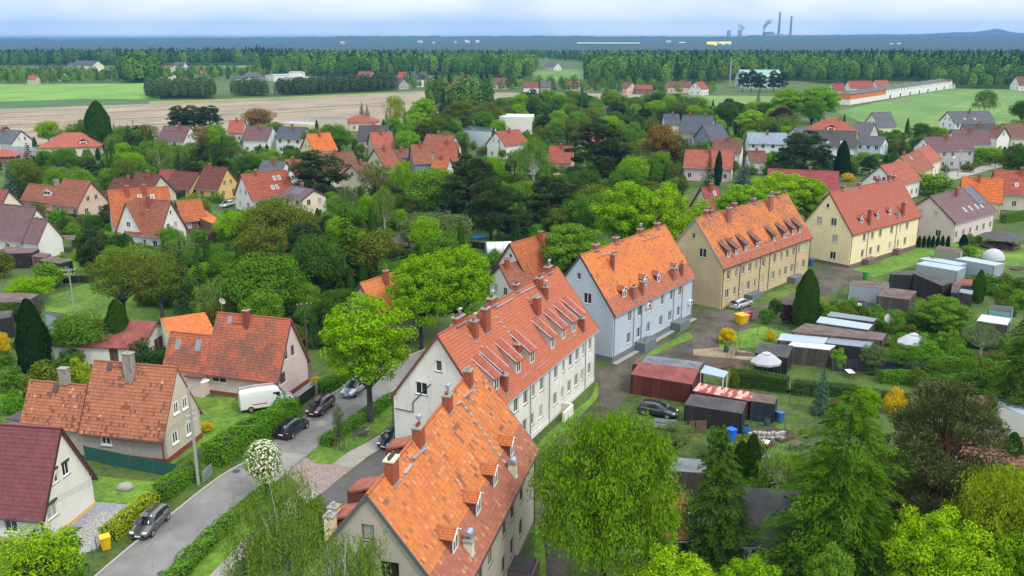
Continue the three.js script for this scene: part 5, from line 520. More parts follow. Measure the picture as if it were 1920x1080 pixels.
{ const f = { ...ridge(130, 598, 288, 603, 4.6), he: 2.6, W: 8.2 }; gable('garage', 'long white garage with faded red felt roof and open door', 'garage', { ...f, roof: M.feltRed, wall: W.white, cap: false, course: 3, step: 0.004, over: 0.4, verge: 0.5, trim: M.brownTrim, gutter: false, wins: { '+x': [[0.9, 1.15, 2.6, 2.1, { frame: M.white, pane: M.brownFrame, sill: false, recess: 0.2 }]], '+z': [[2.2, 1.2, 1.2, 2.0, { frame: M.brownFrame, pane: M.wood, sill: false }]] } }); }
// ---------- gardens suburb: every house ----------
{ const f = { ...ridge(121, 336, 169, 340.5, 8.1), he: 3.4, W: 8.0 }; const g = house('salmon house with long worn tile roof and one white dormer', [121, 336, 169, 340.5], 8.1, 3.4, 8.0, R.rust, W.salmon, { chim: [], trim: M.brownTrim }); stepWing(g, 10.5, [86, 347.5], W.salmon, R.rust); chimney(g, -6.2, 0.6, 6, 7.9, 1.0, 0.7, M.cement); dormer(g, [89, 365], 'gable', { w: 2.4, h: 1.0, roof: R.brown, cheek: W.white }); }
{ const g = house('white corner house with two steep gables and red-brown ribbed roof', [256, 372, 318, 377], 9.4, 3.6, 7.2, R.rust, W.white, { chim: [[-0.05, 0.12, 0.8]], course: 0.42, step: 0.06, trim: M.brownTrim }); wing(g, -3.2, 0.35, 6.4, 3.6, 9.3, 1, R.rust, W.white); }
house('white house with orange ribbed roof standing behind the corner house', [204, 358, 312, 350], 10.2, 4.2, 8.4, R.orange, W.white, { chim: [[-0.2, 0.1], [0.1, 0.12]], sky: [[0.0, 0.72, 1], [0.22, 0.7, 1]], course: 0.42, step: 0.06, trim: M.brownTrim });
house('low annex with orange ribbed roof beside the white corner house', [332, 378, 374, 374], 6.2, 2.8, 7, R.orange, W.brown, { chim: [], course: 0.42, step: 0.06 });
shed('lean-to with curved orange roof next to the low annex', [[366, 405], [382, 392], [414, 414], [398, 419]], 2.9, W.brown, R.brightOrange, { name: 'lean_to' });
house('house with dark red roof behind the orange ribbed one', [257, 324, 300, 329], 7.6, 3, 8, R.darkred, W.beige, { chim: [[0.1, 0.1]] }); house('low wing with dark red roof next to blue spruces', [215, 335, 252, 337], 6, 2.8, 7, R.darkred, W.beige, { chim: [[0.3, 0.1]] });
house('ochre house with half-round dark brown roof and wooden balcony', [385, 312.5, 425, 315], 7.8, 3.2, 8.5, R.darkred, W.ochre, { chim: [[-0.2, 0.1]] }); house('ochre lower wing with dark brown roof', [328, 321.5, 372, 324.5], 6, 2.7, 8, R.darkred, W.ochre, { chim: [] }); house('small shed with crimson roof behind the ochre wing', [303, 318.5, 327, 319], 5.2, 2.8, 5, R.crimson, W.ochre, { chim: [] });
{ const g = house('white house with purple metal tile roof above the brown carport', [-30, 379, 67, 389.5], 8.8, 3.4, 7.6, R.purple, W.white, { chim: [], course: 0.38, step: 0.04 }); stepWing(g, 4.2, [86, 411], W.white, R.purple, 'course', null, 1); }
house('cream house with crimson roof at the left hedge', [-40, 352, 15, 357], 8.2, 3.4, 8, R.crimson, W.cream, { chim: [] });
house('white house with red tile roof and four roof windows', [453, 328, 534, 319], 8.6, 3.6, 8.4, R.red, W.white, { chim: [[-0.2, 0.05]], sky: [[0.18, 0.7, 1], [0.29, 0.7, 1], [0.05, 0.32, 1], [0.15, 0.32, 1]], trim: M.brownTrim });
{ const g = house('white two-storey house with solar panels on brown hip roof', [548, 349, 588, 356], 6.9, 5.3, 6.4, R.purple, W.cream, { floors: 2, n: 2, chim: [[-0.15, -0.1]], solar: [[0.0, 0.55, 1, 3.6, 2.2]], over: 0.6 }); part(g, 'veranda_roof', (() => { const b = box(6.6, 0.1, 2.8, 0.6, 0, 0); b.rotateX(0.16); b.translate(0, 2.7, 4.4); return b; })(), R.purple); for (const x of [-2.4, 0.6, 3.7]) part(g, 'post', bar(V(x, 0, 5.5), V(x, 2.45, 5.5), 0.08), M.brownTrim); }
for (const [lb, a, hr, he, Wd, rf, wl, o] of [
  ['house with charcoal roof and white gable above the red tile roof', [494, 301, 535, 303], 7.5, 3.6, 8, R.slate, W.white], ['small rust-roofed house with white gable beside charcoal roof', [536, 300, 563, 299], 7, 3.4, 7, R.rust, W.white], ['house with steep brown tile roof behind the round pine', [590, 290, 660, 284], 9, 4, 9, R.brown, W.beige], ['beige house with brown half gable and dark windows', [659, 309, 684, 304], 8, 4.6, 8, R.brown, W.beige], ['house with grey gable and weathered brown roof', [702, 280, 731, 276], 9, 4, 8.5, R.rust, W.beige], ['house with plain brown roof between grey and slate gables', [737, 282, 763, 280], 7, 3.5, 7, R.brown, W.beige], ['house with slate blue gable and rust roof', [771, 272, 803, 271], 9, 4.4, 8.5, R.rust, W.slate], ['brown timbered house with red roof next to slate gable', [820, 266, 857, 266], 9, 4.2, 9, R.red, W.brown], ['small house with bright orange roof and white gable triangle', [815, 295, 842, 296], 6, 3, 6, R.orange, W.white],
  ['rose house with red roof and broad chimney beyond the pines', [1032, 274, 1074, 275], 8, 4, 9, R.red, W.salmon], ['long house with faded red roof half hidden by two spruces', [1287, 281, 1375, 284], 8.2, 4, 9, R.salmon, W.pink], ['white annex with small brown roof beside faded red roof', [1403, 283, 1432, 283], 6.5, 4, 6, R.brown, W.white], ['white house with brown roof above the white annex', [1340, 260, 1392, 262], 8.5, 5, 8, R.brown, W.white], ['low house with crimson metal roof behind the bright round tree', [1316, 352, 1343, 350], 7.5, 3, 7.5, R.crimson, W.beige, { sky: [[0.2, 0.7, 1]] }],
  ['orange-roofed house peeking out between street trees', [677, 531, 753, 507], 8.6, 3.4, 7.2, R.orange, W.grey, { style: 'tiles', tone: toneG, course: 0.36 }], ['white house with half orange half maroon roof behind the lime trees', [957, 457, 1052, 431], 8.4, 3.2, 7.4, R.orange, W.white, { sky: [] }], ['low white annex with brown roof in front of half maroon roof', [938, 497, 980, 490], 5.6, 3.0, 6, R.rust, W.white, { chim: [[-0.3, 0.1]] }],
  ['large house with purple roof and striped grey first floor', [1733, 258, 1812, 256], 9.4, 6, 9, R.purple, W.stripe, { floors: 2, gableWall: W.white }], ['white house with purple-brown roof, roof windows and blue solar panels', [1744, 368, 1822, 350], 8.8, 4.4, 11, R.purple, W.pink, { sky: [[-0.1, 0.28, 1], [0.04, 0.28, 1], [0.19, 0.28, 1], [0.3, 0.28, 1]], solar: [[0.36, 0.66, 1, 3.2, 5.0]], n: 6 }], ['yellow-gabled house with bright orange roof behind solar panels', [1806, 332, 1880, 336], 8.6, 4.2, 8, R.brightOrange, W.yellow, { chim: [[-0.1, 0.1]] }], ['long red-roofed house beside the yellow gable', [1866, 319, 1965, 323], 8.8, 4.2, 9, R.red, W.beige, { sky: [[-0.1, 0.35, 1]] }],
  ['white-gabled house with salmon roof next to yellow apartment block', [1651, 311, 1699, 301], 8.8, 4.6, 8.5, R.salmon, W.white, { chim: [] }], ['yellow house with rust roof and roof panel behind salmon roof', [1687, 294, 1722, 283], 9, 5, 8.5, R.rust, W.yellow, { chim: [[-0.3, 0]], sky: [[-0.1, 0.75, 1]] }], ['cream house with salmon roof farthest of the stepped three', [1712, 282, 1741, 272], 8.6, 5, 8, R.salmon, W.cream, { chim: [] }], ['low crimson-roofed house behind the bright maple', [1442, 317, 1571, 322], 7.2, 3.4, 8, R.crimson, W.white, { chim: [[0.1, 0]] }],
  ['white house with dark slate roof at the ploughed field', [-20, 242, 39, 245], 7.6, 3.8, 9, R.slate, W.white], ['white house with charcoal brown roof and tall chimney', [309, 236, 356, 237.5], 8.4, 4, 9, R.purple, W.white, { chim: [[0.18, 0.15, 1.4]] }], ['house with dusty pink roof behind the bare tree', [432, 226, 458, 226], 8, 4, 8, R.salmon, W.pink], ['white house with purple roof beside blue-roofed one', [464, 237, 511, 238], 9, 5.2, 9, R.purple, W.white], ['white house with dark blue roof and square windows', [526, 237.5, 575, 239], 9, 5.6, 8, R.darkblue, W.white, { floors: 2 }], ['house with vivid orange roof and yellow gable', [575, 252, 617, 249], 9.4, 4.6, 9.5, R.brightOrange, W.yellow], ['house with dark grey roof and pale gable behind orange ones', [675, 235.5, 728, 236], 8.5, 4.2, 9, R.charcoal, W.grey], ['house with orange-salmon roof beside the dark grey roof', [694, 249, 733, 247.5], 8.4, 4.2, 9, R.salmon, W.beige], ['house with broad brick red roof and two chimneys', [801, 252, 853, 254], 8.4, 3.8, 10, R.rust, W.beige, { chim: [[-0.1, 0], [0.15, 0]] }], ['white house with red roof and big white front gable', [930, 247, 972, 243], 9, 5, 9, R.red, W.white],
  ['small orange-roofed house among dense trees', [1093, 245, 1127, 242.5], 8, 4, 8, R.salmon, W.beige], ['grey villa with dark blue roof and twin dormers', [1282, 216, 1338, 218], 10.5, 5, 11, R.darkblue, W.grey, { chim: [[-0.3, 0], [0.2, 0]] }], ['dark blue roofed wing below the grey villa', [1318, 235, 1352, 233], 8, 3.4, 9, R.darkblue, W.slate, { chim: [] }], ['cream house with dark hip roof beside the villa', [1245, 214.5, 1272, 214.5], 8.5, 5, 9, R.darkblue, W.cream, { chim: [[0.1, 0]] }], ['house with light blue metal roof and pale blue wall', [1402, 249, 1474, 250], 8, 5, 10, R.paleBlue, W.paleBlue, { floors: 2 }], ['long house with dark grey roof and two bright roof windows', [1517, 244, 1604, 246], 9.4, 4.8, 11, R.charcoal, W.white, { sky: [[-0.1, 0.25, 1], [0.2, 0.25, 1]] }], ['white house with grey roof tucked behind long grey roof', [1488, 241, 1512, 240], 7, 4.4, 8, R.slate, W.white, { chim: [] }], ['white boxy house with small grey roof near the corner', [1614, 254, 1660, 257], 7.6, 5.4, 8, R.slate, W.paleBlue, { chim: [], floors: 2 }], ['house with slate roofs and cream gable at the green field', [1636, 211, 1668, 210], 9.5, 4.4, 9, R.slate, W.cream, { chim: [] }], ['house with grey hip roof and white eaves', [1606, 229, 1640, 231], 8, 4, 10, R.slate, W.beige, { chim: [] }],
  ['large house with slate grey roof at the edge of the green field', [1778, 209, 1853, 208.5], 10, 6, 11, R.slate, W.white, { floors: 2, sky: [[-0.2, 0.3, 1], [0.05, 0.3, 1]] }], ['house with dark grey roof and wooden gable', [1806, 232, 1865, 233], 8.8, 4.5, 9.5, R.charcoal, W.ochre], ['house with purple tile roof and cream front gable', [1785, 243, 1851, 244], 8.6, 4.6, 9, R.purple, W.cream], ['house with broad brown roof at the right edge', [1880, 232, 1960, 230], 8.6, 4, 10, R.brown, W.beige], ['white house end showing behind the purple tile roof', [1862, 238, 1884, 240], 9, 6, 7, R.brown, W.white],
]) house(lb, a, hr, he, Wd, rf, wl, o || {});
hip('wide bungalow with salmon hip roof and white dormer', [133, 248.5], [19, 13], 3.4, 7.6, 0.25, R.salmon, W.cream, { chim: [[-0.18, 0.05]], front: [4.6, 5.2, 2.6] }); hip('small kiosk with salmon pyramid roof beside the hedge', [8, 279], [7, 6], 2.6, 4.6, 0.2, R.salmon, W.brown, { chim: [] }); hip('house with wide red hip roof and yellow gables', [1561, 222], [17, 12], 5, 9.4, -0.1, R.red, W.yellow, { chim: [[-0.2, 0.1], [0.15, 0.1]], front: [-1.5, 5.5, 3] }); hip('cream house with red hip roof beside flat-roofed hall', [676, 216], [14, 10], 4, 6.5, -0.1, R.red, W.cream, { chim: [[0.2, 0]] });
for (const [lb, pts, h, wl, rf, o] of [
  ['beige flat-roofed hall with roof mast', [[580, 221.5], [605, 218.5], [648, 219.5], [652, 223.5]], 5.5, W.beige, M.feltGrey], ['long cream hall with pale flat roof', [[524, 230], [545, 227.5], [593, 229.5], [588, 234]], 4.5, W.yellow, M.sheetGrey], ['white flat-roofed villa with strip windows', [[935, 219], [950, 213], [1002, 214], [998, 220]], 7, W.white, M.sheetWhite], ['grey block with flat roof of solar panels', [[868, 243], [880, 236], [930, 240], [925, 248]], 6, W.paleBlue, M.solar], ['grey flat-roofed garage at the left edge', [[-10, 283], [10, 274], [80, 277], [80, 285]], 3, W.grey, M.feltGrey], ['brown carport with flat roof in front of purple house', [[83, 447], [100, 440], [143, 441], [138, 450]], 2.7, M.wood, M.feltBrown, { open: true }], ['long brown flat-roofed outbuilding by the yellow shrub', [[-10, 476], [10, 462], [74, 466], [60, 474]], 2.8, M.woodDark, M.feltBrown], ['low brown flat-roofed shed joining the outbuilding', [[58, 480], [75, 473], [96, 476], [84, 483]], 2.4, M.wood, M.feltBrown], ['greenish shed with brown flat roof by the lawn', [[72, 488], [95, 480], [136, 488], [112, 494]], 2.4, M.woodBlue, M.feltBrown], ['large brown flat-roofed shed at the left edge', [[-20, 566], [-10, 547], [74, 551], [46, 567]], 3, M.woodGrey, M.feltBrown], ['dark shed with grey roof below the brown one', [[-20, 600], [-20, 584], [24, 582], [20, 594]], 3, M.woodDark, M.felt], ['shed with blue corrugated wall behind the thuja', [[84, 587], [90, 583], [120, 588], [112, 596]], 2.6, M.sheetBlue, M.felt],
]) shed(lb, pts, h, wl, rf, { name: h > 4 ? 'flat_roofed_building' : 'shed', cat: h > 4 ? 'building' : 'shed', ...(o || {}) });
// new terraced row at the far field
{ const a = P(1578, 196), b = P(1765, 166), n = 10, d = V().subVectors(b, a), th = Math.atan2(-d.z, d.x), len = d.length() / n; for (let k = 0; k < n; k++) { const c = V().lerpVectors(a, b, (k + 0.5) / n), raw = k < 3, g = thing('terraced_house', raw ? 'unfinished orange block terraced house with black roof' : 'white terraced house with black hip roof in new row', 'house', raw ? 'unfinished end of the new terrace' : 'white houses of the new terrace'); g.position.copy(c); g.rotation.y = th; part(g, 'wall', box(len - 0.4, 3, 10, 0, 1.5, 0), W.white); part(g, 'upper_wall', box(len - 0.4, 3.2, 9.9, 0, 4.602, 0), raw ? W.orange : W.white); const q = new Quads(), hx = len / 2, hz = 5.5, R1 = [[-hx, 6.2, -hz], [hx, 6.2, -hz], [hx, 6.2, hz], [-hx, 6.2, hz]], t1 = [-hx * 0.3, 8, 0], t2 = [hx * 0.3, 8, 0]; q.quad(R1[3], R1[2], t2, t1); q.quad(R1[1], R1[0], t1, t2); q.tri(R1[0], R1[3], t1); q.tri(R1[2], R1[1], t2); q.quad(R1[0], R1[1], R1[2], R1[3]); part(g, 'roof', q.build(), R.charcoal); if (!raw) for (const x of [-0.3, 0, 0.3]) { const w = part(g, 'window', box(1.2, 1.6, 0.1), M.white); w.position.set(x * len, 4.6, 4.97); part(w, 'pane', box(1.0, 1.4, 0.1, 0, 0, 0.02), M.glass); } part(g, 'garage_door', box(2.6, 2.3, 0.12, -1, 1.16, 5.0), raw ? W.white : M.woodBlue); } }
// the hamlet beyond the fields
for (const [lb, x0, y0, x1, y1, hr, he, Wd, rf, wl] of [
  ['cream manor with broad slate roof at the forest edge', 143, 113.5, 183, 114, 13, 8, 16, R.darkblue, W.cream], ['low cream wing of the manor', 130, 117, 144, 117, 9, 5.5, 12, R.darkblue, W.cream], ['white house with grey roof before the dark forest', 328, 116.5, 347, 116.5, 9, 5, 12, R.slate, W.white], ['house with dusty roof near the white forest house', 305, 123, 322, 123.5, 7, 4, 10, R.salmon, W.beige], ['house with small red roof hidden in the copse', 376, 132.5, 386, 132.5, 8, 5, 9, R.salmon, W.beige], ['white workshop hall with long flat shape', 505, 139.5, 545, 138.5, 6, 5.4, 22, M.sheetWhite, W.white], ['tall white workshop hall beyond the tree belt', 545, 134, 568, 134, 9, 8.6, 16, M.sheetWhite, W.white], ['low white workshop hall with dark stripe', 548, 144, 592, 144, 5, 4.6, 14, M.sheetWhite, W.white], ['house with red hip roof above the tree belt', 674, 134, 699, 134.5, 9, 4, 12, R.rust, W.beige], ['house with red roof and white chimney in the hamlet', 748, 135, 765, 135, 9, 4, 10, R.red, W.white], ['house with broad dark blue roof in the hamlet', 772, 134, 799, 134, 9, 4, 12, R.darkblue, W.grey], ['white cube house with low roof in the hamlet', 782, 146, 812, 146, 7, 6, 10, R.slate, W.white], ['slate house at the end of the tree belt', 736, 147, 757, 148, 8, 4, 10, R.darkblue, W.grey], ['house with large red roof near the dark grove', 855, 147, 884, 147, 9, 4, 12, R.red, W.white], ['house with orange roof left of the large red one', 838, 153, 862, 153, 7, 3.5, 10, R.salmon, W.beige], ['grey-roofed farmhouse near the ploughed field', 890, 152, 918, 152, 8, 4, 11, R.slate, W.grey], ['brown-roofed farmhouse near the ploughed field', 925, 147, 950, 147, 8, 4, 11, R.brown, W.beige], ['white-gabled house with grey roof in a row', 982, 153, 1009, 153, 8, 4, 10, R.brown, W.white], ['grey house beside the white gable', 1014, 152, 1032, 152, 8, 4, 10, R.slate, W.grey], ['house with bright red roof below the small meadow', 1062, 152, 1087, 152, 7, 3.6, 10, R.crimson, W.beige], ['white chalet in the upper meadow', 1028, 117, 1046, 118, 9, 4, 10, R.slate, W.white], ['house with pale gable and brown roof near the road', 1171, 154, 1186, 155, 8, 4, 10, R.brown, W.salmon], ['long barn with red roof near the road', 1190, 160, 1222, 160, 6, 3.5, 10, R.red, W.brown], ['brown-roofed long house near the mast', 1250, 153, 1295, 153, 8, 4.5, 11, R.brown, W.salmon], ['white house with red roof beside the pines', 1304, 154, 1318, 153, 9, 4.5, 10, R.red, W.white], ['turquoise-roofed hall among pines', 1386, 131, 1460, 131, 14, 9, 22, R.turquoise, R.turquoise], ['red house beside the new terrace', 1558, 156, 1580, 156, 9, 4.5, 12, R.crimson, W.cream], ['house with wide red-brown roof behind the terrace', 1590, 152, 1634, 152, 9, 4.5, 13, R.red, W.cream], ['salmon-roofed house behind the terrace', 1640, 151, 1664, 151, 8, 4.5, 11, R.salmon, W.cream], ['white shed with pale roof at the terrace end', 1758, 148, 1786, 149, 7, 5, 12, R.salmon, W.white], ['brown-roofed house at the right wood edge', 1905, 144, 1940, 144, 10, 4, 13, R.brown, W.white], ['cottage with red roof hidden in the left copse', 55, 142, 70, 142, 7, 4, 9, R.salmon, W.beige], ['white farm house beside the left copse', 110, 137, 122, 137, 7, 5, 9, R.slate, W.white], ['pale green barn behind the round copse', 297, 140, 326, 140, 6, 5, 10, R.slate, W.cream], ['white barns at the small green meadow', 443, 142, 466, 142, 6, 4, 10, R.slate, W.white], ['grey long roof near the meadow', 462, 136, 482, 135, 8, 4, 14, R.slate, W.grey],
]) house(lb, [x0, y0, x1, y1], hr, he, Wd, rf, wl, { chim: he < 5 ? [[0.2, 0]] : [], n: 3, gutter: false, group: undefined });
// ---------- vehicles ----------
function loft(stations, section) { const q = new Quads(), S = stations.map(section), n = S[0].length; for (let k = 0; k + 1 < S.length; k++) for (let j = 0; j + 1 < n; j++) for (const s of [1, -1]) { const f = p => [p[0], p[1], p[2] * s]; q.quad(f(S[k][j]), f(S[k + 1][j]), f(S[k + 1][j + 1]), f(S[k][j + 1])); } for (const E of [S[0], S[S.length - 1]]) for (let j = 0; j + 1 < n; j++) q.quad(E[j], E[j + 1], [E[j + 1][0], E[j + 1][1], -E[j + 1][2]], [E[j][0], E[j][1], -E[j][2]]); const g = mergeVertices(q.build().deleteAttribute('normal').deleteAttribute('uv'), 0.002); g.computeVertexNormals(); return g; }
const CARS = {
  hatch: { len: 4.3, w: 0.89, body: [[-2.14, 0.72, 0.78], [-2.05, 0.93, 0.86], [-1.4, 0.98, 0.89], [-0.4, 0.95, 0.89], [0.95, 0.93, 0.88], [1.5, 0.84, 0.86], [1.95, 0.72, 0.8], [2.14, 0.56, 0.66]], roof: [[-2.0, 0.94, 0.74], [-1.75, 1.3, 0.62], [-1.2, 1.43, 0.6], [-0.4, 1.47, 0.61], [0.1, 1.44, 0.6], [0.5, 1.28, 0.63], [1.15, 0.92, 0.74]], wb: [1.32, -1.3] },
  wagon: { len: 4.6, w: 0.9, body: [[-2.3, 0.7, 0.8], [-2.2, 0.92, 0.87], [-1.4, 0.97, 0.9], [-0.4, 0.95, 0.9], [1.0, 0.92, 0.89], [1.6, 0.84, 0.87], [2.1, 0.72, 0.8], [2.3, 0.55, 0.68]], roof: [[-2.25, 0.93, 0.76], [-2.0, 1.3, 0.64], [-1.5, 1.42, 0.62], [-0.4, 1.45, 0.63], [0.1, 1.42, 0.62], [0.55, 1.25, 0.65], [1.25, 0.91, 0.76]], wb: [1.4, -1.35] },
  mpv: { len: 4.3, w: 0.9, body: [[-2.14, 0.75, 0.82], [-2.05, 1.0, 0.88], [-1.4, 1.02, 0.9], [-0.4, 1.0, 0.9], [1.1, 0.98, 0.88], [1.6, 0.88, 0.86], [2.0, 0.76, 0.78], [2.14, 0.6, 0.66]], roof: [[-2.08, 1.0, 0.78], [-1.9, 1.45, 0.66], [-1.4, 1.6, 0.64], [-0.4, 1.64, 0.65], [0.2, 1.58, 0.64], [0.7, 1.36, 0.67], [1.4, 0.97, 0.78]], wb: [1.35, -1.3] },
};
let carSeed = 0;
function car(kind, front, rear, paint, label) { // front and rear: photo points on the ground below the bumpers
  const K = CARS[kind], a = P(...front), b = P(...rear), c = V().addVectors(a, b).multiplyScalar(0.5), th = Math.atan2(-(a.z - b.z), a.x - b.x), g = thing('car', label, 'car'); g.position.set(c.x, 0.02, c.z); g.rotation.y = th; const m = new THREE.MeshPhysicalMaterial({ color: new THREE.Color().setRGB(...paint), roughness: 0.35, metalness: 0.25, clearcoat: 1, clearcoatRoughness: 0.06 });
  part(g, 'body', loft(K.body, ([x, y, w]) => [[x, 0.26, 0], [x, 0.24, w * 0.9], [x, 0.42, w], [x, y - 0.2, w * 0.995], [x, y - 0.06, w * 0.95], [x, y, w * 0.82], [x, y + 0.015, 0]]), m);
  const gl = part(g, 'windows', loft(K.roof, ([x, y, w]) => [[x, 0.86, Math.min(0.82, w + 0.2 * Math.min(1, y - 0.9 + 0.35))], [x, y - 0.07, w + 0.02], [x, y - 0.01, w * 0.86], [x, y, 0]]), M.glass);
  const R2 = K.roof.slice(1, 6).filter(s => s[1] > 1.26); part(g, 'roof', loft(R2, ([x, y, w]) => [[x, y - 0.075, w + 0.03], [x, y + 0.002, w * 0.88], [x, y + 0.014, 0]]), m);
  for (const s of [1, -1]) { const r0 = K.roof[K.roof.length - 1], r1 = R2[R2.length - 1], e0 = K.roof[0], e1 = R2[0], mid = (r1[0] + e1[0]) / 2; part(g, 'pillar', bar(V(r0[0] - 0.05, r0[1], s * 0.79), V(r1[0], r1[1] - 0.06, s * (r1[2] + 0.02)), 0.04, 0.035, 5), m); part(g, 'pillar', bar(V(e0[0] + 0.15, e0[1], s * 0.8), V(e1[0], e1[1] - 0.06, s * (e1[2] + 0.02)), 0.07, 0.05, 5), m); part(g, 'pillar', bar(V(mid, 0.93, s * 0.835), V(mid - 0.05, 1.38, s * 0.655), 0.03, 0.03, 4), M.black); part(g, 'mirror', box(0.12, 0.13, 0.2, K.wb[0] - 0.55, 0.98, s * (K.w + 0.08)), m); part(g, 'headlight', box(0.3, 0.12, 0.34, K.len / 2 - 0.2, 0.66, s * 0.56), M.lampGlass); part(g, 'tail_light', box(0.12, 0.24, 0.2, -K.len / 2 + 0.1, 0.82, s * 0.7), M.tail); for (const x of K.wb) { const t = part(g, 'wheel', (() => { const q = new THREE.CylinderGeometry(0.31, 0.31, 0.2, 20); q.rotateX(Math.PI / 2); return q; })(), M.rubber); t.position.set(x, 0.31, s * (K.w - 0.09)); part(t, 'rim', (() => { const q = new THREE.CylinderGeometry(0.2, 0.2, 0.03, 14); q.rotateX(Math.PI / 2); q.translate(0, 0, s * 0.1); return q; })(), M.alloy); part(g, 'wheel_arch', (() => { const q = new THREE.CylinderGeometry(0.37, 0.37, 0.05, 18, 1, false, -Math.PI / 2, Math.PI); q.rotateX(Math.PI / 2); q.translate(x, 0.33, s * (K.w - 0.02)); return q; })(), M.black); } }
  part(g, 'grille', box(0.06, 0.2, 1.1, K.len / 2 - 0.02, 0.42, 0), M.black); part(g, 'number_plate', box(0.03, 0.11, 0.5, K.len / 2 + 0.03, 0.44, 0), M.white); part(g, 'number_plate', box(0.03, 0.11, 0.5, -K.len / 2 - 0.01, 0.62, 0), M.white); return g;
}
car('hatch', [262, 1012], [304, 968], [0.10, 0.105, 0.105], 'dark grey hatchback parked half on the kerb beside the gravel bed'); car('mpv', [566, 799], [532, 823], [0.012, 0.013, 0.018], 'black people carrier parked by the tall street hedge'); car('hatch', [586, 782], [616, 757], [0.075, 0.02, 0.03], 'dark plum hatchback parked before the carport gate'); car('wagon', [650, 747], [682, 722], [0.42, 0.46, 0.52], 'silver estate car parked on the street beside the maple'); car('hatch', [722, 842], [752, 816], [0.012, 0.022, 0.045], 'navy car parked against the white block'); car('hatch', [1262, 783], [1204, 772], [0.018, 0.032, 0.045], 'dark teal hatchback parked on the grass by red shed'); car('hatch', [1403, 571], [1375, 581], [0.48, 0.51, 0.56], 'silver hatchback parked beside the khaki block'); car('wagon', [415, 391], [438, 384], [0.5, 0.52, 0.54], 'light silver car parked at the white gable house');
{ const a = P(456, 770), b = P(544, 757), c = V().addVectors(a, b).multiplyScalar(0.5), g = thing('van', 'white panel van with high roof beside the pink house', 'van'); g.position.set(c.x, 0.02, c.z); g.rotation.y = Math.atan2(-(b.z - a.z), b.x - a.x) ; const wm = new THREE.MeshPhysicalMaterial({ color: new THREE.Color().setRGB(0.72, 0.74, 0.75), roughness: 0.4, clearcoat: 0.6 }); const St = [[-2.9, 2.3, 0.95], [-2.8, 2.5, 0.98], [-1, 2.6, 1.0], [0.9, 2.55, 1.0], [1.3, 2.35, 0.98], [2.05, 1.3, 0.96], [2.8, 1.05, 0.9], [2.95, 0.7, 0.8]];
  part(g, 'body', loft(St, ([x, y, w]) => [[x, 0.35, 0], [x, 0.33, w * 0.95], [x, 0.5, w], [x, y * 0.62, w], [x, y - 0.22, w * 0.93], [x, y - 0.04, w * 0.8], [x, y, 0]]), wm); part(g, 'windscreen', (() => { const q = new Quads(); q.quad([1.36, 2.27, -0.76], [1.36, 2.27, 0.76], [2.04, 1.36, 0.84], [2.04, 1.36, -0.84]); const e = q.build(); e.translate(0.03, 0.03, 0); return e; })(), M.glass); for (const s of [1, -1]) { part(g, 'side_window', box(0.75, 0.55, 0.03, 1.05, 1.75, s * 0.965), M.glass); part(g, 'headlight', box(0.2, 0.25, 0.3, 2.78, 0.85, s * 0.6), M.lampGlass); part(g, 'stripe', box(1.6, 0.12, 0.01, -0.8, 0.9, s * 1.003), mat([0.4, 0.06, 0.05], 0.6)); for (const x of [1.9, -1.8]) { const t = part(g, 'wheel', (() => { const q = new THREE.CylinderGeometry(0.36, 0.36, 0.24, 20); q.rotateX(Math.PI / 2); return q; })(), M.rubber); t.position.set(x, 0.36, s * 0.92); part(t, 'rim', (() => { const q = new THREE.CylinderGeometry(0.22, 0.22, 0.03, 14); q.rotateX(Math.PI / 2); q.translate(0, 0, s * 0.12); return q; })(), M.alloy); } } }
// ---------- allotments ----------
const SH = (lb, pts, h, wl, rf, o) => shed(lb, pts, h, wl, rf, o || {});
SH('red plank garage shed with faded red felt roof beside the dirt lane', [[1182.5, 700], [1199, 682], [1311, 695], [1298, 719]], 2.5, M.woodRed, M.feltRed, { hs: [2.4, 2.7, 2.7, 2.4] });
SH('garage shed with grey felt roof and raised rim behind the red one', [[1200, 680], [1213, 665], [1321, 679], [1310, 693]], 2.5, M.woodGrey, M.feltGrey, { rim: M.felt }); SH('small red felt lean-to next to grey felt roof', [[1186, 682], [1198, 672], [1207, 674], [1198, 683]], 2.2, M.woodRed, M.feltRed);
SH('open shelter with pale corrugated roof beside the dark hedge', [[1312, 698], [1321, 684], [1366, 697], [1357, 708]], 2.2, M.white, M.sheetBlue, { open: true });
SH('low shed with peeling pink and white roof', [[1299, 732], [1312, 717.5], [1414, 736], [1406, 751]], 2.3, M.woodRed, M.peel); SH('black shed with weathered felt roof and pallets in front', [[1283, 755], [1296, 740], [1400, 755], [1392, 772]], 2.5, M.woodDark, M.felt, { hs: [2.3, 2.6, 2.6, 2.3] }); SH('navy shed with brown roof at the end of the peeling one', [[1406, 751], [1415, 737], [1459, 743], [1452, 757]], 2.3, M.woodBlue, M.feltBrown);
SH('black hut with sagging felt roof beside white pavilion', [[1416, 658], [1422, 647], [1487, 652], [1477, 668]], 2.4, M.woodDark, M.felt, { hs: [2.2, 2.7, 2.7, 2.2] }); SH('brown plank shed with four-pane window and pale tin roof', [[1477, 648], [1485, 640], [1567, 647.5], [1555, 656]], 2.4, M.woodGrey, M.sheetWhite, { windows: [[3, 0.55, 1.4, 1.1, 0.8, M.fenceGreen]] });
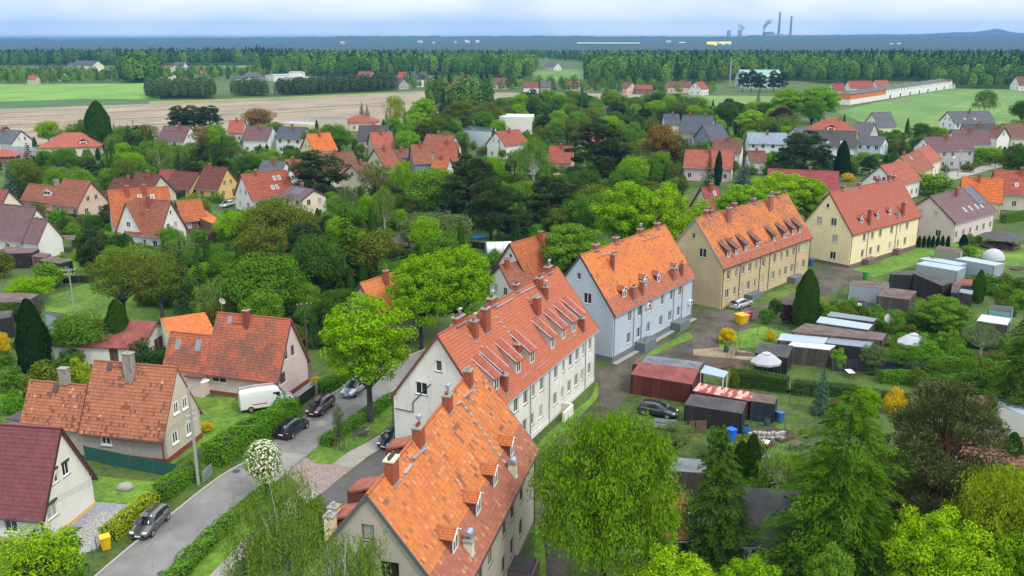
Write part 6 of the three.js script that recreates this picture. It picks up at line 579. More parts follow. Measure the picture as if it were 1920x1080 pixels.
SH('lean-to with light blue tin roof over the brown plank shed', [[1458, 637], [1465, 625], [1555, 631], [1545, 645]], 2.4, M.woodGrey, M.sheetBlue); SH('lean-to with steel blue tin roof at the garden tree', [[1548, 643], [1557, 631], [1639, 640], [1630, 652]], 2.4, M.woodDark, M.sheetSteel); SH('long shed with brown felt roof and satellite dish', [[1483, 622], [1510, 606], [1662, 625], [1655, 638]], 2.7, M.woodGrey, M.feltBrown); SH('shed with pale blue sheet roof above the brown felt', [[1530, 604], [1538, 593], [1637, 608], [1628, 618]], 3.0, M.woodGrey, M.sheetBlue); SH('shed with slate blue sheet roof at the lawn fence', [[1550, 592], [1558, 584], [1645, 597], [1638, 603]], 2.7, M.woodGrey, M.sheetSteel);
SH('brown plank garden shed with pale green door', [[1645, 551], [1660, 541], [1719, 548], [1705, 558]], 2.6, M.woodGrey, M.feltBrown, { hs: [2.3, 2.8, 2.8, 2.3], door: [3, 0.32, 0.9, 1.9, mat([0.5, 0.68, 0.5], 0.7)] }); SH('metal garage with blue-grey sheet walls next to brown shed', [[1591, 535], [1600, 526], [1668, 530], [1657, 541]], 2.5, M.sheetGrey, M.feltBrown); SH('large black timber barn, flat half, with two small windows', [[1668, 514], [1691, 506], [1722, 508.5], [1712, 516]], 3.2, M.woodDark, M.felt, { windows: [[3, 0.25, 2.6, 0.9, 0.7], [3, 0.6, 2.6, 0.7, 0.6]] }); SH('large black timber barn, sloped half, with rust end wall', [[1712, 516], [1722, 508.5], [1788, 524], [1767, 531]], 3.2, M.woodDark, M.felt, { hs: [3.5, 3.5, 2.8, 2.8] });
SH('pale blue metal garage nearest the yellow block lawn', [[1723, 485], [1741, 480.6], [1813, 494], [1798, 498]], 2.4, M.sheetGrey, M.sheetBlue); SH('pale blue metal garage in front of its twin', [[1717.5, 495], [1734, 489], [1810, 501], [1795, 508]], 2.4, M.sheetGrey, M.sheetBlue); SH('pale blue metal garage with white dome behind', [[1791, 485], [1811, 481], [1884, 494], [1865, 498]], 2.5, M.sheetGrey, M.sheetBlue); SH('small block store with rusty roof by the lawn', [[1753, 466], [1760, 460], [1806, 469], [1800, 475]], 2.2, M.concrete, M.feltBrown);
SH('shed with dull red felt roof beside black barn', [[1784, 533], [1802, 523], [1824, 524], [1822, 536]], 2.6, M.woodGrey, M.feltRed); SH('navy hut with dark roof and white trim', [[1783, 548], [1785, 535], [1803, 535], [1795, 549]], 2.6, M.woodBlue, M.felt); SH('brown hut with grey tin roof behind columnar thuja', [[1796, 547], [1802, 541], [1825, 545], [1823, 552]], 2.4, M.woodGrey, M.sheetSteel); SH('shed with white sheet roof near the dark conifer', [[1831, 601], [1841, 589], [1896, 597], [1889, 609]], 2.4, M.woodGrey, M.sheetWhite); SH('turquoise hut with dark roof behind white sheet roof', [[1853, 580], [1858, 571], [1901, 575], [1897, 584]], 2.4, mat([0.14, 0.32, 0.31], 0.8), M.felt);
SH('open shelter with maroon tin roof beside white cottage', [[1816, 759], [1816, 741], [1869, 740], [1868, 758]], 2.5, M.wood, M.sheetMaroon, { open: true }); SH('white cottage with pale blue sheet roof at the right edge', [[1872, 757], [1869, 738], [1945, 757], [1940, 788]], 3.2, W.white, M.sheetBlue, { windows: [[3, 0.4, 1.4, 0.9, 0.8]] }); SH('low shed with brown felt roof below the maroon shelter', [[1806, 808], [1806, 790], [1892, 803], [1888, 818]], 2.4, M.woodDark, M.felt); SH('shed with plain grey felt roof between willow and spruce', [[1254, 882], [1262, 857], [1322, 862], [1325, 887]], 2.4, M.woodGrey, M.feltGrey);
house('white garden house with long brown roof and arched porch', [1800, 812, 1960, 826], 4.8, 2.7, 6.5, R.brown, W.white, { chim: [], name: 'garden_house' }); house('white garden house with charcoal felt roof behind the spruce', [1385, 914, 1492, 919], 5.0, 2.6, 8.2, M.felt, W.white, { chim: [], name: 'garden_house', course: 4, step: 0.003, cap: false }); house('garden hut with salmon roof half hidden by the willow', [1205, 925, 1279, 928], 4.4, 2.4, 5.5, R.salmon, M.woodGrey, { chim: [], name: 'garden_house' });
// pavilions, gazebos
function pavilion(p, r, label, cloth) { const c = P(...p), g = thing('pavilion', label, 'pavilion'); g.position.copy(c); const q = new Quads(), n = 8; for (let k = 0; k < n; k++) { const a = k / n * 6.283, b = (k + 1) / n * 6.283, f = (t, rr, y) => [Math.cos(t) * rr, y, Math.sin(t) * rr * 0.8]; q.quad(f(a, r, 2.0), f(b, r, 2.0), f(b, r * 0.55, 2.7), f(a, r * 0.55, 2.7)); q.quad(f(a, r * 0.55, 2.7), f(b, r * 0.55, 2.7), f(b, 0.5, 3.0), f(a, 0.5, 3.0)); q.quad(f(a, r, 1.75), f(b, r, 1.75), f(b, r, 2.0), f(a, r, 2.0)); } part(g, 'canopy', q.build(), cloth); part(g, 'vent', (() => { const d = new THREE.ConeGeometry(0.6, 0.25, 8); d.translate(0, 3.14, 0); return d; })(), cloth); for (const a of [0.4, 1.2, 2, 2.8, 3.5, 4.3, 5.1, 5.9]) part(g, 'pole', bar(V(Math.cos(a) * r * 0.95, 0, Math.sin(a) * r * 0.76), V(Math.cos(a) * r * 0.95, 1.9, Math.sin(a) * r * 0.76), 0.03), M.metalPost); }
const canvas = mat([0.4, 0.42, 0.46], 0.8); pavilion([1434, 706], 1.9, 'white fabric pavilion behind the clipped dark hedge', canvas); pavilion([1709, 668], 2.1, 'white fabric pavilion beside the dish shed', canvas);
function gazebo(p, r, label, rf, wood) { const c = P(...p), g = thing('gazebo', label, 'gazebo'); g.position.copy(c); for (let k = 0; k < 6; k++) { const a = k / 6 * 6.283 + 0.3, x = Math.cos(a) * r, z = Math.sin(a) * r; part(g, 'post', bar(V(x, 0, z), V(x, 2.2, z), 0.07), wood); const b = (k + 1) / 6 * 6.283 + 0.3; if (k !== 1) part(g, 'rail', bar(V(x, 0.85, z), V(Math.cos(b) * r, 0.85, Math.sin(b) * r), 0.05), wood); if (k !== 1) part(g, 'panel', bar(V(x, 0.4, z), V(Math.cos(b) * r, 0.4, Math.sin(b) * r), 0.3, 0.3, 4), wood); } const q = new THREE.ConeGeometry(r * 1.28, 1.3, 6); q.rotateY(0.3); q.translate(0, 2.8, 0); part(g, 'roof', q, rf); part(g, 'floor', (() => { const d = new THREE.CylinderGeometry(r, r, 0.1, 6); d.translate(0, 0.05, 0); return d; })(), wood); }
gazebo([1874, 464], 3.4, 'brown timber gazebo with black roof and railings', M.felt, M.wood); gazebo([752, 472], 1.9, 'small brown gazebo with pointed roof in the orchard', M.feltBrown, M.woodGrey);
{ const c = P(935, 472), g = thing('polytunnel', 'white plastic polytunnel beside the orange-maroon roof', 'polytunnel'); g.position.copy(c); g.rotation.y = 0.15; const t = new THREE.CylinderGeometry(1.5, 1.5, 5, 16, 1, true, 0, Math.PI); t.rotateZ(Math.PI / 2); t.rotateX(-Math.PI / 2 + Math.PI); const f = new THREE.CylinderGeometry(1.5, 1.5, 5, 16, 1, false); f.rotateZ(Math.PI / 2); f.translate(0, 0.5, 0); part(g, 'film', f, mat([0.62, 0.66, 0.68], 0.3)); for (const x of [-2.45, -0.8, 0.8, 2.45]) { const r = new THREE.TorusGeometry(1.52, 0.03, 5, 20); r.rotateY(Math.PI / 2); r.translate(x, 0.5, 0); part(g, 'hoop', r, M.metalPost); } }
{ const c = P(1862, 486), g = thing('dome_tent', 'white dome cover beside the metal garages', 'tent'); g.position.copy(c); const d = new THREE.SphereGeometry(2, 20, 10, 0, 6.283, 0, Math.PI / 2); part(g, 'cover', d, canvas); part(g, 'ring', (() => { const r = new THREE.TorusGeometry(2, 0.06, 6, 24); r.rotateX(Math.PI / 2); r.translate(0, 0.06, 0); return r; })(), M.metalPost); }
function bin(p, w, h, m, label, o = {}) { const c = P(...p), g = thing('waste_bin', label, 'bin', o.group); g.position.copy(c); g.rotation.y = o.turn || 0.6; const b = new THREE.CylinderGeometry(w * 0.72, w * 0.6, h, 4); b.rotateY(Math.PI / 4); b.translate(0, h / 2 + 0.05, 0); part(g, 'body', b, m); part(g, 'lid', (() => { const d = box(w * 1.08, 0.09, w * 1.1, 0, h + 0.1, 0.03); return d; })(), o.lid || m); for (const s of [-1, 1]) part(g, 'wheel', (() => { const q = new THREE.CylinderGeometry(0.1, 0.1, 0.05, 10); q.rotateZ(Math.PI / 2); q.translate(s * w * 0.4, 0.1, -w * 0.42); return q; })(), M.rubber); return g; }
const yel = mat([0.72, 0.48, 0.01], 0.5), blu = mat([0.03, 0.13, 0.3], 0.5), grn = mat([0.03, 0.26, 0.07], 0.5); bin([1390, 606], 1.5, 1.25, yel, 'large yellow recycling container on the dirt lane', { lid: mat([0.78, 0.42, 0.01], 0.5), turn: 0.5 }); bin([1399, 601], 1.2, 1.25, mat([0.25, 0.03, 0.12], 0.5), 'magenta waste container behind the yellow one'); bin([1520, 498], 0.8, 1.1, blu, 'blue bin at the corner of khaki block'); bin([1622, 524], 0.7, 1.2, grn, 'green bin beside the brown compound'); bin([199, 1029], 0.75, 1.05, yel, 'yellow recycling box at the garden fence'); bin([1461, 790], 0.75, 1.0, blu, 'blue barrel bin beside navy shed'); bin([1461, 583], 0.8, 1.1, mat([0.04, 0.18, 0.24], 0.5), 'teal bin of the bin row by the conifer'); bin([1472, 585], 0.9, 1.15, M.black, 'black bin of the bin row by the conifer'); bin([1484, 586], 0.9, 1.15, M.black, 'second black bin of the bin row by the conifer'); bin([33, 497], 0.8, 1.2, blu, 'blue water butt beside brown outbuilding'); bin([1370, 826], 0.8, 1.2, mat([0.01, 0.14, 0.75], 0.4), 'bright blue plastic play tower in the allotment');
{ const c = P(1433, 868), g = thing('garden_tunnel', 'low green film tunnel on the allotment lawn', 'tunnel'); g.position.copy(c); g.rotation.y = 0.2; const f = new THREE.CylinderGeometry(0.75, 0.75, 2.4, 14, 1, false, 0, Math.PI); f.rotateZ(Math.PI / 2); part(g, 'film', f, mat([0.10, 0.26, 0.15], 0.5)); for (const x of [-1.2, 0, 1.2]) { const r = new THREE.TorusGeometry(0.77, 0.02, 5, 14, Math.PI); r.rotateY(Math.PI / 2); r.translate(x, 0, 0); part(g, 'hoop', r, M.metalPost); } }
// vegetable beds, water butts, small frames and posts of the allotments
{ const r = rng(555), spots = []; for (const [x0, y0, x1, y1, n] of [[1380, 800, 1500, 880, 14], [1480, 700, 1640, 770, 10], [1720, 640, 1880, 740, 14], [1830, 500, 1920, 560, 9], [1600, 560, 1640, 585, 4], [1350, 640, 1420, 690, 5]]) for (let k = 0; k < n; k++) spots.push([x0 + (x1 - x0) * r(), y0 + (y1 - y0) * r()]);
  spots.forEach(([x, y], k) => { const c = P(x, y), kind = k % 4; if (kind === 0) { const g = thing('raised_bed', 'timber-edged vegetable bed with dark soil', 'vegetable bed', 'raised beds in the allotments'), l = 2 + 1.5 * r(); g.position.copy(c); g.rotation.y = 0.4 + r() * 0.3; for (const s of [-1, 1]) { part(g, 'board', box(l, 0.28, 0.05, 0, 0.14, s * 0.6), M.wood); part(g, 'end_board', box(0.05, 0.28, 1.15, s * (l / 2 - 0.03), 0.14, 0), M.wood); } part(g, 'soil', box(l - 0.1, 0.04, 1.14, 0, 0.22, 0), M.soil); }
    else if (kind === 1) { const g = thing('water_barrel', 'plastic rain barrel standing on allotment grass', 'barrel', 'rain barrels in the allotments'); g.position.copy(c); const pts = [[0.24, 0], [0.3, 0.1], [0.33, 0.45], [0.3, 0.8], [0.25, 0.88]].map(q => new THREE.Vector2(...q)); part(g, 'body', new THREE.LatheGeometry(pts, 14), r() < 0.5 ? blu : M.fenceGreen); part(g, 'lid', (() => { const q = new THREE.CylinderGeometry(0.26, 0.26, 0.04, 14); q.translate(0, 0.9, 0); return q; })(), M.black); }
    else if (kind === 2) { const g = thing('garden_table', 'pale garden table with four legs on the grass', 'table', 'garden tables in the allotments'); g.position.copy(c); g.rotation.y = r() * 3; part(g, 'top', box(1.3, 0.05, 0.8, 0, 0.72, 0), r() < 0.5 ? M.white : M.wood); for (const [a, b] of [[-1, -1], [1, -1], [1, 1], [-1, 1]]) part(g, 'leg', box(0.06, 0.7, 0.06, a * 0.58, 0.35, b * 0.34), M.woodGrey); }
    else { const g = thing('bean_frame', 'wooden bean frame of crossed poles', 'plant frame', 'bean frames in the allotments'); g.position.copy(c); g.rotation.y = 0.5; for (const a of [-0.8, 0, 0.8]) { part(g, 'pole', bar(V(a, 0, -0.35), V(a, 1.5, 0.05), 0.02), M.wood); part(g, 'pole', bar(V(a, 0, 0.35), V(a, 1.5, -0.05), 0.02), M.wood); } part(g, 'ridge_pole', bar(V(-0.95, 1.42, 0), V(0.95, 1.42, 0), 0.02), M.wood); } }); }
{ const r = rng(31); for (let k = 0; k < 16; k++) { const c = P(1405 + (k % 8) * 8.5 + r() * 3, 822 - Math.floor(k / 8) * 3 + r() * 3); const m = solo('concrete_block', 'pale concrete block stacked beside the navy shed', 'block', box(0.6, 0.3, 0.4), M.concrete, 'pile of concrete blocks'); m.position.set(c.x, 0.15 + (k > 7 ? 0.31 : 0), c.z); m.rotation.y = 0.5 + (r() - 0.5) * 0.4; } for (let k = 0; k < 2; k++) { const c = P(1303 + k * 12, 812), g = thing('pallet', 'wooden pallet leaning on the black shed', 'pallet', 'pallets by the black shed'); g.position.set(c.x, 0, c.z); g.rotation.set(-0.3, 0.25, 0); for (let j = 0; j < 6; j++) part(g, 'slat', box(0.14, 1.3, 0.03, j * 0.2 - 0.5, 0.65, 0), M.wood); for (const y of [0.1, 0.65, 1.2]) part(g, 'batten', box(1.2, 0.1, 0.08, 0, y, -0.056), M.wood); } }
{ const c = P(1247, 806), g = thing('trailer', 'grey box trailer behind the teal hatchback', 'trailer'); g.position.copy(c); g.rotation.y = -0.2; part(g, 'floor', box(2.2, 0.06, 1.3, 0, 0.5, 0), M.woodGrey); for (const s of [-1, 1]) { part(g, 'side', box(2.2, 0.4, 0.04, 0, 0.73, s * 0.66), M.sheetGrey); part(g, 'end', box(0.04, 0.4, 1.28, s * 1.1, 0.73, 0), M.sheetGrey); part(g, 'wheel', (() => { const q = new THREE.CylinderGeometry(0.28, 0.28, 0.16, 16); q.rotateX(Math.PI / 2); q.translate(0, 0.28, s * 0.78); return q; })(), M.rubber); } part(g, 'drawbar', bar(V(1.1, 0.45, 0), V(2.2, 0.42, 0), 0.05), M.metalPost); }
{ const c = P(1661, 640), g = thing('satellite_dish', 'white satellite dish on the brown felt shed', 'satellite dish'); g.position.copy(c); part(g, 'mast', bar(V(0, 0, 0), V(0, 3.6, 0), 0.05), M.metalPost); const d = new THREE.SphereGeometry(0.95, 20, 8, 0, 6.283, 0, 0.75); d.scale(1, 0.45, 1); d.rotateX(1.2); d.translate(0, 3.2, -0.1); part(g, 'dish', d, canvas); part(g, 'feed_arm', bar(V(0, 3.1, 0.1), V(0.3, 3.2, 0.9), 0.03), M.metalPost); }
{ const c = P(898, 446), g = thing('paddling_pool', 'blue paddling pool on the back lawn', 'pool'); g.position.copy(c); part(g, 'rim', (() => { const q = new THREE.TorusGeometry(1.5, 0.2, 8, 26); q.rotateX(Math.PI / 2); q.translate(0, 0.2, 0); return q; })(), mat([0.02, 0.22, 0.55], 0.4)); part(g, 'water', (() => { const q = new THREE.CylinderGeometry(1.45, 1.45, 0.2, 24); q.translate(0, 0.1, 0); return q; })(), mat([0.1, 0.4, 0.6], 0.05)); }
// ---------- fences, poles, street furniture ----------
function fence(pts, h, gap, label, o = {}) { const w = px(pts), g = thing('fence', label, 'fence', o.group), total = []; let acc = 0; for (let k = 0; k + 1 < w.length; k++) { const a = w[k], b = w[k + 1], l = a.distanceTo(b), n = Math.max(1, Math.round(l / gap)); for (let j = 0; j <= n; j++) if (j < n || k === w.length - 2) { const p = V().lerpVectors(a, b, j / n); part(g, 'post', bar(V(p.x, 0, p.z), V(p.x, h + 0.1, p.z), o.post || 0.035, o.post || 0.035, 5), o.postMat || M.metalPost); } if (o.screen) { const q = new Quads(), e = 0.02; q.quad([a.x, 0.06, a.z], [b.x, 0.06, b.z], [b.x, h, b.z], [a.x, h, a.z], [0, 0, l, 0, l, h, 0, h]); part(g, 'screen', q.build(), o.screen); } else for (const y of o.wires || [0.12, h * 0.5, h]) part(g, 'wire', bar(V(a.x, y, a.z), V(b.x, y, b.z), 0.009, 0.009, 4), M.metalPost); } return g; }
fence([[160, 862], [245, 880], [334, 898]], 1.5, 2.6, 'dark green screen fence between maroon and grey houses', { screen: M.fenceGreen }); fence([[168, 1075], [182, 1032], [196, 1012]], 1.1, 1.8, 'green wire fence at the gravel bed corner'); fence([[292, 950], [300, 938]], 1.4, 1.6, 'short green wire gate between two hedges'); fence([[1180, 690], [1130, 690]], 1.2, 3, 'loose wire line across the dirt lane', { wires: [1.0] });
for (const [lb, pts] of [['wire fence along the sandy strip of the allotments', [[1322, 652], [1400, 668], [1478, 690]]], ['wire fence round the yellow shrub lawn', [[1345, 642], [1420, 628], [1480, 640]]], ['wire fence behind the parked silver hatchback', [[1440, 625], [1560, 575], [1650, 590], [1760, 600]]], ['wire fence in front of the clipped dark hedge', [[1360, 740], [1480, 760], [1600, 775]]], ['wire fence along the concrete garden path', [[1640, 712], [1760, 722], [1870, 735]]], ['wire fence of the gazebo garden', [[1780, 470], [1840, 482], [1925, 490]]], ['wire fence beside the black barn compound', [[1568, 565], [1590, 530], [1630, 535]]], ['wire fence below the navy shed', [[1395, 800], [1470, 812], [1530, 828]]]]) fence(pts, 1.4, 3.2, lb);
fence([[262, 475], [330, 486], [440, 508]], 1.5, 3, 'black screen fence below the white corner house', { screen: mat([0.02, 0.035, 0.05], 0.8) }); fence([[118, 532], [178, 530]], 1.3, 3, 'black netting fence at the orchard', { screen: M.black }); fence([[1560, 695], [1650, 700], [1732, 702]], 1.7, 2.4, 'dark screen fence under the apple trees', { screen: mat([0.03, 0.04, 0.055], 0.8) }); fence([[770, 455], [850, 462], [925, 470]], 1.4, 2.6, 'dark plank fence behind the gazebo orchard', { screen: M.woodDark });
{ const g = thing('garden_gate', 'pale grey slatted gate beside the lamp pole', 'gate'); const a = P(381, 908), b = P(398, 892); g.position.copy(a); const d = V().subVectors(b, a), l = d.length(); g.rotation.y = -Math.atan2(d.z, d.x); for (let k = 0; k <= 12; k++) part(g, 'slat', box(0.06, 1.2, 0.03, k * l / 12, 0.7, 0), M.zinc); for (const y of [0.3, 1.1]) part(g, 'rail', box(l, 0.05, 0.04, l / 2, y, -0.04), M.zinc); }
{ const g = thing('driveway_gate', 'black sliding gate behind the plum hatchback', 'gate'); const a = P(558, 768), b = P(592, 742); g.position.copy(a); const d = V().subVectors(b, a), l = d.length(); g.rotation.y = -Math.atan2(d.z, d.x); for (let k = 0; k <= 14; k++) part(g, 'slat', box(0.2, 1.3, 0.03, (k + 0.5) * l / 15, 0.75, 0), M.black); part(g, 'rail', box(l, 0.06, 0.05, l / 2, 1.45, 0), M.zinc); part(g, 'post', box(0.2, 1.7, 0.2, l + 0.2, 0.85, 0), M.concrete); part(g, 'post', box(0.2, 1.7, 0.2, -0.2, 0.85, 0), M.concrete); }
const wireEnds = {};
function pole(p, top, label, o = {}) { const c = P(...p), h = heightAt(c, top), g = thing('utility_pole', label, 'pole'); g.position.copy(c); part(g, 'shaft', bar(V(0, 0, 0), V(0, h, 0), o.r || 0.14, (o.r || 0.14) * 0.65, 8), o.m || M.concrete); if (o.arm !== false) for (const [y, l] of o.arms || [[h - 0.3, 0.9], [h - 0.9, 0.7]]) { const a = part(g, 'crossarm', box(l * 2, 0.09, 0.09, 0, y, 0), o.m || M.concrete); a.rotation.y = o.turn || 0.4; for (const s of [-1, -0.4, 0.4, 1]) part(a, 'insulator', bar(V(s * l * 0.95, y + 0.04, 0), V(s * l * 0.95, y + 0.2, 0), 0.04, 0.03, 6), M.white); } if (o.lamp) { part(g, 'lamp_arm', bar(V(0, h - 0.1, 0), V(1.3, h + 0.55, 0.1), 0.05, 0.04), M.pipe); part(g, 'lamp_head', (() => { const q = new THREE.SphereGeometry(0.3, 14, 8); q.scale(1.5, 0.5, 0.8); q.rotateZ(0.35); q.translate(1.6, h + 0.68, 0.1); return q; })(), M.white); } return V(c.x, h, c.z); }
const lampTop = pole([372, 908], 728, 'concrete lamp pole with white street lamp beside the hedge', { lamp: true, r: 0.17, arms: [[6.9, 0.5], [6.3, 0.5]], turn: 1.0 }), oldPole = pole([140, 588], 503, 'T-shaped concrete pole in the orchard', { r: 0.13 }), streetPole = pole([577, 676], 586, 'timber pole behind the pink house', { m: M.barkGrey, r: 0.16, arms: [[7.5, 0.9]] }); pole([1770, 352], 300, 'steel lamp pole at the village street', { arm: false, lamp: true, m: M.pipe }); pole([1795, 330], 280, 'concrete pole at the striped house', {}); pole([1724, 252], 225, 'slim post at the field road', { arm: false }); pole([252, 262], 224, 'timber pole at the ploughed field', { m: M.barkGrey }); pole([1368, 156], 108, 'lattice radio mast above the pines', { arm: false, m: M.pipe, r: 0.8 });
function cable(a, b, sag, label) { const pts = []; for (let k = 0; k <= 14; k++) { const t = k / 14, p = V().lerpVectors(a, b, t); p.y -= sag * 4 * t * (1 - t); pts.push(p); } solo('power_cable', label, 'cable', new THREE.TubeGeometry(new THREE.CatmullRomCurve3(pts), 28, 0.012, 4), M.black, 'overhead cables of the street'); }
for (const dz of [-0.35, 0, 0.35]) { cable(V(lampTop.x + dz, 6.95, lampTop.z), P(-60, 1010, 7.2).add(V(dz, 0, 0)), 0.9, 'thin overhead cable running from the lamp pole past the maroon roof'); cable(V(lampTop.x + dz, 6.95, lampTop.z), V(streetPole.x + dz, 7.6, streetPole.z), 1.0, 'thin overhead cable from the lamp pole to the timber pole'); }
function bench(p, turn, m, label, back) { const c = P(...p), g = thing('park_bench', label, 'bench'); g.position.copy(c); g.rotation.y = turn; for (let k = 0; k < 4; k++) part(g, 'seat_slat', box(1.8, 0.04, 0.1, 0, 0.46, -0.18 + k * 0.12), m); if (back) for (let k = 0; k < 3; k++) part(g, 'back_slat', box(1.8, 0.1, 0.04, 0, 0.6 + k * 0.14, -0.28 - 0.03 * k), m); for (const s of [-0.7, 0.7]) part(g, 'leg', box(0.1, 0.44, 0.42, s, 0.22, 0), M.concrete); }
bench([487, 970], 0.75, mat([0.03, 0.3, 0.14], 0.6), 'green backless bench at the footpath', false); bench([678, 820], 0.75, M.woodGrey, 'grey slatted park bench facing the pavement', true);
function litter(p, label) { const c = P(...p), g = thing('litter_bin', label, 'bin'); g.position.copy(c); const pts = [[0.26, 0], [0.3, 0.05], [0.32, 0.7], [0.27, 0.72], [0.25, 0.3], [0, 0.28]].map(q => new THREE.Vector2(...q)); part(g, 'body', new THREE.LatheGeometry(pts, 16), M.concrete); part(g, 'liner', (() => { const q = new THREE.CylinderGeometry(0.24, 0.24, 0.05, 14); q.translate(0, 0.6, 0); return q; })(), M.darkTrim); }
litter([472, 975], 'round concrete litter bin beside green bench'); litter([688, 813], 'round concrete litter bin beside grey bench'); for (const [x, y, n] of [[443, 884, 'at the lamp pole kerb'], [303, 1075, 'in the middle of the road']]) { const c = P(x, y); const m = solo('manhole_cover', 'round iron manhole cover ' + n, 'manhole cover', new THREE.CylinderGeometry(0.34, 0.34, 0.02, 22), M.darkTrim); m.position.set(c.x, 0.022, c.z); }
{ const c = P(235, 917), m = solo('boulder', 'grey boulder on the lawn by green screen fence', 'boulder', (() => { const g = new THREE.IcosahedronGeometry(0.55, 3), a = g.attributes.position; for (let k = 0; k < a.count; k++) { const s = 0.85 + 0.3 * fbm(a.getX(k) * 3 + 9, a.getY(k) * 3 + a.getZ(k) * 2 + 9, 64, 3, 5); a.setXYZ(k, a.getX(k) * s * 1.3, a.getY(k) * s * 0.75, a.getZ(k) * s); } g.computeVertexNormals(); return g; })(), M.concrete); m.position.set(c.x, 0.2, c.z); }
// ---------- hedges ----------
hpx([[203, 1016], [245, 980], [288, 946]], 1.4, 1.35, L.hedgeYellow, 'yellow-green clipped hedge beside parked grey hatchback'); hpx([[302, 940], [332, 918], [366, 894]], 1.5, 1.7, L.hedge, 'taller clipped hedge between green gate and lamp pole'); hpx([[400, 872], [450, 842], [500, 812], [548, 780]], 2.2, 2.3, L.hedge, 'big loose street hedge in front of white van', { rough: 0.3, leaf: 0.2 });
hpx([[318, 1100], [370, 1042], [410, 1005]], 1.5, 0.95, L.hedge, 'low leafy hedge along the footpath bottom', { rough: 0.3 }); hpx([[414, 1000], [440, 974]], 1.3, 1.0, L.hedge, 'short low hedge piece above the footpath one', { rough: 0.35 }); hpx([[446, 968], [480, 940], [515, 915]], 1.3, 0.8, L.hedge, 'low hedge piece beside green bench', { rough: 0.35 }); hpx([[610, 836], [650, 808], [690, 782], [712, 768]], 1.4, 1.0, L.hedge, 'low hedge strip along the street under the maple', { rough: 0.25 }); hpx([[716, 764], [738, 750]], 1.3, 1.0, L.hedge, 'short hedge end beside the white gable', { rough: 0.2 }); hpx([[598, 738], [640, 718], [690, 694]], 1.7, 1.3, L.hedge, 'garden hedge behind silver estate car', { rough: 0.25 });
hpx([[1372, 722], [1420, 728], [1474, 736]], 1.2, 2.1, L.hedgeDark, 'clipped dark thuja hedge in front of white pavilion', { rough: 0.05 }); hpx([[1486, 738], [1550, 744], [1600, 748]], 1.2, 1.7, L.hedgeDark, 'clipped dark thuja hedge running past blue spruce', { rough: 0.05 }); hpx([[1600, 748], [1700, 762]], 1.1, 1.5, L.hedgeDark, 'clipped dark hedge behind the yellow shrub', { rough: 0.05 }); hpx([[1650, 716], [1700, 718], [1758, 724]], 1.6, 1.5, L.hedge, 'bright clipped hedge above the concrete path', { rough: 0.06 }); hpx([[1736, 695], [1800, 700], [1855, 706]], 1.8, 2.0, L.hedge, 'mixed leafy hedge beside the concrete path', { rough: 0.25 }); hpx([[1650, 620], [1720, 625], [1800, 634]], 1.2, 1.4, L.hedge, 'garden hedge behind dish shed', { rough: 0.15 }); hpx([[1690, 640], [1760, 645], [1830, 652]], 1.2, 1.3, L.hedgeDark, 'darker hedge row behind second pavilion', { rough: 0.15 }); hpx([[1870, 560], [1925, 556]], 1.4, 1.6, L.hedgeYellow, 'yellow-green hedge at the right edge', { rough: 0.15 }); hpx([[1880, 418], [1930, 410]], 1.6, 2.2, L.hedge, 'tall clipped hedge behind brown gazebo');
hpx([[140, 462], [205, 464], [290, 480]], 1.3, 1.8, L.hedgeDark, 'dark thuja hedge below the white corner house', { rough: 0.08 }); hpx([[290, 478], [370, 492], [450, 512]], 1.2, 1.2, L.hedge, 'lower hedge above black screen fence', { rough: 0.1 }); hpx([[95, 405], [185, 415]], 1.0, 1.2, L.hedgeDark, 'dark hedge under the salmon house', { rough: 0.1 }); hpx([[330, 372], [398, 368]], 1.4, 1.8, L.hedgeDark, 'dark clipped hedge in front of ochre house'); hpx([[370, 380], [405, 376]], 1.2, 1.3, L.hedge, 'green clipped hedge by the ochre house drive'); hpx([[24, 294], [80, 296], [160, 304]], 1.2, 1.6, L.hedgeDark, 'long dark hedge below the hip-roofed bungalow'); hpx([[325, 308], [400, 312]], 1.2, 2, L.hedgeYellow, 'golden hedge behind dark brown roofs'); hpx([[1030, 408], [1075, 412]], 1.4, 1.3, L.hedgeDark, 'dark clipped hedge on the lawn among firs'); hpx([[1640, 262], [1700, 258]], 1.4, 2.2, L.hedgeDark, 'dark hedge at the field road');
// ---------- trees and shrubs that can be told apart ----------

T2('street', L.lime, 695, 790, 552, 185, 'street maple with clear trunk between silver car and hedge', 'tree', null, { v: 0, turn: 1.1, bark: M.barkGrey }); T2('maple', L.lime, 790, 655, 470, 130, 'bright maple touching the orange-roofed house', 'tree'); T2('maple', L.lime, 858, 640, 455, 150, 'largest bright maple behind the white block'); T2('maple', L.leaf2, 1075, 540, 415, 150, 'spreading maple beside the half maroon roof'); T2('maple', L.leaf2, 1010, 530, 470, 110, 'low leafy maple in front of half maroon roof');
T2('maple', L.lime, 1180, 500, 336, 150, 'big bright maple behind blue-grey block'); T2('maple', L.lime2, 1238, 510, 345, 120, 'bright maple squeezed beside the khaki gable'); T2('maple', L.lime, 1385, 440, 342, 110, 'bright maple behind the khaki ridge'); T2('maple', L.lime2, 1455, 430, 316, 140, 'tallest bright maple behind the khaki block'); T2('maple', L.lime, 1510, 430, 330, 80, 'bright maple next to the yellow gable'); T2('shrub', L.lime2, 1308, 445, 375, 50, 'yellow-green tree between two apartment blocks');
